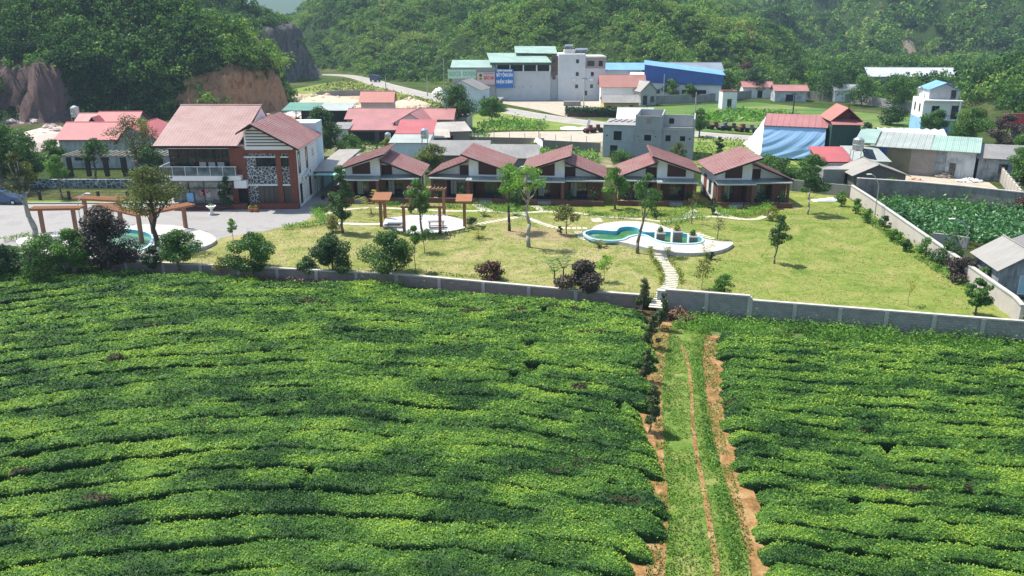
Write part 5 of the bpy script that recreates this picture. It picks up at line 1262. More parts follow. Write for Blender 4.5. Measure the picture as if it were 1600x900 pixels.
# blue-roofed workshops
def workshop():
    r = thing('workshop', 'white workshop range with a bright blue sheet roof behind the factory', 'workshop', (24.5, 248, 0), 0)
    m = MB(); m.box(1, 18, 0, 12, 0, 7.6); m.build('wall', WHITE, r)
    q = MB(); q.slab([(0, -.6, 7.6), (19.0, -.6, 7.6), (18.0, 7, 9.2), (0, 7, 9.2)], .1, 0, 1.0); q.slab([(0, 14, 7.6), (19, 14, 7.6), (18, 7.01, 9.2), (0, 7.01, 9.2)], .1); q.build('roof', ROOF_BLUE, r)
    for u in (4.0, 7.2, 10.4): window(r, 'f', 18, 12, u, 4.6, .9, 1.6, FRAME_D, GLASS, bars=0)
    m = MB(); m.box(13.2, 18.1, -.2, -.05, 4.0, 7.5); m.build('blue_cladding', SHEET_BLUE, r); window(r, 'f', 18, 12, 13.7, 4.4, 4.0, 1.2, FRAME_D, GLASS, off=.2, bars=5)
    r = thing('workshop', 'large shed with deep blue upper cladding and white windowed wall', 'workshop', (36.4, 236, 0), -.16)
    m = MB(); m.box(-4, 9.4, 0, 10, 0, 7.0); m.box(9.4, 21.0, .4, 14, 0, 4.4); m.build('wall', WHITE, r)
    m = MB(); m.profile([(0, 4.9), (21.2, 4.3), (21.2, 7.0), (0, 9.6)], -.3, 0); m.profile([(21.2, 4.3), (21.35, 4.3), (21.35, 7), (21.2, 7.0)], -.3, 12); m.build('blue_cladding', SHEET_BLUE, r)
    q = MB(); q.slab([(-.2, -.5, 9.75), (21.8, -.5, 7.05), (21.8, 13, 7.7), (-.2, 13, 10.3)], .1); q.build('roof', ROOF_BLUE, r)
    for u, z in ((1.0, 5.0), (5.0, 5.0), (7.6, 4.9), (3.2, 2.0)): window(r, 'f', 9, 10, u, z, 1.3, 1.1, FRAME_D, GLASS, bars=0, off=.02)
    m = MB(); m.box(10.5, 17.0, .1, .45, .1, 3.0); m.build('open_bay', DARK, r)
    house('workshop', 'grey-roofed white hall behind the deep blue cladding', 'workshop', (42, 262), 22, 10, -.05, 6.6, 'gx', 8.6, WHITE, m_corr('slate_grey_sheet', (.22, .25, .30), .3, .1), .5)
workshop()
house('village_house', 'white house with a dull red tiled roof between the factory and the blue workshop', 'house', (23.6, 226), 11.5, 9, -.05, 4.6, 'gx', 7.2, WHITE, m_tile('dull_red_tile', (.34, .13, .10), .3, .34, .2), .5)
house('village_house', 'small grey gabled porch house right of the dull red roof', 'house', (33.6, 222), 4.6, 9, .35, 3.8, 'gy', 6.0, m_plaster('grey_render_porch', (.42, .42, .42), .4), ROOF_GREY, .4, wins=[('f', .7, .2, 1.2, 2.3, DOOR), ('f', 2.9, .8, 1.1, 1.5, DK)])
house('yellow_house', 'small yellow house with a grey roof beside the hedge', 'house', (21.6, 199), 8.2, 8.5, -.03, 3.0, 'gx', 4.3, YELLOW, ROOF_GREY, .4, wins=[('f', 3.4, 1.0, 1.2, 1.2, dict(frame=m_plain('brown_frame', (.12, .05, .03)))), ('f', 6.0, .6, .8, 1.8, DOOR), ('f', .9, 1.0, .8, 1.2, dict(frame=m_plain('brown_frame', (.12, .05, .03))))])
house('gate_house', 'narrow white gatehouse with a red lintel in front of the blue workshop', 'gatehouse', (52.8, 213), 3.6, 4, 0, 4.2, 'flat', 4.5, WHITE, ROOF_PINK, .2, wins=[('f', 1.2, .1, 1.1, 2.4, dict(frame=FRAME_D))])
house('village_house', 'tiny red-roofed house at the edge of the trees right of the workshops', 'house', (66, 243), 8, 5, -.05, 3.2, 'gx', 4.4, WHITE, ROOF_PINK, .5, wins=[('f', 4, .1, 1.4, 2, OPEN)])
house('village_house', 'second tiny red-roofed house further right under the trees', 'house', (72, 233), 8.5, 5, -.08, 3.0, 'gx', 4.2, OLDWHITE, ROOF_PINK, .5, wins=[('f', 3, .1, 2, 1.8, OPEN)])
house('village_house', 'white-walled house showing between dark tree crowns beyond the pasture', 'house', (88, 232), 6, 5, -.1, 3.2, 'gx', 4.4, WHITE, m_corr('pale_grey_sheet', (.4, .42, .42)), .5)
house('long_hall', 'long hall with a pale lilac sheet roof among the valley trees', 'hall', (112, 268), 26, 9, -.08, 4.6, 'gx', 6.8, m_plaster('grey_hall', (.3, .33, .34), .3), m_corr('pale_lilac_sheet', (.52, .54, .62), .5, .1), .6)
house('red_fence_house', 'red and white painted wall panel at the right edge beyond the trees', 'wall', (105, 180), 8, .5, -.1, 2.4, 'flat', 2.5, m_brick('red_white_panel', (.5, .06, .06), (.45, .05, .05), (.7, .7, .7), 2.2, 3, 0), ROOF_BRIGHT, .1)
wallrun('boundary_wall', 'very long grey boundary wall behind the pasture below the trees', [G(1000, 163), G(1100, 160), G(1200, 151), G(1330, 160), G(1480, 184)], 2.2, CONC, .3)
wallrun('boundary_wall', 'short wall segment at the right edge below the red and white panel', [G(1578, 214), G(1640, 216)], 2.0, CONC, .3)
# low posts of the fenced plot
for k, (x, y) in enumerate([(1050, 147)]): pass
# unfinished house
def unfinished():
    r = thing('unfinished_house', 'unfinished grey rendered house with open parapets and no window frames', 'house', (15.0, 137.8, 0), -.22); r.scale = (1, 1, .86)
    m = MB(); m.box(0, 5.2, 0, 9, 0, 6.0); m.build('wall', m_plaster('pale_blue_grey_cement', (.36, .42, .43), .4, (.2, .22, .22), .9), r, 'smooth blue-grey rendered left part')
    m = MB(); m.box(-.06, -.0, -.0, 9, 0, 6.0); m.build('side_wall', WHITE, r)
    m = MB(); m.box(5.2, 9.5, -.25, 9, 0, 6.5); m.box(9.5, 14.6, -.05, 9, 0, 5.6)
    m.box(5.2, 5.4, -.25, 9, 6.5, 8.2); m.box(9.3, 9.5, -.25, 9, 6.5, 8.2); m.box(5.4, 9.3, -.25, -.05, 6.5, 8.0); m.box(5.4, 9.3, 8.8, 9, 6.5, 8.2)
    m.box(9.5, 14.6, -.05, .1, 5.6, 6.0); m.box(14.4, 14.6, -.05, 9, 5.6, 7.6); m.box(9.5, 14.4, 3.4, 3.6, 5.6, 7.9); m.build('wall', RAWCONC, r, 'rough cement rendered right part')
    m = MB()
    for z in (2.85, 5.55): m.box(5.2, 14.63, -.29, -.26 + .0, z, z + .1)
    m.build('floor_band', CONC_PALE, r)
    m = MB(); m.box(0, 5.25, -.08, 9, 6.0, 6.18); m.build('roof_slab', CONC, r)
    m = MB()
    for k in range(5): m.tube((.5 + k * 1.0, 3 + random.random(), 6.2), (1.6 + k * .9, 4 + random.random() * 2, 6.5), .07)
    m.build('loose_timber', DARK, r)
    for u, z, w, h, off in ((1.7, 3.3, 1.3, 1.7, 0), (6.7, 3.4, 1.1, 1.1, .25), (10.1, 3.4, .8, 1.1, .05), (12.4, 3.5, .8, .9, .05), (.5, 4.0, .25, .25, 0), (13.8, 3.8, .25, .3, .05), (5.6, 4.1, .2, .2, .25), (8.4, 4.1, .2, .2, .25), (1.2, .1, 1.2, 2.2, 0)):
        window(r, 'f', 14.6, 9, u, z, w, h, kind='opening', off=off)
    m = MB(); m.box(10.4, 11.2, 3.36, 3.40, 6.2, 7.2); m.build('window_opening', DARK, r)
    m = MB(); m.box(6.9, 7.7, -.262, -.252, 6.6, 7.6); m.build('bricked_opening', m_plain('brown_infill', (.28, .23, .2)), r)
unfinished()
house('shed', 'bright white barrel roof showing behind the unfinished house', 'shed', (19, 152), 6, 6, -.2, 4.2, 'gx', 6.2, WHITE, ROOF_WHITE, .3)

# tarp-covered building and green building
def tarp_house():
    r = thing('tarp_covered_building', 'building wrapped in a huge wrinkled blue tarpaulin under a pink-red roof', 'building', (41.2, 137.0, 0), -.35)
    W = 9.3
    m = MB(); m.box(0, W, .6, 9, 0, 5.1); m.build('wall', BLUEWHITE, r)
    q = MB(); q.slab([(-.2, -.3, 5.3), (W + .3, -.3, 5.3), (W + .3, 6, 6.6), (-.2, 6, 6.6)], .1, 0, 1.0); q.slab([(-.2, 9.6, 5.3), (W + .3, 9.6, 5.3), (W + .3, 6.01, 6.6), (-.2, 6.01, 6.6)], .1); q.build('roof', ROOF_PINK, r)
    n, k = 90, 30; V = []; 
    for j in range(k):
        for i in range(n):
            u = i / (n - 1); v_ = j / (k - 1)
            x = -.1 + u * (W + .2); z = 5.22 * (1 - v_) + (.35 + .5 * (u - .5) ** 2) * v_
            sag = .55 * math.sin(math.pi * min(1, v_)) * 1.0
            # folds swing from top right to lower left
            ph = (u * 1.5 + (1 - v_) * .4) ; d = math.hypot((u + .25) * 1.0, (1 - v_) - 1.15)
            fold = .045 * math.sin(44 * d + 3 * math.sin(5 * u)) * (.5 + .5 * math.sin(9 * d + 2)) + .05 * math.sin(23 * d + 5 * u) + .03 * math.sin(95 * d + u * 9)
            y = -.1 - 1.5 * v_ - sag * .3 + fold * (.25 + v_)
            V.append((x, y, z))
    F = [(j * n + i, j * n + i + 1, (j + 1) * n + i + 1, (j + 1) * n + i) for j in range(k - 1) for i in range(n - 1)]
    me = raw_mesh('tarpaulin', np.array(V), np.array(F), smooth=True)
    TB = m_plain('blue_tarpaulin', (.30, .50, .74), .5, 0, .08)
    link_mesh('tarpaulin', me, TB, r, )
    V = []
    n = 40
    for j in range(k):
        for i in range(n):
            u = i / (n - 1); v_ = j / (k - 1)
            e = (1 - v_)                                    # from eave and verge down to the front corner and the pegged left point
            top = (-.12, -.25 + 6.2 * u, 5.2 + 1.35 * u); low = (-.1 - 3.4 * u, -1.5 + 6.0 * u, .25 + 1.3 * u)
            x = top[0] * e + low[0] * v_ + .12 * math.sin(30 * (u + .7 * v_) ** 1.2) * v_; y = top[1] * e + low[1] * v_; z = top[2] * e + low[2] * v_ - .5 * math.sin(math.pi * v_) * u
            V.append((x, y, z))
    F = [(j * n + i, (j + 1) * n + i, (j + 1) * n + i + 1, j * n + i + 1) for j in range(k - 1) for i in range(n - 1)]
    o = link_mesh('tarpaulin', raw_mesh('tarpaulin', np.array(V), np.array(F), smooth=True), m_plain('pale_blue_tarpaulin', (.66, .74, .80), .5, 0, .06), r); o['label'] = 'paler side sheet'  # side sheet has its own paler colour than the blue front
tarp_house()
def green_house():
    r = thing('sheet_metal_building', 'dark green sheet-metal building with a steep red gable on top', 'building', (50.4, 132.4, 0), -.12)
    m = MB(); m.box(0, 4.3, 0, 8, 1.2, 6.0); m.build('wall', GREEN_SHEET, r); m = MB(); m.box(0, 4.3, 0, 8, 0, 1.2); m.build('wall', BLOCK, r)
    q = MB(); q.slab([(-.2, -.8, 6.05), (4.6, -.8, 6.05), (4.6, 1.3, 6.7), (-.2, 1.3, 6.7)], .1); q.build('roof', ROOF_PINK, r, 'narrow red skirt roof')
    m = MB(); m.profile([(.0, 6.5), (4.4, 6.5), (2.25, 8.2)], 1.4, 7.8); m.build('gable_wall', m_plain('dark_red_boards', (.13, .03, .03), .7), r)
    m = MB(); m.box(3.0, 3.3, 1.36, 1.41, 6.6, 7.3); m.build('window_opening', DARK, r)
    q = MB(); q.slab([(-.3, 8, 6.45), (-.3, .3, 6.45), (2.25, .3, 8.55), (2.25, 8, 8.55)], .1); q.slab([(4.7, .3, 6.45), (4.7, 8, 6.45), (2.254, 8, 8.55), (2.254, .3, 8.55)], .1); q.build('roof', ROOF_RED if False else m_tile('salmon_red_tile', (.46, .15, .11), .3, .34, .15), r, 'steep salmon gabled roof')
    q = MB(); q.tube((2.25, .3, 8.5), (2.25, .3, 9.0), .06); q.build('finial', FRAME_D, r)
green_house()
house('shed', 'low shed with a crimson sheet roof below the green sheet-metal building', 'shed', (43.9, 117.8), 4.4, 6, -.06, 2.5, 'shed', 3.6, CONC, ROOF_BRIGHT, .3)
house('block_hut', 'roofless grey block hut beside the crimson shed roof', 'hut', (42.3, 112.3), 4.4, 4.6, -.04, 2.1, 'flat', 2.4, BLOCK, BLOCK, .1, wins=[('f', 2.9, .1, .9, 1.7, OPEN)])
house('shed', 'pale mint lean-to roof under the solar tank', 'shed', (48.6, 117.6), 4.6, 7, -.1, 2.6, 'shed', 3.6, CONC, ROOF_MINT, .3)
def solar():
    r = thing('solar_water_heater', 'steel tank and tilted solar rack on a tall stand beside the mint lean-to', 'water heater', (48.0, 115.8, 0))
    m = MB()
    for x in (-.9, .9):
        for y in (-.6, .6): m.tube((x, y, 0), (x * .8, y * .8, 4.4), .05)
    for z in (2.2, 4.4): m.box(-.9, .9, -.6, -.55, z, z + .06); m.box(-.9, .9, .55, .6, z, z + .06)
    m.build('stand', STEEL, r); m = MB(); m.lathe([(.5, 4.45), (.75, 4.6), (.75, 5.2), (.78, 5.25), (.75, 5.3), (.75, 5.95), (.4, 6.2), (.1, 6.25)], 16); m.build('tank_body', TANK, r)
    m = MB(); m.slab([(.6, -1.4, 3.6), (2.6, -.6, 3.2), (2.2, .3, 4.5), (.4, -.4, 4.8)], .08); m.build('collector', GLASS, r)
solar()
# long warehouse: three roof bays and differing wall bays
def warehouse():
    A, B = (51.6, 125.2), (65.6, 117.5); rot = rotAB(A, B); L = math.hypot(B[0] - A[0], B[1] - A[1])
    r = thing('warehouse', 'long low warehouse with mint and grey sheet roofs and patchwork walls', 'warehouse', A, rot)
    q = MB(); q.slab([(-.3, -.5, 4.3), (2.6, -.5, 4.3), (2.6, 7, 5.5), (-.3, 7, 5.5)], .1); q.build('roof', ROOF_GREEN, r, 'mint green roof bay at the left')
    q = MB(); q.slab([(2.62, -.6, 3.9), (10.0, -.6, 3.9), (10.0, 7, 5.2), (2.62, 7, 5.2)], .1, 0, .9); q.build('roof', ROOF_MINT, r, 'grey middle roof bay')
    q = MB(); q.slab([(10.02, -.6, 3.9), (L + .4, -.6, 3.9), (L + .4, 7, 5.1), (10.02, 7, 5.1)], .1, 0, .9); q.build('roof', ROOF_GREEN, r, 'mint green roof bay at the right')
    q = MB(); q.slab([(-.3, 13.5, 3.7), (L + .4, 13.5, 3.7), (L + .4, 7.01, 5.1), (-.3, 7.01, 5.1)], .1); q.build('roof', ROOF_MINT, r, 'rear roof slope')
    m = MB(); m.box(2.6, L, 13, 13.2, 0, 3.5); m.box(2.6, 2.8, .2, 13, 0, 3.4); m.box(L - .2, L, .2, 13, 0, 3.4); m.build('wall', BLOCK, r)
    b = [(2.6, 4.3, SHEET_BLUE, 'deep blue sheet bay'), (4.3, 7.6, m_plaster('olive_boards', (.22, .21, .12), .5), 'olive boarded bay'), (7.6, 10.9, BLOCK_TAN, 'tan block bay'), (10.9, 12.3, MOULD, 'dark stained bay'), (12.3, L, OLDWHITE, 'whitewashed bay')]  # olive bay is one base colour with stains
    for x0, x1, mt, lb in b:
        m = MB(); m.box(x0, x1 - .01, 0, .2, 0, 3.85); m.build('wall_bay', mt, r, lb)
    window(r, 'f', L, 7, 13.0 - .2, .4, .8, 1.7, FRAME_D, GLASS)
    return r, rot, L
_, wrot, wL = warehouse()
B_ = (66.0, 117.4)
house('old_house', 'old mould-stained house with a grey fibre-cement roof at the end of the warehouse', 'house', B_, 7.2, 6.5, wrot + .12, 3.1, 'shed', 4.1, MOULD, ROOF_GREY, .35, wins=[('f', 2.6, 1.1, 1.1, 1.3, DK), ('f', 4.6, .3, .7, 2.2, DOOR)])
def polyt():
    r = thing('plastic_greenhouse', 'greenhouse under pale crumpled plastic sheeting behind the warehouse', 'greenhouse', (61, 139, 0), -.2)
    n, k = 40, 16; V = []
    for j in range(k):
        for i in range(n):
            u = i / (n - 1); v_ = j / (k - 1); a = math.pi * v_
            V.append((u * 10.5, 3 - 3 * math.cos(a), 4.2 * math.sin(a) ** .6 + .12 * math.sin(18 * math.hypot(u - .5, v_ - .6) * 3) + .02))
    F = [(j * n + i, (j + 1) * n + i, (j + 1) * n + i + 1, j * n + i + 1) for j in range(k - 1) for i in range(n - 1)]
    link_mesh('plastic_sheet', raw_mesh('plastic_sheet', np.array(V), np.array(F), smooth=True), m_plain('dusty_plastic', (.52, .56, .56), .35, 0, .25), r)
    m = MB()
    for x in (0, 5.2, 10.5): m.box(x - .05, x + .05, .1, 5.9, 0, 3.3)
    m.build('end_frame', m_plain('grey_green_frame', (.25, .3, .28)), r)
polyt()
sh_ = house('open_hut', 'low shelter with a dirty grey roof in front of the warehouse, its left slope', 'shelter', (45.4, 109.4), 6.6, 5.5, -.06, 2.2, 'gy', 3.5, m_plain('dark_shelter_wall', (.14, .12, .11)), m_corr('dirty_grey_sheet', (.33, .31, .27), .3, .5), .5, rp=.42)
m = MB(); m.box(3.2, 6.4, -.08, -.02, .2, 1.5); m.build('front_panel', ROOF_PINK, sh_, 'faded red sheet panel')
c = G(1430, 288); rubble('rubble_heap', 'orange earth and rubble heap at the left of the dusty yard', c[0], c[1], 1.5, 1.3, 50, .9, m_plain('orange_rubble', (.45, .28, .18)), .12, .4, 12)
c = G(1476, 277); rubble('rubble_heap', 'brown brushwood and stone pile against the warehouse wall', c[0], c[1], 1.4, 1.0, 60, 1.0, m_plain('brown_debris', (.2, .17, .13)), .12, .4, 13)
c = G(1514, 284); rubble('rubble_heap', 'flat pile of white stones in front of the stained old house', c[0], c[1], 2.0, .8, 90, .5, m_plain('white_stone', (.6, .58, .56)), .1, .25, 14)
c = G(1300, 288); rubble('rubble_heap', 'pale building debris behind the garden wall near the block hut', c[0], c[1], 3.5, 1.4, 90, .8, RB, .12, .4, 15)
# white three-storey house
def villa():
    r = thing('villa', 'narrow three-storey white and blue house with a grey gabled top floor', 'house', (80.8, 166.5, 0), -.2)
    W, D = 6.4, 8.5
    m = MB(); m.box(0, W, 0, D, 0, 3.0); m.build('wall', m_plaster('sky_blue_render', (.28, .50, .72), .25), r, 'blue ground floor')
    m = MB(); m.box(0, W, 0, D, 3.0, 6.6); m.build('wall', WHITE_CLEAN, r, 'white middle floor')
    m = MB(); m.profile([(1.2, 6.6), (6.6, 6.6), (6.6, 8.3), (4.0, 9.6), (1.2, 8.5)], 1.4, D); m.build('wall', GREY_SHEET, r, 'grey sheet-clad top floor'); m = MB(); m.box(1.1, 1.2, 1.4, D, 6.6, 8.5); m.build('side_wall', WHITE_CLEAN, r)
    q = MB(); q.slab([(.8, D + .3, 8.45), (.8, 1.1, 8.45), (4.0, 1.1, 9.85), (4.0, D + .3, 9.85)], .1); q.slab([(7.0, 1.1, 8.25), (7.0, D + .3, 8.25), (4.004, D + .3, 9.85), (4.004, 1.1, 9.85)], .1); q.build('roof', ROOF_BLUE, r)
    m = MB(); m.box(-.1, W + .5, -.9, 0, 6.4, 6.65); m.box(4.0, W + .3, -1.0, -.0, 2.8, 3.0); m.build('balcony_slab', WHITE_CLEAN, r)
    m = MB(); m.box(W - .1, W + .2, -.9, -.6, 3.0, 6.4); m.box(4.6, 4.8, -.2, 0, 3.0, 6.4); m.build('column', WHITE_CLEAN, r)
    m = MB(); m.box(4.0, W + .3, -1.0, -.96, 3.7, 3.78)
    for k in range(8): m.box(4.0 + k * .5, 4.04 + k * .5, -1, -.96, 3.0, 3.7)
    m.build('railing', FRAME_D, r)
    window(r, 'f', W, D, 1.6, 4.0, 1.4, 1.5, m_plain('blue_grey_frame', (.1, .15, .25)), GLASS); window(r, 'f', W, D, 5.2, 3.0, 1.5, 2.6, FRAME_D, GLASS, kind='door', bars=1); window(r, 'f', W, D, 5.1, 6.7, .9, 1.7, FRAME_D, GLASS, off=-1.38, kind='door', bars=0)
    for u, z in ((2.0, 4.2), (5.6, 4.2)): window(r, 'l', W, D, u, z, .8, 1.5, FRAME_D, GLASS, bars=0)
villa()
tank('steel tank at the roof edge of the narrow white and blue house', 81.9, 171, 6.6, .8, 1.0)
# back walls of the garden
wallrun('garden_wall', 'grey back wall of the garden behind the rightmost bungalow', [G(1236, 298), G(1330, 308)], 1.5, CONC, .22, post=True)
wallrun('boundary_wall', 'tall dark-stained grey wall between the maize and the dusty yard', [G(1335, 312), G(1420, 318), G(1500, 326), G(1600, 338)], 2.7, m_plaster('dark_stained_wall', (.27, .265, .25), .8, (.07, .065, .06)), .3, CONC_PALE)
wallrun('boundary_wall', 'pale pier wall running away at the right of the dusty yard', [G(1592, 322), G(1560, 280)], 1.9, m_plaster('pale_pier_wall', (.48, .44, .38), .3), .2, post=True, step=2.2)
# sidelong garden wall (sunlit), front garden wall pieces
SA, SB = (43.2, 104.5), (38.9, 61.8)
wallrun('garden_wall', 'long pale sunlit wall with thick coping along the right side of the lawn', [(43.4, 105), (42.8, 98), (38.6, 60.5), (38.0, 58.4)], 1.55, m_plaster('sunlit_cement', (.50, .46, .41), .35, (.25, .22, .19)), .24, CONC_PALE)
def front_wall(label, P, z, h, foot, step=3.2, mat=None):
    r = wallrun('garden_wall', label, P, h, mat or BLOCK, .22, m_plaster('pale_coping', (.52, .49, .44), .35), True, z, step=step, pm=CONC_PALE)
    if foot:
        m = MB(); ox, oy = P[0]
        for (x0, y0), (x1, y1) in zip(P[:-1], P[1:]):
            L = math.hypot(x1 - x0, y1 - y0); t = Vector(((x1 - x0) / L, (y1 - y0) / L)); n = Vector((-t.y, t.x))
            q = lambda s, o: (x0 - ox + t.x * s + n.x * o, y0 - oy + t.y * s + n.y * o)
            m.prism([q(0, -.34), q(L, -.34), q(L, .0), q(0, .0)], -.9, foot)
        m.build('stone_footing', FOOTING, r)
W_ = WALL
TANW = m_brick('dusty_tan_block', (.30, .27, .23), (.25, .225, .19), (.2, .18, .16), .4, .2, .3)
front_wall('low garden wall along the top of the larger tea field, left of the gate', [(-60, 80.8), W_[1], W_[2], W_[3], (10.75, 65.2)], -1.1, 1.22, 0, 3.4, TANW)
front_wall('taller pier-and-block wall just right of the garden gate, on a rubble footing', [(12.5, 64.6), (19.0, 62.95)], -.85, 1.65, .12)
front_wall('stepped-down block wall on a high rubble footing running to the right edge', [(19.1, 62.93), W_[6], W_[7]], -1.0, 1.45, .22, 3.0)
def gate():
    r = thing('garden_gate', 'open wire mesh gate panel in front of the stepping-slab path', 'gate', (10.9, 65.1, -.9), -.24)
    m = MB()
    for k in range(9): m.tube((k * .19, 0, 0), (k * .19, 0, 1.3), .015, n=5)
    for k in range(6): m.tube((0, 0, .05 + k * .25), (1.52, 0, .05 + k * .25), .015, n=5)
    m.build('mesh_panel', FRAME_D, r)
    r = thing('gate_post', 'thick blue-grey concrete gate post right of the path', 'gate post', (12.2, 64.55, -1.0), -.24); m = MB(); m.box(-.3, .3, -.25, .25, 0, 1.75); m.build('post', m_plaster('blue_grey_post', (.36, .40, .44), .4), r); m = MB(); m.box(-.34, .34, -.29, .29, 1.751, 1.85); m.build('cap', CONC_PALE, r)
gate()
# hut and neighbour at the lower right
house('hut', 'dark mould-stained hut with a grey fibre-cement roof beyond the side wall', 'hut', (40.2, 65.6), 4.4, 5.2, -.13, 2.3, 'gy', 3.7, MOULD, ROOF_GREY, .35, wins=[('f', 1.6, .2, .9, 1.6, WDOOR), ('f', 3.0, .4, .35, 1.1, DK)])
house('hut', 'second grey-roofed hut at the right edge behind the first', 'hut', (45.3, 69.5), 5, 5, -.13, 2.2, 'gy', 3.4, OLDWHITE, m_corr('dark_grey_sheet_roof', (.16, .155, .15), .18, .4), .35)
wallrun('yard_wall', 'short pale wall and shed edge left of the mould-stained hut', [G(1455, 380), G(1490, 384), G(1512, 388)], 1.1, CONC_PALE, .2)
house('pipe_store', 'pale concrete pipe block lying beside the dusty yard wall', 'concrete block', (44.8, 82.5), .9, .9, .3, .9, 'flat', 1.0, CONC_PALE, CONC_PALE, .02)
# poles
pole('slim concrete pole on the hillside road left of the factory', 694, 140, 9.5, False)
pole('concrete pole with cross-arm in the factory yard', 912, 168, 7.6)
pole('pole with cross-arm behind the unfinished house', 1083, 222, 9.0)
pole('dark pole standing in the pasture', 1237, 196, 7.0, True, mat=m_plain('dark_pole', (.05, .045, .04)))
pole('short pole by the road near the meadow', 603, 140, 4.5)
pole('pole in front of the blue workshops', 1036, 160, 7.5, False)
pole('thin pole beside the hotel annexe', 501, 265, 5.6, False, mat=CONC)
pole('thin pole beside the red sheds left of the rubble', 668, 150, 6.0, True)
r = thing('bush_hedge', 'dark clipped hedge along the road beside the yellow house', 'hedge', G(893, 181)); 
n = 7000; rng = np.random.default_rng(4); C = rng.uniform((-1.5, -2.4, 0), (16.5, 1.6, 1.9), (n, 3)); C[:, 2] = np.where(rng.uniform(size=n) < .6, 1.5 + rng.normal(size=n) * .25, C[:, 2]); C[:, 1] -= C[:, 0] * .1
V, F = leaf_quads(C, rng.uniform(.3, .6, n), rng.normal(size=(n, 3)) + (0, -.3, .8), rng); link_mesh('foliage', raw_mesh('foliage', V, F, np.clip(.35 + rng.normal(size=n) * .2, 0, 1)), L_DARK, r)
m = MB(); m.box(-1, 16, -2.5, 1, 0, 1.3); o = m.build('branches', BARK_D, r)
# truck
def truck():
    p = G(926, 156); r = thing('truck', 'dark tipper truck parked in the factory yard', 'truck', (p[0] - 2.2, p[1], 0), .08)
    m = MB(); m.box(-.2, 5.2, -1.1, 1.1, 1.1, 1.3); m.build('chassis', FRAME_D, r)
    m = MB(); m.box(-.3, 3.4, -1.15, 1.15, 1.32, 1.45); 
    for y0, y1 in ((-1.15, -1.05), (1.05, 1.15)): m.box(-.3, 3.4, y0, y1, 1.45, 2.6)
    m.box(-.3, -.2, -1.05, 1.05, 1.45, 2.6); m.box(3.3, 3.4, -1.05, 1.05, 1.45, 2.8); m.build('tipper_body', m_plain('dark_brown_steel', (.07, .05, .045), .6), r)
    m = MB(); m.profile([(3.6, 1.1), (5.5, 1.1), (5.5, 2.0), (5.2, 2.9), (3.6, 2.95)], -1.05, 1.05); cb = m.build('cab', m_plain('dark_blue_cab', (.04, .05, .07), .35), r)
    m = MB(); m.box(3.9, 5.0, -1.08, -1.06, 2.1, 2.75); m.build('window', GLASS, cb)
    for x in (.6, 1.8, 4.6):
        for y in (-.95, .95):
            w = MB(); w.tube((x, y - .18, .55), (x, y + .18, .55), .55, n=14); w.build('wheel', RUBBER, r)
truck()
m = MB(); m.box(0, 4.4, 0, 2, 0, 1.2)
for k in range(6): m.box(k * .8, k * .8 + .06, -.05, 0, 0, 1.25)
o = m.build('block_stack', BLOCK); p = G(881, 166); o.location = (p[0], p[1], 0); tag(o, 'stack of grey blocks by the yard entrance', 'block stack')
# blue car
def car():
    p = G(24, 321); r = thing('car', 'dark blue hatchback parked at the left edge of the forecourt', 'car', (p[0] - 3.6, p[1] + 1.2, 0), -.06)
    prof = [(-.0, .35), (4.1, .35), (4.15, .75), (4.0, .92), (2.9, 1.05), (2.1, 1.52), (.7, 1.55), (.05, 1.1)]
    m = MB(); P = prof
    i = len(m.v); ys = [(-.82, .0), (-.72, .06), (.72, .06), (.82, .0)]
    m.profile([(x, min(z, 1.04)) for x, z in P[:5]] + [(.0, 1.05)], -.83, .83); m.build('body', m_plain('dark_blue_paint', (.045, .10, .20), .25, .2, .05), r)
    m = MB()
    i = 0; lo = [(.05, 1.04), (2.95, 1.04), (2.1, 1.52), (.7, 1.55)]
    for y, k in ((-.80, 0), (.80, 0)):
        m.v += [(lo[0][0], y, lo[0][1]), (lo[1][0], y, lo[1][1]), (lo[2][0], y * .84, lo[2][1]), (lo[3][0], y * .84, lo[3][1])]
    for q in ((0, 1, 2, 3), (7, 6, 5, 4), (1, 5, 6, 2), (0, 3, 7, 4), (0, 4, 5, 1)): m.f.append(q); m.m.append(0)
    m.build('window', GLASS, r)
    m = MB(); m.box(.72, 2.08, -.68, .68, 1.535, 1.57)
    for a, b in (((2.95, 1.04), (2.1, 1.53)), ((.05, 1.05), (.7, 1.54)), ((1.4, 1.04), (1.42, 1.54))):
        for s_ in (-1, 1): m.tube((a[0], s_ * .80, a[1]), (b[0], s_ * .68, b[1]), .035, n=6)
    m.build('roof', m_plain('dark_blue_paint', (.045, .10, .20), .25, .2, .05), r)
    for x in (.8, 3.3):
        for y in (-.78, .78):
            w = MB(); w.tube((x, y - .1, .33), (x, y + .1, .33), .33, n=16); wo_ = w.build('wheel', RUBBER, r)
            w = MB(); w.tube((x, y - .115, .33), (x, y + .115, .33), .19, n=10); w.build('rim', STEEL, wo_)
    for y in (-.6, .6):
        w = MB(); w.box(4.05, 4.17, y - .18, y + .18, .62, .78); w.build('headlight', WHITE_CLEAN, r)
car()
for k, (x, y) in enumerate([(-23.4, 104.0), (-23.2, 105.6), (-23.0, 107.2), (-22.8, 109.2)]):
    r = thing('motorbike', 'dark motorbike parked under the turquoise shed roof', 'motorbike', (x, y, 0), .3, 'motorbikes under the turquoise shed')
    for dx in (-.6, .6):
        w = MB(); w.tube((dx, -.05, .28), (dx, .05, .28), .28, n=12); w.build('wheel', RUBBER, r)
    m = MB(); m.box(-.3, .35, -.12, .12, .3, .6); m.box(-.7, .1, -.13, .13, .65, .78); m.tube((.6, 0, .3), (.35, 0, 1.0), .05); m.box(.25, .4, -.3, .3, .95, 1.0); m.build('frame', m_plain('dark_red_fairing', (.10, .03, .03), .4), r)
p = G(591, 127)
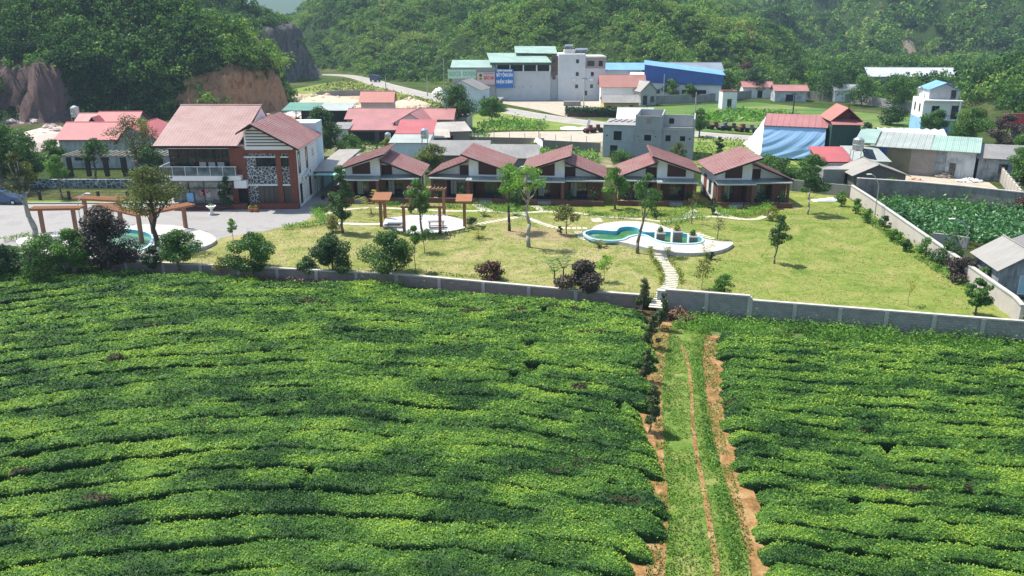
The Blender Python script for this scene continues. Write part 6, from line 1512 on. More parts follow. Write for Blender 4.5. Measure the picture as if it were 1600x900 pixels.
r = thing('distant_vehicle', 'small dark vehicle driving on the valley road below the cliff', 'vehicle', (G(586, 128)[0], G(586, 128)[1], .05), -.8)
m = MB(); m.box(-2, 1.2, -.9, .9, .5, 2.4); m.profile([(1.2, .5), (2.4, .5), (2.4, 1.4), (1.9, 2.2), (1.2, 2.3)], -.9, .9); m.build('body', m_plain('dark_blue_body', (.05, .07, .12), .4), r)
for x in (-1.3, 1.6):
    for y in (-.8, .8):
        w = MB(); w.tube((x, y - .12, .42), (x, y + .12, .42), .42, n=12); w.build('wheel', RUBBER, r)
# ------------------------------------------------------------- garden: pools, paths, pergolas
def offset_poly(P, d):
    out = []; n = len(P)
    a = sum(P[k][0] * P[(k + 1) % n][1] - P[(k + 1) % n][0] * P[k][1] for k in range(n)); sgn = 1 if a > 0 else -1
    for k in range(n):
        p, q = Vector(P[k - 1]), Vector(P[(k + 1) % n]); t = (q - p).normalized(); nn = Vector((t.y, -t.x)) * sgn
        out.append((P[k][0] + nn.x * d, P[k][1] + nn.y * d))
    return out
def ring(m, A, B, z, mi=0, z2=None):
    n = len(A)
    for k in range(n):
        l = (k + 1) % n; m.poly([(*A[k], z), (*A[l], z), (*B[l], z if z2 is None else z2), (*B[k], z if z2 is None else z2)], mi)
def pool(label, P, deck_z, depth, water, wcol, rim=.22):
    r = thing('pool', label, 'pool', (0, 0, 0))
    a = sum(P[k][0] * P[(k + 1) % len(P)][1] - P[(k + 1) % len(P)][0] * P[k][1] for k in range(len(P)))
    if a < 0: P = P[::-1]
    O = offset_poly(P, rim)
    m = MB(); ring(m, P, O, deck_z + .12); 
    n = len(P)
    for k in range(n):
        l = (k + 1) % n; m.poly([(*O[l], deck_z - .1), (*O[k], deck_z - .1), (*O[k], deck_z + .12), (*O[l], deck_z + .12)][::-1])
    m.build('rim', POOLRIM, r)
    m = MB()
    for k in range(n):
        l = (k + 1) % n; m.poly([(*P[l], deck_z + .118), (*P[k], deck_z + .118), (*P[k], water - .05), (*P[l], water - .05)])
    m.build('inner_wall', POOLBLUE, r)
    m = MB(); m.poly([(*p, water) for p in P]); m.build('water', wcol, r)
    return r
s = NT('green_pool_water', .08, .6); v = s.coord()
s.base(s.ramp(s.noise(v, .5, 4), [(.35, (.035, .13, .035)), (.6, (.07, .20, .05)), (.72, (.22, .36, .30))])); s.bump(s.noise(v, 5, 3), .05, .03); GREENW = s.mat
s = NT('teal_pool_water', .08, .6); v = s.coord()
s.base(s.ramp(s.noise(v, .5, 4), [(.35, (.10, .22, .10)), (.6, (.16, .30, .20))])); s.bump(s.noise(v, 5, 3), .05, .03); TEALW = s.mat
DECK = m_ground('pale_pebble_deck', [(.3, (.38, .36, .34)), (.5, (.47, .45, .42)), (.7, (.54, .52, .49))], .8, 6, .35, .25)
PLAZA = m_ground('white_pebble_plaza', [(.3, (.36, .36, .355)), (.5, (.45, .45, .44)), (.7, (.52, .52, .51))], .8, 6, .35, .3)
# main S-shaped pool: raised so the surface sits 0.45 m above the lawn; traced on the plane of the deck
DZ = .36
deckpx = [(921, 360), (935, 351), (965, 346), (1000, 346), (1030, 351), (1058, 362), (1080, 368), (1100, 373), (1125, 377), (1144, 378), (1143, 383), (1125, 391), (1090, 395), (1055, 394), (1020, 389), (985, 381), (965, 377), (940, 374), (918, 366)]
deck = smooth_poly([G(x, y, DZ) for x, y in deckpx], 5)
deck = [p for p in deck]
poolpx = [(914, 364), (925, 359.5), (945, 360), (962, 361), (968, 356), (980, 354), (995, 356), (1003, 361), (1015, 363), (1040, 362), (1070, 365), (1090, 369), (1097, 374), (1090, 379), (1065, 380), (1040, 378), (1022, 373), (1010, 367), (995, 366), (982, 369), (970, 374), (948, 375), (925, 372)]
poolP = smooth_poly([G(x, y + 1.5, DZ) for x, y in poolpx], 4)
# deck as ring-free slab pieces: the pool basin floor sits inside, so the slab is cut by building it as two-level walls
def deck_slab(name, label, D, P, z, mat, rim=.22):
    """paved slab with a real hole where the pool is"""
    import bmesh
    bm = bmesh.new()
    O = offset_poly(P if sum(P[k][0] * P[(k + 1) % len(P)][1] - P[(k + 1) % len(P)][0] * P[k][1] for k in range(len(P))) > 0 else P[::-1], rim * .5)
    from mathutils.geometry import delaunay_2d_cdt
    inside = [(x, y) for x, y in D if not in_poly(np.array([x]), np.array([y]), O)[0]]
    vs = [Vector(p) for p in D] + [Vector(p) for p in O]
    e = [(k, (k + 1) % len(D)) for k in range(len(D))] + [(len(D) + k, len(D) + (k + 1) % len(O)) for k in range(len(O))]
    res = delaunay_2d_cdt(vs, e, [], 0, 1e-4)
    m = MB(); V = res[0]
    for f in res[2]:
        c = sum((V[i] for i in f), Vector((0, 0))) / len(f)
        if in_poly(np.array([c.x]), np.array([c.y]), D)[0] and not in_poly(np.array([c.x]), np.array([c.y]), O)[0]:
            pts = [(V[i].x, V[i].y, z) for i in f]
            ar = (pts[1][0] - pts[0][0]) * (pts[2][1] - pts[0][1]) - (pts[2][0] - pts[0][0]) * (pts[1][1] - pts[0][1])
            m.poly(pts if ar > 0 else pts[::-1])
    a = sum(D[k][0] * D[(k + 1) % len(D)][1] - D[(k + 1) % len(D)][0] * D[k][1] for k in range(len(D)))
    DD = D if a > 0 else D[::-1]
    for k in range(len(DD)):
        l = (k + 1) % len(DD); m.poly([(*DD[k], 0), (*DD[l], 0), (*DD[l], z), (*DD[k], z)])
    o = m.build(name, mat); return tag(o, kind='structure')
deck_slab('pool_deck', '', deck, poolP, DZ, DECK)
pool('long S-shaped pool of green water with a pale blue rim on the lawn', poolP, DZ, .6, DZ - .32, GREENW)
for k, (x, y, h, w) in enumerate([(931, 375.5, 1.2, 1.05), (1057.5 - 30, 0, 0, 0)]): pass
def planter(label, px, py, w, h, pm, seed):
    p = G(px, py, .1); r = thing('planter', label, 'planter', (p[0], p[1], .05), 0, 'square planters standing in the pool')
    m = MB(); m.box(-w / 2, w / 2, -w / 2, w / 2, 0, h); m.build('box', TERRAPOT, r)
    m = MB(); m.box(-w / 2 - .07, -w / 2, -w / 2 - .04, w / 2, 0, h + .1); m.box(-w / 2, w / 2 + .03, w / 2, w / 2 + .06, 0, h + .1); m.box(-w / 2, w / 2 + .06, -w / 2 - .05, -w / 2, h - .1, h + .04); m.build('pale_edge', WHITE_CLEAN, r)
    rng = np.random.default_rng(seed); n = 130; d = rand_dir(n, rng); d[:, 2] = np.abs(d[:, 2]); C = d * (.32, .32, .55) * rng.uniform(.4, 1, (n, 1)) + (0, 0, h + .1)
    V, F = leaf_quads(C, rng.uniform(.15, .32, n), d + rng.normal(size=(n, 3)) * .6, rng, .4); link_mesh('plant', raw_mesh('plant', V, F, np.clip(.5 + rng.normal(size=n) * .2, 0, 1)), pm, r)
planter('left planter of three in the pool, with a pale cactus-like plant', 1031, 376, .85, .95, L_TREE, 1)
planter('middle and tallest planter of three in the pool, with a spiky yellow-green plant', 1057, 378, .95, 1.25, L_YELLOW, 2)
planter('right planter of three in the pool, holding a dark round shrub', 1082, 379, .85, .8, L_DARK, 3)
# left pool by the forecourt
ldeck = smooth_poly([G(x, y, .35) for x, y in [(25, 376), (70, 364), (130, 357), (200, 351), (270, 352), (315, 360), (338, 373), (320, 385), (285, 392), (230, 400), (150, 404), (60, 396)]], 5)
lpool = smooth_poly([G(x, y, .35) for x, y in [(110, 372), (150, 362), (190, 359), (222, 363), (236, 370), (232, 384), (215, 392), (170, 396), (125, 390)]], 5)
deck_slab('poolside_paving', '', ldeck, lpool, .35, DECK)
pool('round blue-walled pool on pale paving between the brown pergolas at left', lpool, .35, .5, .06, TEALW)
# the ground is cut by lifting the paving: pool floor sits just over the lawn sheets
# hexagonal plaza
hexp = [G(x, y, .12) for x, y in [(602, 341), (640, 336), (690, 334.5), (724, 343), (727, 356), (690, 364), (645, 367), (617, 362), (597, 353)]]
mm = MB(); mm.prism(hexp, 0, .12); tag(mm.build('plaza', PLAZA), kind='structure')

def stones(name, label, pts, n, w, d, group, mat=STEPSTONE, jit=.0, across=None, z=.03):
    """stepping stones along a picture polyline"""
    P = smooth_poly([G(x, y) for x, y in pts], 12, False); L = [0]
    for k in range(1, len(P)): L.append(L[-1] + math.hypot(P[k][0] - P[k - 1][0], P[k][1] - P[k - 1][1]))
    m0 = None
    for k in range(n):
        s_ = L[-1] * (k + .5) / n; x = np.interp(s_, L, [p[0] for p in P]); y = np.interp(s_, L, [p[1] for p in P])
        x2 = np.interp(s_ + .1, L, [p[0] for p in P]); y2 = np.interp(s_ + .1, L, [p[1] for p in P]); a = math.atan2(y2 - y, x2 - x) if s_ + .1 < L[-1] else a
        if m0 is None:
            m = MB(); m.box(-d / 2, d / 2, -w / 2, w / 2, -.02, z); o = m.build(name, mat); m0 = o
        else:
            o = m0.copy(); COL.objects.link(o)
        o.location = (x, y, .012); o.rotation_euler = (0, 0, a + random.uniform(-jit, jit)); o.scale = (random.uniform(.9, 1.1), random.uniform(.92, 1.06), 1)
        tag(o, label, 'paving slab' if 'slab' in name else 'stepping stone', group)
stones('path_slab', 'cream slab of the ladder-like path from the pool down to the gate', [(1030, 392), (1034, 408), (1044, 422), (1050, 435), (1046, 448), (1037, 460), (1030, 472), (1026, 482)], 34, 1.25, .34, 'cream slabs of the path to the gate')
stones('stepping_stone', 'round white stone in the line leading left from the plaza', [(596, 350), (570, 351), (545, 350), (520, 349), (505, 347)], 13, .6, .55, 'white stones left of the plaza', WHITE_CLEAN, .3)
stones('stepping_stone', 'cream stepping stone in the diagonal line from the plaza to the crossing', [(733, 353), (755, 349), (785, 344), (810, 339), (822, 335)], 15, .85, .38, 'stepping stones from the plaza to the crossing')
stones('stepping_stone', 'cream stepping stone in the curve from the crossing to the pool', [(826, 341), (845, 349), (870, 356), (895, 357), (918, 357)], 15, .8, .42, 'stepping stones from the crossing to the pool')
stones('stepping_stone', 'cream stone radiating round the left end of the S-shaped pool', [(903, 362), (908, 369), (920, 376), (940, 379), (960, 378.5), (980, 377)], 13, .85, .4, 'stones round the left end of the pool')
stones('stepping_stone', 'cream stone round the right end of the S-shaped pool', [(1088, 364), (1100, 369), (1115, 374)], 5, .8, .4, 'stones round the right end of the pool')
# white gravel paths in front of the bungalows
GRAV = m_ground('cream_gravel_path', [(.3, (.40, .38, .28)), (.5, (.52, .49, .40)), (.62, (.30, .32, .14))], 1.4, 5, .3, .3)
ribbon('gravel_path', [G(x, y) for x, y in [(503, 336), (540, 328), (580, 325), (640, 327), (700, 330), (760, 330), (800, 333), (850, 331), (880, 331), (940, 338), (975, 341), (1010, 343)]], .8, .034, GRAV)
ribbon('gravel_path', [G(x, y) for x, y in [(745, 319), (755, 326), (768, 331)]], 1.3, .030, GRAV)
ribbon('gravel_path', [G(x, y) for x, y in [(835, 322), (852, 330), (880, 332)]], 1.0, .030, GRAV)
ribbon('gravel_path', [G(x, y) for x, y in [(1010, 343), (1040, 346), (1075, 340), (1120, 339), (1160, 343), (1185, 342), (1198, 335), (1204, 330)]], .8, .034, GRAV)
ribbon('gravel_path', [G(x, y) for x, y in [(1115, 328), (1135, 338), (1160, 343)]], 1.1, .030, GRAV)
ribbon('gravel_path', [G(x, y) for x, y in [(1065, 342), (1080, 333), (1088, 328)]], 1.0, .030, GRAV)
ribbon('gravel_path', [G(x, y) for x, y in [(930, 341), (934, 347)]], 1.2, .031, GRAV)
# bare planting bed
sheet('bare_bed', smooth_poly([G(x, y) for x, y in [(785, 358), (830, 356), (890, 362), (891, 374), (860, 376), (810, 374), (790, 367)]], 4), .016, m_ground('bare_bed_soil', [(.3, (.20, .18, .08)), (.6, (.31, .24, .13)), (.8, (.36, .27, .15))], .7, 4, .25, .4))

# pergolas
def pergola(label, pts, h=2.7, pw=.34, roofw=1.25, n=14):
    """two posts carrying a slatted brown canopy"""
    (x0, y0), (x1, y1) = G(*pts[0]), G(*pts[1]); L = math.hypot(x1 - x0, y1 - y0)
    r = thing('pergola', label, 'pergola', (x0, y0, 0), math.atan2(y1 - y0, x1 - x0), 'brown slatted pergolas by the left pool')
    for x in (0, L):
        m = MB(); m.box(x - pw / 2, x + pw / 2, -pw / 2, pw / 2, 0, h); m.build('post', WOODC, r)
    m = MB(); m.box(-.9, L + .9, -.45, -.3, h + .0, h + .18); m.box(-.9, L + .9, .3, .45, h, h + .18); m.build('beam', WOODR, r)
    m = MB(); k = int((L + 1.8) / .3)
    for j in range(k + 1): x = -.85 + j * (L + 1.7) / k; m.box(x, x + .11, -roofw * .62, roofw * .62, h + .182, h + .30)
    m.build('slats', WOODR, r)
pergola('leftmost brown pergola in front of the forecourt', [(69, 367), (120, 366)])
pergola('brown pergola standing furthest back beside the curved lamp', [(137, 349), (190, 352)], 2.7)
pergola('brown pergola over the near edge of the left pool', [(168, 366), (222, 380)], 2.9)
pergola('rightmost brown pergola, behind the round-crowned green tree', [(241, 372), (291, 361)], 2.6)
def post_pair(label, px, py, h, W=1.5):
    x, y = G(px, py); r = thing('garden_frame', label, 'pergola', (x, y, 0), 0)
    return r
def gframe(label, pts, h, slats, tilt=0):
    (x0, y0), (x1, y1) = G(*pts[0]), G(*pts[1]); L = math.hypot(x1 - x0, y1 - y0)
    r = thing('pergola', label, 'pergola', (x0, y0, .1), math.atan2(y1 - y0, x1 - x0))
    for x in (0, L):
        m = MB(); m.box(x - .15, x + .15, -.15, .15, 0, h); m.build('post', WOODP, r)
    m = MB(); m.box(-.3, L + .3, -.08, .08, h, h + .22); m.build('beam', WOODP, r)
    m = MB()
    for j in range(slats): x = -.25 + j * (L + .4) / (slats - 1); m.box(x, x + .07, -.55, .55, h + .222, h + .33)
    m.build('slats', m_plain('pale_brown_slats', (.36, .22, .14)), r)
gframe('near brown timber frame at the front edge of the white plaza', [(632, 366), (688, 366)], 2.75, 11)
gframe('rear brown timber frame across the back edge of the white plaza', [(642, 334), (694, 336)], 2.8, 11)
def shade(label, pts, px, py, w, d, tilt):
    r = thing('garden_shelter', label, 'shelter', (*G(px, py), .05))
    for (a, b) in pts:
        gx, gy = G(a, b); ox, oy = G(px, py); m = MB(); m.box(gx - ox - .16, gx - ox + .16, gy - oy - .16, gy - oy + .16, 0, 3.0); m.build('post', WOODP, r)
    m = MB(); m.slab([(-w / 2, -d / 2, 3.0), (w / 2, -d / 2, 3.0), (w / 2, d / 2, 3.35), (-w / 2, d / 2, 3.35)], .14, 0, .12); m.build('roof', WOODR, r)
shade('small tilted brown roof on two posts at the left corner of the plaza', [(596, 354), (602, 342)], 599, 351, 1.9, 2.6, 0)
shade('small square brown roof on one post at the right corner of the plaza', [(726, 355)], 726, 354, 1.7, 2.2, 0)
# things on the plaza
r = thing('picnic_table', 'dark grey picnic table with benches on the white plaza', 'table', (*G(682, 357), .12), .1)
m = MB(); m.box(-.9, .9, -.4, .4, .70, .76); m.build('tabletop', CONC, r)
for x in (-.75, .75):
    m = MB(); m.box(x - .05, x + .05, -.35, .35, 0, .7); m.build('leg', CONC, r)
for y in (-.85, .85):
    m = MB(); m.box(-.9, .9, y - .15, y + .15, .4, .46); m.box(-.75, -.65, y - .12, y + .12, 0, .4); m.box(.65, .75, y - .12, y + .12, 0, .4); m.build('bench', CONC, r)
m = MB(); m.box(-1.0, 1.0, -.5, .5, 0, .25); m.box(-.8, .8, -.3, .3, .25, .27, 1); o = m.build('fire_pit', [m_plain('grey_brown_stone', (.3, .27, .24)), DARK]); p = G(614, 357); o.location = (p[0], p[1], .12); tag(o, 'low rectangular stone trough at the left edge of the plaza', 'trough')
# lamps
def lamp(label, px, py, h, reach, side, k=1):
    x, y = G(px, py); r = thing('street_lamp', label, 'street lamp', (x, y, 0))
    m = MB(); m.tube((0, 0, 0), (0, 0, h * .72), .06, .05, 8); pts = []; 
    for j in range(9): t = j / 8; pts.append((side * reach * t ** 1.3, 0, h * .72 + (h * .28) * math.sin(t * 1.45)))
    m.path(pts, [.045] * 9, 6); m.build('post', STEEL, r)
    m = MB(); m.box(min(side * reach, side * (reach + .5)), max(side * reach, side * (reach + .5)), -.12, .12, h - .03, h + .05); m.build('lamp_head', WHITE_CLEAN, r)
lamp('curved white street lamp beside the left pergolas', 128, 359, 4.0, 1.0, 1)
lamp('tall slim lamp post rising beside the long pale side wall', 1366, 343, 5.2, 1.0, -1)
lamp('slim lamp post in front of the mould-stained hut', 1505, 412, 4.3, 1.5, -1)
lamp('thin white lamp post between the second and third bungalows', 805, 318, 4.6, .7, 1)
# urn in front of the hotel
r = thing('urn_planter', 'white pedestal urn with a small plant in front of the hotel steps', 'planter', (*G(331, 335), 0))
m = MB(); m.lathe([(.32, 0), (.32, .12), (.15, .22), (.13, .6), (.3, .75), (.52, .95), (.56, 1.02), (.45, 1.03)], 18); m.build('urn', WHITE_CLEAN, r)
d = rand_dir(60); d[:, 2] = np.abs(d[:, 2]); V, F = leaf_quads(d * (.35, .35, .25) + (0, 0, 1.05), RNG.uniform(.1, .2, 60), d); link_mesh('plant', raw_mesh('plant', V, F, np.full(60, .5)), L_TREE, r)
for k, (px, py) in enumerate([(392, 331), (400, 331)]):
    r = thing('flower_pot', ['left orange pot of flowers at the brick planter of the hotel', 'right orange pot of flowers at the brick planter of the hotel'][k], 'flower pot', (*G(px, py), 0)); m = MB(); m.lathe([(.18, 0), (.28, .4), (.3, .42)], 12); m.build('pot', m_plain('terracotta', (.4, .13, .05)), r)
    d = rand_dir(60); d[:, 2] = np.abs(d[:, 2]); V, F = leaf_quads(d * (.3, .3, .35) + (0, 0, .45), RNG.uniform(.1, .2, 60), d); link_mesh('plant', raw_mesh('plant', V, F, RNG.uniform(.2, 1, 60)), L_YELLOW, r)
m = MB(); p = G(1286, 314)
for k in range(5): m.box(-1.6 + k * .5, 1.2 + k * .3, -.6 + k * .1, .5, k * .06, k * .06 + .05)
o = m.build('board_pile', WHITE_CLEAN); o.location = (p[0] + .2, p[1], .02); tag(o, 'pile of white boards on the lawn near the back wall', 'board pile')
# ------------------------------------------------------------- trees and shrubs
def tree(name, label, px, py, h, w, mat, seed, bottom=.3, n=1700, leaf=.22, bark=None, clumps=14, cat='tree', z=0.0, lean=(0, 0), group=None, density=1.0, tint=.45, tr=.10, shape=1.0, multi=1, xy=None, slim=.6, tone=.9):
    rng = np.random.default_rng(seed); rnd = random.Random(seed)
    x, y = xy if xy else G(px, py, z)
    r = thing(name, label, cat, (x, y, z), 0, group)
    w *= 1.08; c0 = h * bottom; ch = h - c0; n = int(n * density * 2.6); leaf *= .74
    cc = []
    for k in range(clumps):
        t = (k + .5) / clumps; zz = c0 + ch * (.10 + .82 * t)
        prof = math.sin(math.pi * min(1, .12 + .88 * t ** .9)) ** .6 if shape == 1.0 else (1 - t) ** shape + .12
        a = rnd.uniform(0, 6.283); rr = w / 2 * prof * rnd.uniform(.25, .78)
        cc.append((rr * math.cos(a) + lean[0] * zz / h, rr * math.sin(a) + lean[1] * zz / h, zz, w / 2 * rnd.uniform(.27, .50) * (.55 + .45 * prof)))
    cc.append((lean[0], lean[1], h - w * .16, w * .17))
    # trunk and limbs
    m = MB(); base_r = tr * (h / 4) ** .7
    top = Vector((lean[0] * .8, lean[1] * .8, c0 + ch * .62))
    for q in range(multi):
        off = Vector((rnd.uniform(-.25, .25) * (multi > 1), rnd.uniform(-.25, .25) * (multi > 1), 0)); P = []
        for j in range(7):
            t = j / 6; wob = Vector((rnd.uniform(-1, 1), rnd.uniform(-1, 1), 0)) * .035 * h * (0 < j < 6)
            P.append(tuple(off * (1 + t) + top * t + wob * .6))
        m.path(P, [base_r * (1.25 - 1.0 * j / 6) / (1 if multi == 1 else 1.3) for j in range(7)], 8)
    for (a, b, c, cr) in cc[::2]:
        s0 = min(max((c - cr) / top.z, .35), .9) * .8; p0 = top * s0
        mid = (Vector(p0) + Vector((a, b, c))) / 2 + Vector((0, 0, -.05 * h)); m.path([tuple(p0), tuple(mid), (a, b, c)], [base_r * .42, base_r * .28, base_r * .1], 5)
    m.build('trunk', bark or BARK, r, smooth=True)
    W_ = np.array([c[3] ** 2 for c in cc]); W_ /= W_.sum(); idx = rng.choice(len(cc), n, p=W_); A = np.array(cc)
    d = rand_dir(n, rng); d[:, 2] = d[:, 2] * .8 + .15; rad = rng.uniform(.55, 1.08, (n, 1))
    C = A[idx, :3] + d * rad * A[idx, 3:4] * (1, 1, .8)
    Nn = d + rng.normal(size=(n, 3)) * .65 + (0, 0, .25)
    V, F = leaf_quads(C, rng.uniform(.65, 1.35, n) * leaf, Nn, rng, slim)
    ct = rng.normal(size=len(cc)) * .10
    t = np.clip(tint + ct[idx] + rng.normal(size=n) * .13, 0, 1)
    link_mesh('crown', raw_mesh('crown', V, F, t), mat, r)
    return r
def palm(name, label, px, py, h, w, mat, seed, trunk=.2, fr=11, group=None, z=0, cat='plant'):
    rng = random.Random(seed); x, y = G(px, py, z); r = thing(name, label, cat, (x, y, z), 0, group)
    m = MB(); m.tube((0, 0, 0), (0, 0, h * trunk + .15), .07, .05, 8); m.build('stem', BARK_D, r)
    V, F, T = [], [], []
    for k in range(fr):
        a = 6.283 * k / fr + rng.uniform(-.3, .3); up = rng.uniform(.35, 1.1); L = w / 1.7 * rng.uniform(.85, 1.15)
        for j in range(9):
            t0 = j / 9
            for s_ in (-1, 1):
                t = t0 + .05; px_ = L * t; pz = h * trunk + h * (1 - trunk) * up * math.sin(t * 2.2) * .9
                c = Vector((math.cos(a) * px_, math.sin(a) * px_, pz)); d = Vector((math.cos(a), math.sin(a), .2)); n = Vector((-math.sin(a), math.cos(a), 0)) * s_
                l = L * .42 * (1 - .6 * t0); tip = c + d * l * .55 + n * l * .7 - Vector((0, 0, l * .25)); b = c + d * .09; i = len(V)
                V += [tuple(c), tuple(b), tuple(tip), tuple((c + tip) / 2 + d * -.03)]; F.append((i, i + 1, i + 2, i + 3)); T.append(rng.uniform(.25, .9))
    link_mesh('fronds', raw_mesh('fronds', np.array(V), np.array(F), np.array(T)), mat, r)
    return r
TZ = -0.95
# row of trees outside the garden wall, tea side
OW = 'trees along the tea side of the garden wall'
tree('tree', 'dense round-crowned green tree beside the rightmost pergola at left', 281, 432, 4.4, 4.0, L_TREE, 21, .30, 3000, .24, z=TZ, group=OW, tint=.5)
tree('tree', 'broad conical green tree at the wall left of the narrow dark bush', 396, 438, 4.5, 4.4, L_TREE, 22, .15, 3200, .24, z=TZ, group=OW, tint=.55)
tree('tree', 'dark green tree at the wall with a sparse left side, below the tall slender tree', 522, 441, 4.7, 4.1, L_DARK, 23, .22, 3000, .24, z=TZ, group=OW, tint=.55)
tree('tree', 'bushy wide green tree at the wall in front of the plaza', 610, 443, 5.0, 4.9, L_TREE, 24, .22, 3400, .24, z=TZ, group=OW, tint=.42)
tree('tree', 'huge dark purple-brown tree covering the near edge of the left pool', 172, 432, 6.9, 5.8, L_PURPLE, 25, .05, 5200, .30, z=TZ, clumps=20, bark=BARK_D)
tree('tree', 'small dark slim tree between the purple tree and the round green tree', 243, 431, 3.0, 1.9, L_DARK, 26, .2, 900, .22, z=TZ, tint=.2)
tree('tree', 'leafy green tree at the left bank with a thin forked stem', 78, 440, 4.4, 5.0, L_TREE, 27, .2, 3200, .26, z=TZ, tint=.55)
tree('tree', 'fresh green bushy tree just left of the purple tree', 118, 436, 4.9, 4.4, L_BRIGHT, 28, .2, 3000, .24, z=TZ, tint=.2)
tree('tree', 'dark scrubby tree at the extreme left end of the wall', 8, 440, 3.6, 4.2, L_DARK, 29, .05, 2600, .26, z=TZ, tint=.5)
tree('shrub', 'dark upright shrub against the wall right of the conical tree', 481, 436, 2.2, 2.4, L_DARK, 30, .0, 1100, .24, z=TZ, cat='shrub', tint=.6, shape=1.0)
tree('tree', 'small maroon-leaved tree leaning over the wall', 770, 452, 2.5, 3.0, L_MAROON, 31, .35, 1100, .22, z=TZ, tint=.5)
tree('tree', 'purple-brown tree at the wall left of the garden gate', 908, 472, 3.8, 3.7, L_PURPLE, 32, .22, 2700, .27, z=TZ, bark=BARK_D, tint=.5)
tree('sapling', 'pale yellowish sapling outside the wall beside the conical tree', 348, 436, 2.2, 1.7, L_OLIVE, 33, .35, 260, .18, z=TZ, cat='sapling', tint=.7)
# cypresses on the track
CY = 'dark cypresses along the left edge of the grass track'
def cypress(label, px, py, h, w, seed, lean=(0, 0), z=-1.1):
    return tree('cypress', label, px, py, h, w, L_CONIFER, seed, .14, 1500, .20, z=z, clumps=16, group=CY, shape=.8, cat='cypress', tint=.45, tr=.05, lean=lean, slim=.3)
cypress('brownish cypress standing by the gate at the top of the track', 1004, 490, 3.1, 1.7, 41)
cypress('narrow green-topped cypress just below the gate', 1030, 518, 3.2, 1.25, 42, (.2, 0))
cypress('dark forked cypress at the top of the earth strip', 1018, 548, 3.0, 1.35, 43)
cypress('small dark cypress half way down the upper track', 1010, 602, 2.6, 1.0, 44)
cypress('thin wispy cypress leaning beside the orange earth, nearest the camera', 1014, 685, 3.4, 1.35, 45, (.15, 0))
# trees on the lawn
tree('tree', 'tall slender dark tree in front of the first bungalow', 536, 364, 7.4, 2.7, L_DARK, 51, .10, 3000, .22, clumps=22, tint=.6, tr=.09)
tree('tree', 'irregular green tree standing in the plaza with a thin leaning trunk', 661, 366, 6.1, 2.9, L_TREE, 52, .34, 1500, .25, lean=(-.5, 0), tint=.6, tr=.08)
tree('tree', 'tall dark-trunked tree with feathery bright crown before the second bungalow', 796, 361, 7.4, 3.6, L_BRIGHT, 53, .56, 1300, .24, tint=.45, bark=BARK_D, tr=.09)
tree('tree', 'tall pale-trunked tree with a sparse light crown, centre of the lawn', 826, 386, 8.3, 3.4, L_BRIGHT, 54, .68, 560, .25, tint=.7, bark=BARK_P, tr=.11, lean=(-.3, 0))
tree('tree', 'tall thin tree with sparse tufts leaning in front of the S-shaped pool', 996, 396, 8.0, 3.0, L_TREE, 55, .52, 520, .26, tint=.5, tr=.09, lean=(.7, 0), clumps=8)
tree('tree', 'bright green tree between the third and fourth bungalows', 961, 327, 5.2, 3.3, L_BRIGHT, 56, .30, 1400, .26, tint=.3)
tree('tree', 'small umbrella-shaped tree left of the S-shaped pool', 885, 366, 3.2, 2.8, L_OLIVE, 57, .40, 800, .22, tint=.5, tr=.07)
tree('tree', 'slim tree with a narrow dark crown on the right lawn', 1210, 412, 4.8, 2.3, L_TREE, 58, .32, 700, .24, tint=.35, tr=.07, lean=(.25, 0))
tree('tree', 'bare grey-brown little tree with drooping twigs right of the pool', 1121, 374, 2.4, 1.9, L_OLIVE, 59, .35, 120, .18, tint=.1, tr=.07)
tree('tree', 'tall leafy tree with a white-painted stem at the back corner of the lawn', 1262, 335, 7.2, 4.2, L_TREE, 60, .30, 2000, .26, tint=.4, bark=BARK_P, tr=.07)
tree('tree', 'young two-stemmed tree in front of the plaza', 666, 395, 2.4, 2.2, L_TREE, 61, .5, 360, .2, tint=.35, tr=.06, multi=2)
tree('tree', 'light green pole-thin sapling above the wall near the plaza', 649, 425, 4.4, 1.5, L_BRIGHT, 62, .58, 480, .2, tint=.25, tr=.03)
tree('tree', 'broad olive-green tree at the edge of the left pool paving', 246, 390, 8.4, 5.9, L_OLIVE, 63, .40, 2700, .27, tint=.42, tr=.14, bark=BARK_D, density=1.0)
tree('tree', 'tall ragged roadside tree with a thick pale trunk at far left', 56, 375, 9.3, 3.2, L_OLIVE, 64, .50, 1100, .26, tint=.25, tr=.15, bark=BARK_P, lean=(-.9, 0))
tree('sapling', 'small bright sapling on the lawn edge beside the forecourt', 364, 376, 2.4, 1.2, L_BRIGHT, 65, .3, 320, .2, cat='sapling', tint=.35, tr=.04)
tree('sapling', 'bright lime sapling on the lawn behind the purple-brown tree', 944, 440, 2.5, 1.6, L_BRIGHT, 66, .4, 260, .2, cat='sapling', tint=.8, tr=.03)
tree('sapling', 'thin two-tufted sapling behind the taller wall right of the gate', 1097, 452, 2.8, 1.8, L_OLIVE, 67, .3, 260, .2, cat='sapling', tint=.75, tr=.03)
tree('shrub', 'round feathery green bush behind the taller wall right of the gate', 1131, 462, 1.9, 1.9, L_BRIGHT, 68, .02, 1100, .16, cat='shrub', tint=.15)
tree('tree', 'dense small round tree near the right end of the lawn wall', 1524, 492, 3.0, 2.2, L_TREE, 69, .22, 1500, .22, tint=.55, tr=.09)
tree('sapling', 'nearly leafless sapling on the right lawn', 1418, 478, 2.2, 1.2, L_YELLOW, 70, .5, 60, .16, cat='sapling', tint=.7, tr=.025)
tree('tree', 'tall thin bare-stemmed tree in front of the fourth bungalow', 1081, 350, 3.9, 1.2, L_OLIVE, 71, .5, 70, .2, tint=.5, tr=.05)
palm('palm', 'yellow-green young palm near the first bungalow', 580, 334, 2.7, 3.0, L_YELLOW, 81)
palm('palm', 'orange-tipped yellow plant on the lawn right of the plaza', 748, 372, 1.6, 1.9, L_YELLOW, 82, .1)
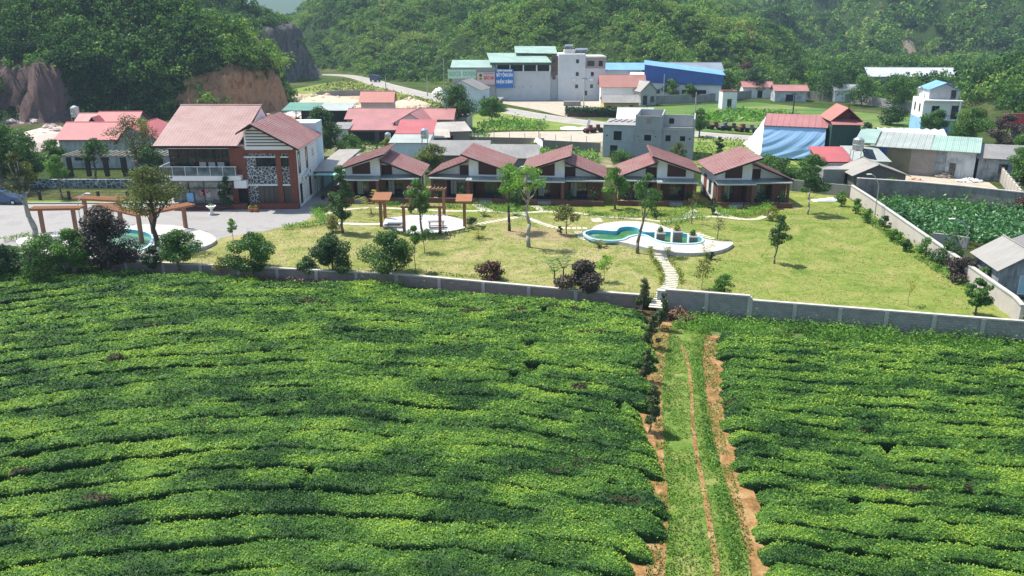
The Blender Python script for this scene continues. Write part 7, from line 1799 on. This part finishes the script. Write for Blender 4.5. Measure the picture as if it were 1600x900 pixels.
palm('palm', 'two-stemmed green palm cluster by the low wall', 866, 444, 2.6, 2.0, L_TREE, 83, .45)
palm('palm', 'smaller dark palm right of the two-stemmed cluster', 880, 442, 2.7, 1.6, L_DARK, 84, .5)
palm('palm', 'yellow-tipped cordyline beside a dark pot below the pool deck', 1104, 404, 1.7, 1.3, L_YELLOW, 85, .2)
palm('palm', 'small yellow-brown plant below the radiating stones of the pool', 936, 386, 1.0, 1.3, L_OLIVE, 86, .2)
palm('palm', 'low green cycad on the lawn between plaza and crossing', 757, 338, .9, 1.3, L_TREE, 87, .1)
palm('palm', 'bright green tuft at the crossing of the stepping-stone paths', 806, 337, .8, 1.4, L_BRIGHT, 88, .1)
tree('shrub', 'dark clipped round shrub beside the umbrella-shaped tree', 875, 366, .95, .7, L_DARK, 89, .05, 260, .12, cat='shrub')
tree('shrub', 'dark round potted shrub below the right part of the pool deck', 1111, 405, .8, .7, L_DARK, 90, .05, 220, .12, cat='shrub', tint=.3)
tree('shrub', 'dark clipped cone in front of the rightmost bungalow', 1113, 335, 2.1, 1.2, L_DARK, 91, .02, 700, .15, cat='shrub', tint=.3)
tree('shrub', 'dark ball shrub between the second and third bungalows', 812, 327, 1.7, 1.2, L_DARK, 92, .02, 500, .15, cat='shrub', tint=.3)
tree('shrub', 'bushy green shrubs between the second and third bungalows', 806, 318, 2.8, 3.4, L_TREE, 93, .02, 1200, .22, cat='shrub', tint=.5)
tree('shrub', 'red-tipped shrub with green base on the right lawn', 1207, 345, 1.7, 2.2, L_YELLOW, 94, .05, 500, .2, cat='shrub', tint=.4)
tree('shrub', 'lush shrub in front of the fourth bungalow pillar', 1018, 334, 3.1, 2.5, L_TREE, 95, .1, 900, .2, cat='shrub', tint=.5)
tree('shrub', 'small dark shrub in front of the fourth bungalow path', 1025, 343, 1.1, 1.0, L_DARK, 96, .05, 300, .14, cat='shrub')
tree('shrub', 'tall dark climbing shrub beside the brick column of the hotel', 357, 327, 4.1, 2.0, L_DARK, 97, .02, 1500, .2, cat='shrub', tint=.5)
tree('shrub', 'yellowish bushy plant at the foot of the tall slender tree', 520, 362, 1.9, 2.2, L_OLIVE, 98, .02, 600, .2, cat='shrub', tint=.6)
tree('shrub', 'dark low shrub at the right foot of the plaza', 737, 352, .9, 1.6, L_DARK, 99, .0, 350, .16, cat='shrub')
for k, (px, py, h_, w_) in enumerate([(1250 + 64, 322, 2.0, 1.6), (1337, 334, 1.9, 1.3), (1356, 348, 1.7, 1.4), (1382, 360, 1.7, 1.4), (1396, 378, 1.3, 1.6), (1415, 392, 1.2, 1.3), (1445, 404, 2.2, 1.8), (1476, 418, 1.8, 2.0)]):
    w8 = ['bushy shrub at the back corner of the lawn by the side wall', 'first small shrub down the side wall from the corner', 'second shrub down the side wall, left of the tall lamp post', 'third shrub down the side wall, just below the lamp post', 'low sprawling shrub at the middle of the side wall', 'thin shrub half way down the side wall', 'fuller bright shrub on the lower half of the side wall', 'leafy shrub left of the dark purple bush by the side wall'][k]
    tree('shrub', w8, px, py, h_, w_, [L_BRIGHT, L_TREE][k % 2 if k > 1 else 0], 110 + k, .05, 650, .18, cat='shrub', tint=.3, group='shrubs planted along the side wall')
tree('shrub', 'dark purple bush growing against the side wall', 1502, 440, 2.3, 3.2, L_PURPLE, 120, .0, 1700, .24, cat='shrub', tint=.35)
tree('shrub', 'upper dark bush against the side wall above the purple one', 1478, 418, 2.6, 2.8, L_DARK, 121, .0, 1400, .22, cat='shrub', tint=.5)
tree('shrub', 'green shrub rising between the side wall and the small round tree', 1536, 452, 2.0, 1.6, L_TREE, 122, .0, 700, .2, cat='shrub', tint=.6)
tree('tree', 'leafy branches in the lower right corner beyond the side wall', 1592, 455, 2.8, 3.0, L_TREE, 123, .1, 1300, .24, tint=.5)
# left edge and pond trees
tree('tree', 'large dark green tree filling the left edge above the car', 6, 300, 9.5, 9.0, L_TREE, 131, .12, 4200, .40, clumps=22, tint=.45, tr=.16)
tree('tree', 'second large green tree at the left edge, behind the pond wall', 44, 290, 7.6, 7.0, L_TREE, 132, .14, 3200, .38, clumps=18, tint=.55, tr=.13)
tree('tree', 'upper dark tree at the left edge behind the blue car', -25, 285, 12, 9, L_DARK, 133, .1, 3800, .45, clumps=20, tint=.55)
tree('tree', 'light green young tree on the near bank of the pond', 97, 309, 5.6, 3.2, L_BRIGHT, 134, .45, 1100, .28, tint=.25, tr=.09)
tree('tree', 'fan-leaved bushy tree before the stained white house wall', 90, 275, 5.4, 4.2, L_TREE, 135, .3, 1500, .3, tint=.5)
tree('tree', 'round tree above the dark posts of the colonnade', 152, 283, 6.0, 4.0, L_TREE, 136, .45, 1300, .3, tint=.45)
tree('tree', 'wide spreading grey-twigged tree beside the left end of the hotel', 217, 290, 9.6, 7.6, L_OLIVE, 137, .32, 1500, .28, tint=.25, tr=.14, clumps=20)
tree('tree', 'dark leafy tree touching the left corner of the hotel', 240, 295, 6.2, 4.6, L_DARK, 138, .1, 2000, .3, tint=.6)
tree('shrub', 'yellow flowering bush at the eave of the hotel roof', 233, 285, 9.0, 2.6, L_YELLOW, 139, .72, 300, .26, cat='shrub', tint=.5, tr=.05)
# village trees
tree('tree', 'big dark green tree directly right of the hotel roof', 504, 248, 8.6, 7.2, L_DARK, 141, .05, 4200, .36, clumps=20, tint=.6)
tree('tree', 'large broad tree in the middle of the village by the pale gabled house', 712, 207, 9.6, 9.8, L_DARK, 142, .16, 4200, .42, clumps=22, tint=.7, bark=BARK_P)
tree('tree', 'bright round tree beside the pale gabled house', 769, 190, 5.6, 6.0, L_BRIGHT, 143, .1, 1800, .42, tint=.1)
tree('shrub', 'bushy green growth above the vegetable bed behind the first bungalow', 545, 245, 3.6, 6.0, L_TREE, 144, .0, 1500, .34, cat='shrub', tint=.6)
tree('shrub', 'yellow-orange shrub above the roof gap of the first bungalow', 606, 246, 3.4, 2.6, L_YELLOW, 145, .1, 600, .26, cat='shrub', tint=.25)
tree('tree', 'yellow-green mango-like tree between the first and second bungalows', 676, 272, 4.6, 4.8, L_YELLOW, 146, .15, 1800, .3, tint=.12)
tree('shrub', 'orange-tipped shrub behind the third bungalow', 835, 246, 2.6, 3.6, L_YELLOW, 147, .0, 700, .3, cat='shrub', tint=.3)
tree('tree', 'small tree with yellow leaves in front of the unfinished house', 1060, 262, 4.0, 2.6, L_YELLOW, 148, .2, 700, .26, tint=.1)
tree('shrub', 'low green bushes at the foot of the unfinished house', 968, 252, 1.6, 5.0, L_TREE, 149, .0, 900, .26, cat='shrub', tint=.6)
tree('tree', 'narrow dark tree on the grass right of the unfinished house', 1122, 247, 3.6, 1.9, L_DARK, 150, .1, 700, .26, tint=.5)
tree('tree', 'round tree at the right rear corner of the unfinished house', 1092, 214, 5.4, 4.4, L_TREE, 151, .25, 1300, .34, tint=.55)
tree('shrub', 'green hedge-like bush behind the rightmost bungalow', 1200, 270, 2.6, 5.2, L_TREE, 152, .0, 1500, .28, cat='shrub', tint=.6)
tree('shrub', 'bush in front of the blue tarpaulin beside the rightmost bungalow roof', 1225, 275, 2.6, 4.2, L_TREE, 153, .0, 1200, .28, cat='shrub', tint=.5)
tree('shrub', 'dark hedge of trees before the block hut', 1270, 283, 3.6, 5.4, L_TREE, 154, .0, 1600, .28, cat='shrub', tint=.5)
tree('shrub', 'bright green creeper bush in front of the grey-roofed shelter', 1345, 296, 2.6, 3.2, L_BRIGHT, 155, .0, 1300, .24, cat='shrub', tint=.15)
tree('shrub', 'green creeper spilling over the dark wall below the red panel', 1385, 306, 2.2, 4.4, L_BRIGHT, 156, .0, 1300, .24, cat='shrub', tint=.05)
tree('shrub', 'round dark bush in the pasture behind the green sheet building', 1392, 196, 4.2, 7.0, L_DARK, 157, .0, 1300, .45, cat='shrub', tint=.35)
tree('shrub', 'small bush in the pasture left of the plastic greenhouse', 1353, 208, 2.2, 3.0, L_DARK, 158, .0, 400, .4, cat='shrub', tint=.35)
tree('tree', 'bright green round tree in front of the narrow white house', 1458, 214, 5.2, 6.2, L_BRIGHT, 159, .05, 2200, .38, tint=.02)
tree('tree', 'larger bright green tree right of the narrow white house', 1512, 224, 6.6, 7.4, L_BRIGHT, 160, .05, 2800, .38, tint=.02)
tree('tree', 'brown-tinted dense tree behind the stained old house', 1568, 236, 6.6, 5.2, L_PURPLE, 161, .05, 2400, .36, tint=.6)
tree('tree', 'lush tree at the right edge over the pier wall', 1590, 300, 6.0, 5.4, L_TREE, 162, .05, 3000, .3, tint=.6)
tree('tree', 'yellow-green tree at the right edge above the pier wall', 1600, 262, 5.6, 5.0, L_BRIGHT, 163, .05, 2200, .32, tint=.15)
tree('shrub', 'reddish dark shrub at the right end of the dark-stained wall', 1590, 345, 2.6, 4.0, L_MAROON, 164, .0, 1200, .26, cat='shrub', tint=.6)
VT = 'separate trees along the factory side of the valley'
for k, (px, py, h_, w_, mt, lb) in enumerate([
    (1048, 158, 6.0, 5.6, L_BRIGHT, 'bright little tree in front of the blue workshop wall'), (1078, 160, 5.0, 4.6, L_TREE, 'darker tree right of the bright one before the blue workshop'),
    (1132, 156, 8.0, 8.5, L_TREE, 'full green tree right of the blue workshop behind the long wall'), (1176, 152, 8.5, 8.5, L_DARK, 'wide dark tree behind the long wall, left part'),
    (1240, 152, 10, 9.5, L_DARK, 'big dark crown in front of the white-walled house in the trees'), (1166, 128, 7, 7, L_MAROON, 'reddish flowering tree among the valley woods'),
    (945, 118, 5, 5, L_BRIGHT, 'small bright tree at the left end of the blue roof'), (1300, 158, 9, 11, L_DARK, 'dark spreading tree behind the right part of the long wall'),
    (1395, 172, 9, 9, L_TREE, 'dark tree left of the narrow white house'), (1345, 165, 8, 10, L_TREE, 'mid green tree right of the dark spreading tree'),
    (800, 70, 6, 7, L_DARK, 'dark tree on the slope above the factory roof'), (1010, 186, 2.0, 7, L_TREE, 'low bushes between the yellow house and the pasture')]):
    tree('tree', lb, px, py, h_, w_, mt, 200 + k, .08, 1500, .5, group=VT if k not in (10, 11) else None, tint=.45)
# clipped yellow-green hedges that follow the bungalow paths
def low_hedge(label, pts, w, h, seed, mat=L_BRIGHT, dens=150, tint=.45, gaps=0):
    P = smooth_poly([G(x, y) for x, y in pts], 10, False); rng = np.random.default_rng(seed); r = thing('low_hedge', label, 'hedge', (*P[0], 0))
    L = [0]
    for k in range(1, len(P)): L.append(L[-1] + math.hypot(P[k][0] - P[k - 1][0], P[k][1] - P[k - 1][1]))
    n = int(L[-1] * dens); s_ = rng.uniform(0, L[-1], n)
    if gaps: s_ = s_[vnoise(s_ * .9, s_ * 0, seed) > gaps]; n = len(s_)
    x = np.interp(s_, L, [p[0] for p in P]); y = np.interp(s_, L, [p[1] for p in P]); hh = h * (.65 + .6 * vnoise(s_ * 1.2, s_ * 0, seed + 1))
    C = np.stack([x + rng.normal(size=n) * w * .3 - P[0][0], y + rng.normal(size=n) * w * .3 - P[0][1], rng.uniform(.05, 1, n) ** .6 * hh], 1)
    V, F = leaf_quads(C, rng.uniform(.10, .22, n), rng.normal(size=(n, 3)) + (0, 0, .8), rng); T = np.clip(tint + (vnoise(s_ * .7, s_ * 0, seed + 2) - .5) * .5 + rng.normal(size=n) * .15, 0, 1)
    link_mesh('foliage', raw_mesh('foliage', V, F, T), mat, r)
    m = MB()
    for k in range(0, len(P) - 3, 3): m.tube((P[k][0] - P[0][0], P[k][1] - P[0][1], 0), (P[k][0] - P[0][0] + .05, P[k][1] - P[0][1], h * .6), .03, n=5)
    m.build('stems', BARK_D, r)
low_hedge('yellow-green hedge along the forecourt edge', [(503, 325), (495, 336), (508, 349), (480, 354), (445, 359)], 1.3, .7, 1, tint=.6)
low_hedge('clipped bright hedge in front of the fourth bungalow', [(960, 342), (990, 339), (1030, 338), (1065, 335), (1090, 331)], 1.4, .8, 2, tint=.55)
low_hedge('second clipped hedge nearer the pool before the fourth bungalow', [(1035, 352), (1060, 347), (1085, 342), (1100, 344)], 1.4, .7, 3, tint=.55)
low_hedge('curved clipped hedge in front of the rightmost bungalow', [(1140, 332), (1150, 338), (1165, 339), (1180, 332)], 1.2, .8, 4, tint=.6)
low_hedge('short bright hedge at the right end of the curved path', [(1188, 337), (1196, 332), (1199, 325)], 1.2, 1.0, 5, tint=.6)
low_hedge('short hedge left of the path to the rightmost bungalow', [(1120, 328), (1126, 334), (1136, 339)], 1.0, .7, 6, tint=.6)
low_hedge('low planting along the gravel path before the first bungalow', [(600, 322), (640, 322), (700, 325), (735, 323)], 1.0, .5, 7, tint=.5, gaps=.25)
low_hedge('green planting in front of the second bungalow', [(742, 322), (765, 326), (800, 329), (790, 324)], 1.2, .7, 8, tint=.35)
low_hedge('low planting along the path before the third bungalow', [(880, 334), (905, 336), (935, 337), (960, 340)], .8, .45, 9, tint=.5, gaps=.3)
low_hedge('creeping plants around the crossing of the paths', [(770, 333), (800, 331), (830, 329), (880, 329)], 1.2, .5, 10, tint=.45, gaps=.3)
low_hedge('yellow plants lining the left side of the slab path', [(1016, 392), (1018, 402), (1028, 418), (1034, 434), (1030, 446)], .5, .55, 11, L_YELLOW, 80, .35, .2)
low_hedge('yellow plants lining the right side of the slab path', [(1042, 392), (1046, 404), (1062, 430), (1062, 444)], .5, .5, 12, L_YELLOW, 80, .35, .35)
low_hedge('dark edging plants along the near edge of the plaza', [(606, 358), (640, 370), (690, 368), (735, 360)], .5, .35, 13, L_DARK, 110, .6, .15)
low_hedge('grass tufts along the top of the left bank wall', [(8, 378), (40, 374), (62, 376)], 1.0, .7, 14, L_GRASS, 120, .6)
low_hedge('yellow grass at the foot of the low wall behind the maroon tree', [(560, 421), (700, 430), (760, 436)], .5, .25, 15, L_GRASS, 40, .6, .4)
# ------------------------------------------------------------- air
m = MB(); m.box(-2200, 2200, -700, 3400, -6, 205)
s = bpy.data.materials.new('haze_air'); s.use_nodes = True; t = s.node_tree; t.nodes.clear()
o_ = t.nodes.new('ShaderNodeOutputMaterial'); v = t.nodes.new('ShaderNodeVolumePrincipled')
v.inputs['Color'].default_value = (.60, .80, 1.0, 1); v.inputs['Density'].default_value = 0.0002; v.inputs['Anisotropy'].default_value = .2
t.links.new(v.outputs[0], o_.inputs['Volume'])
h_ = m.build('haze', s); tag(h_, kind='stuff')
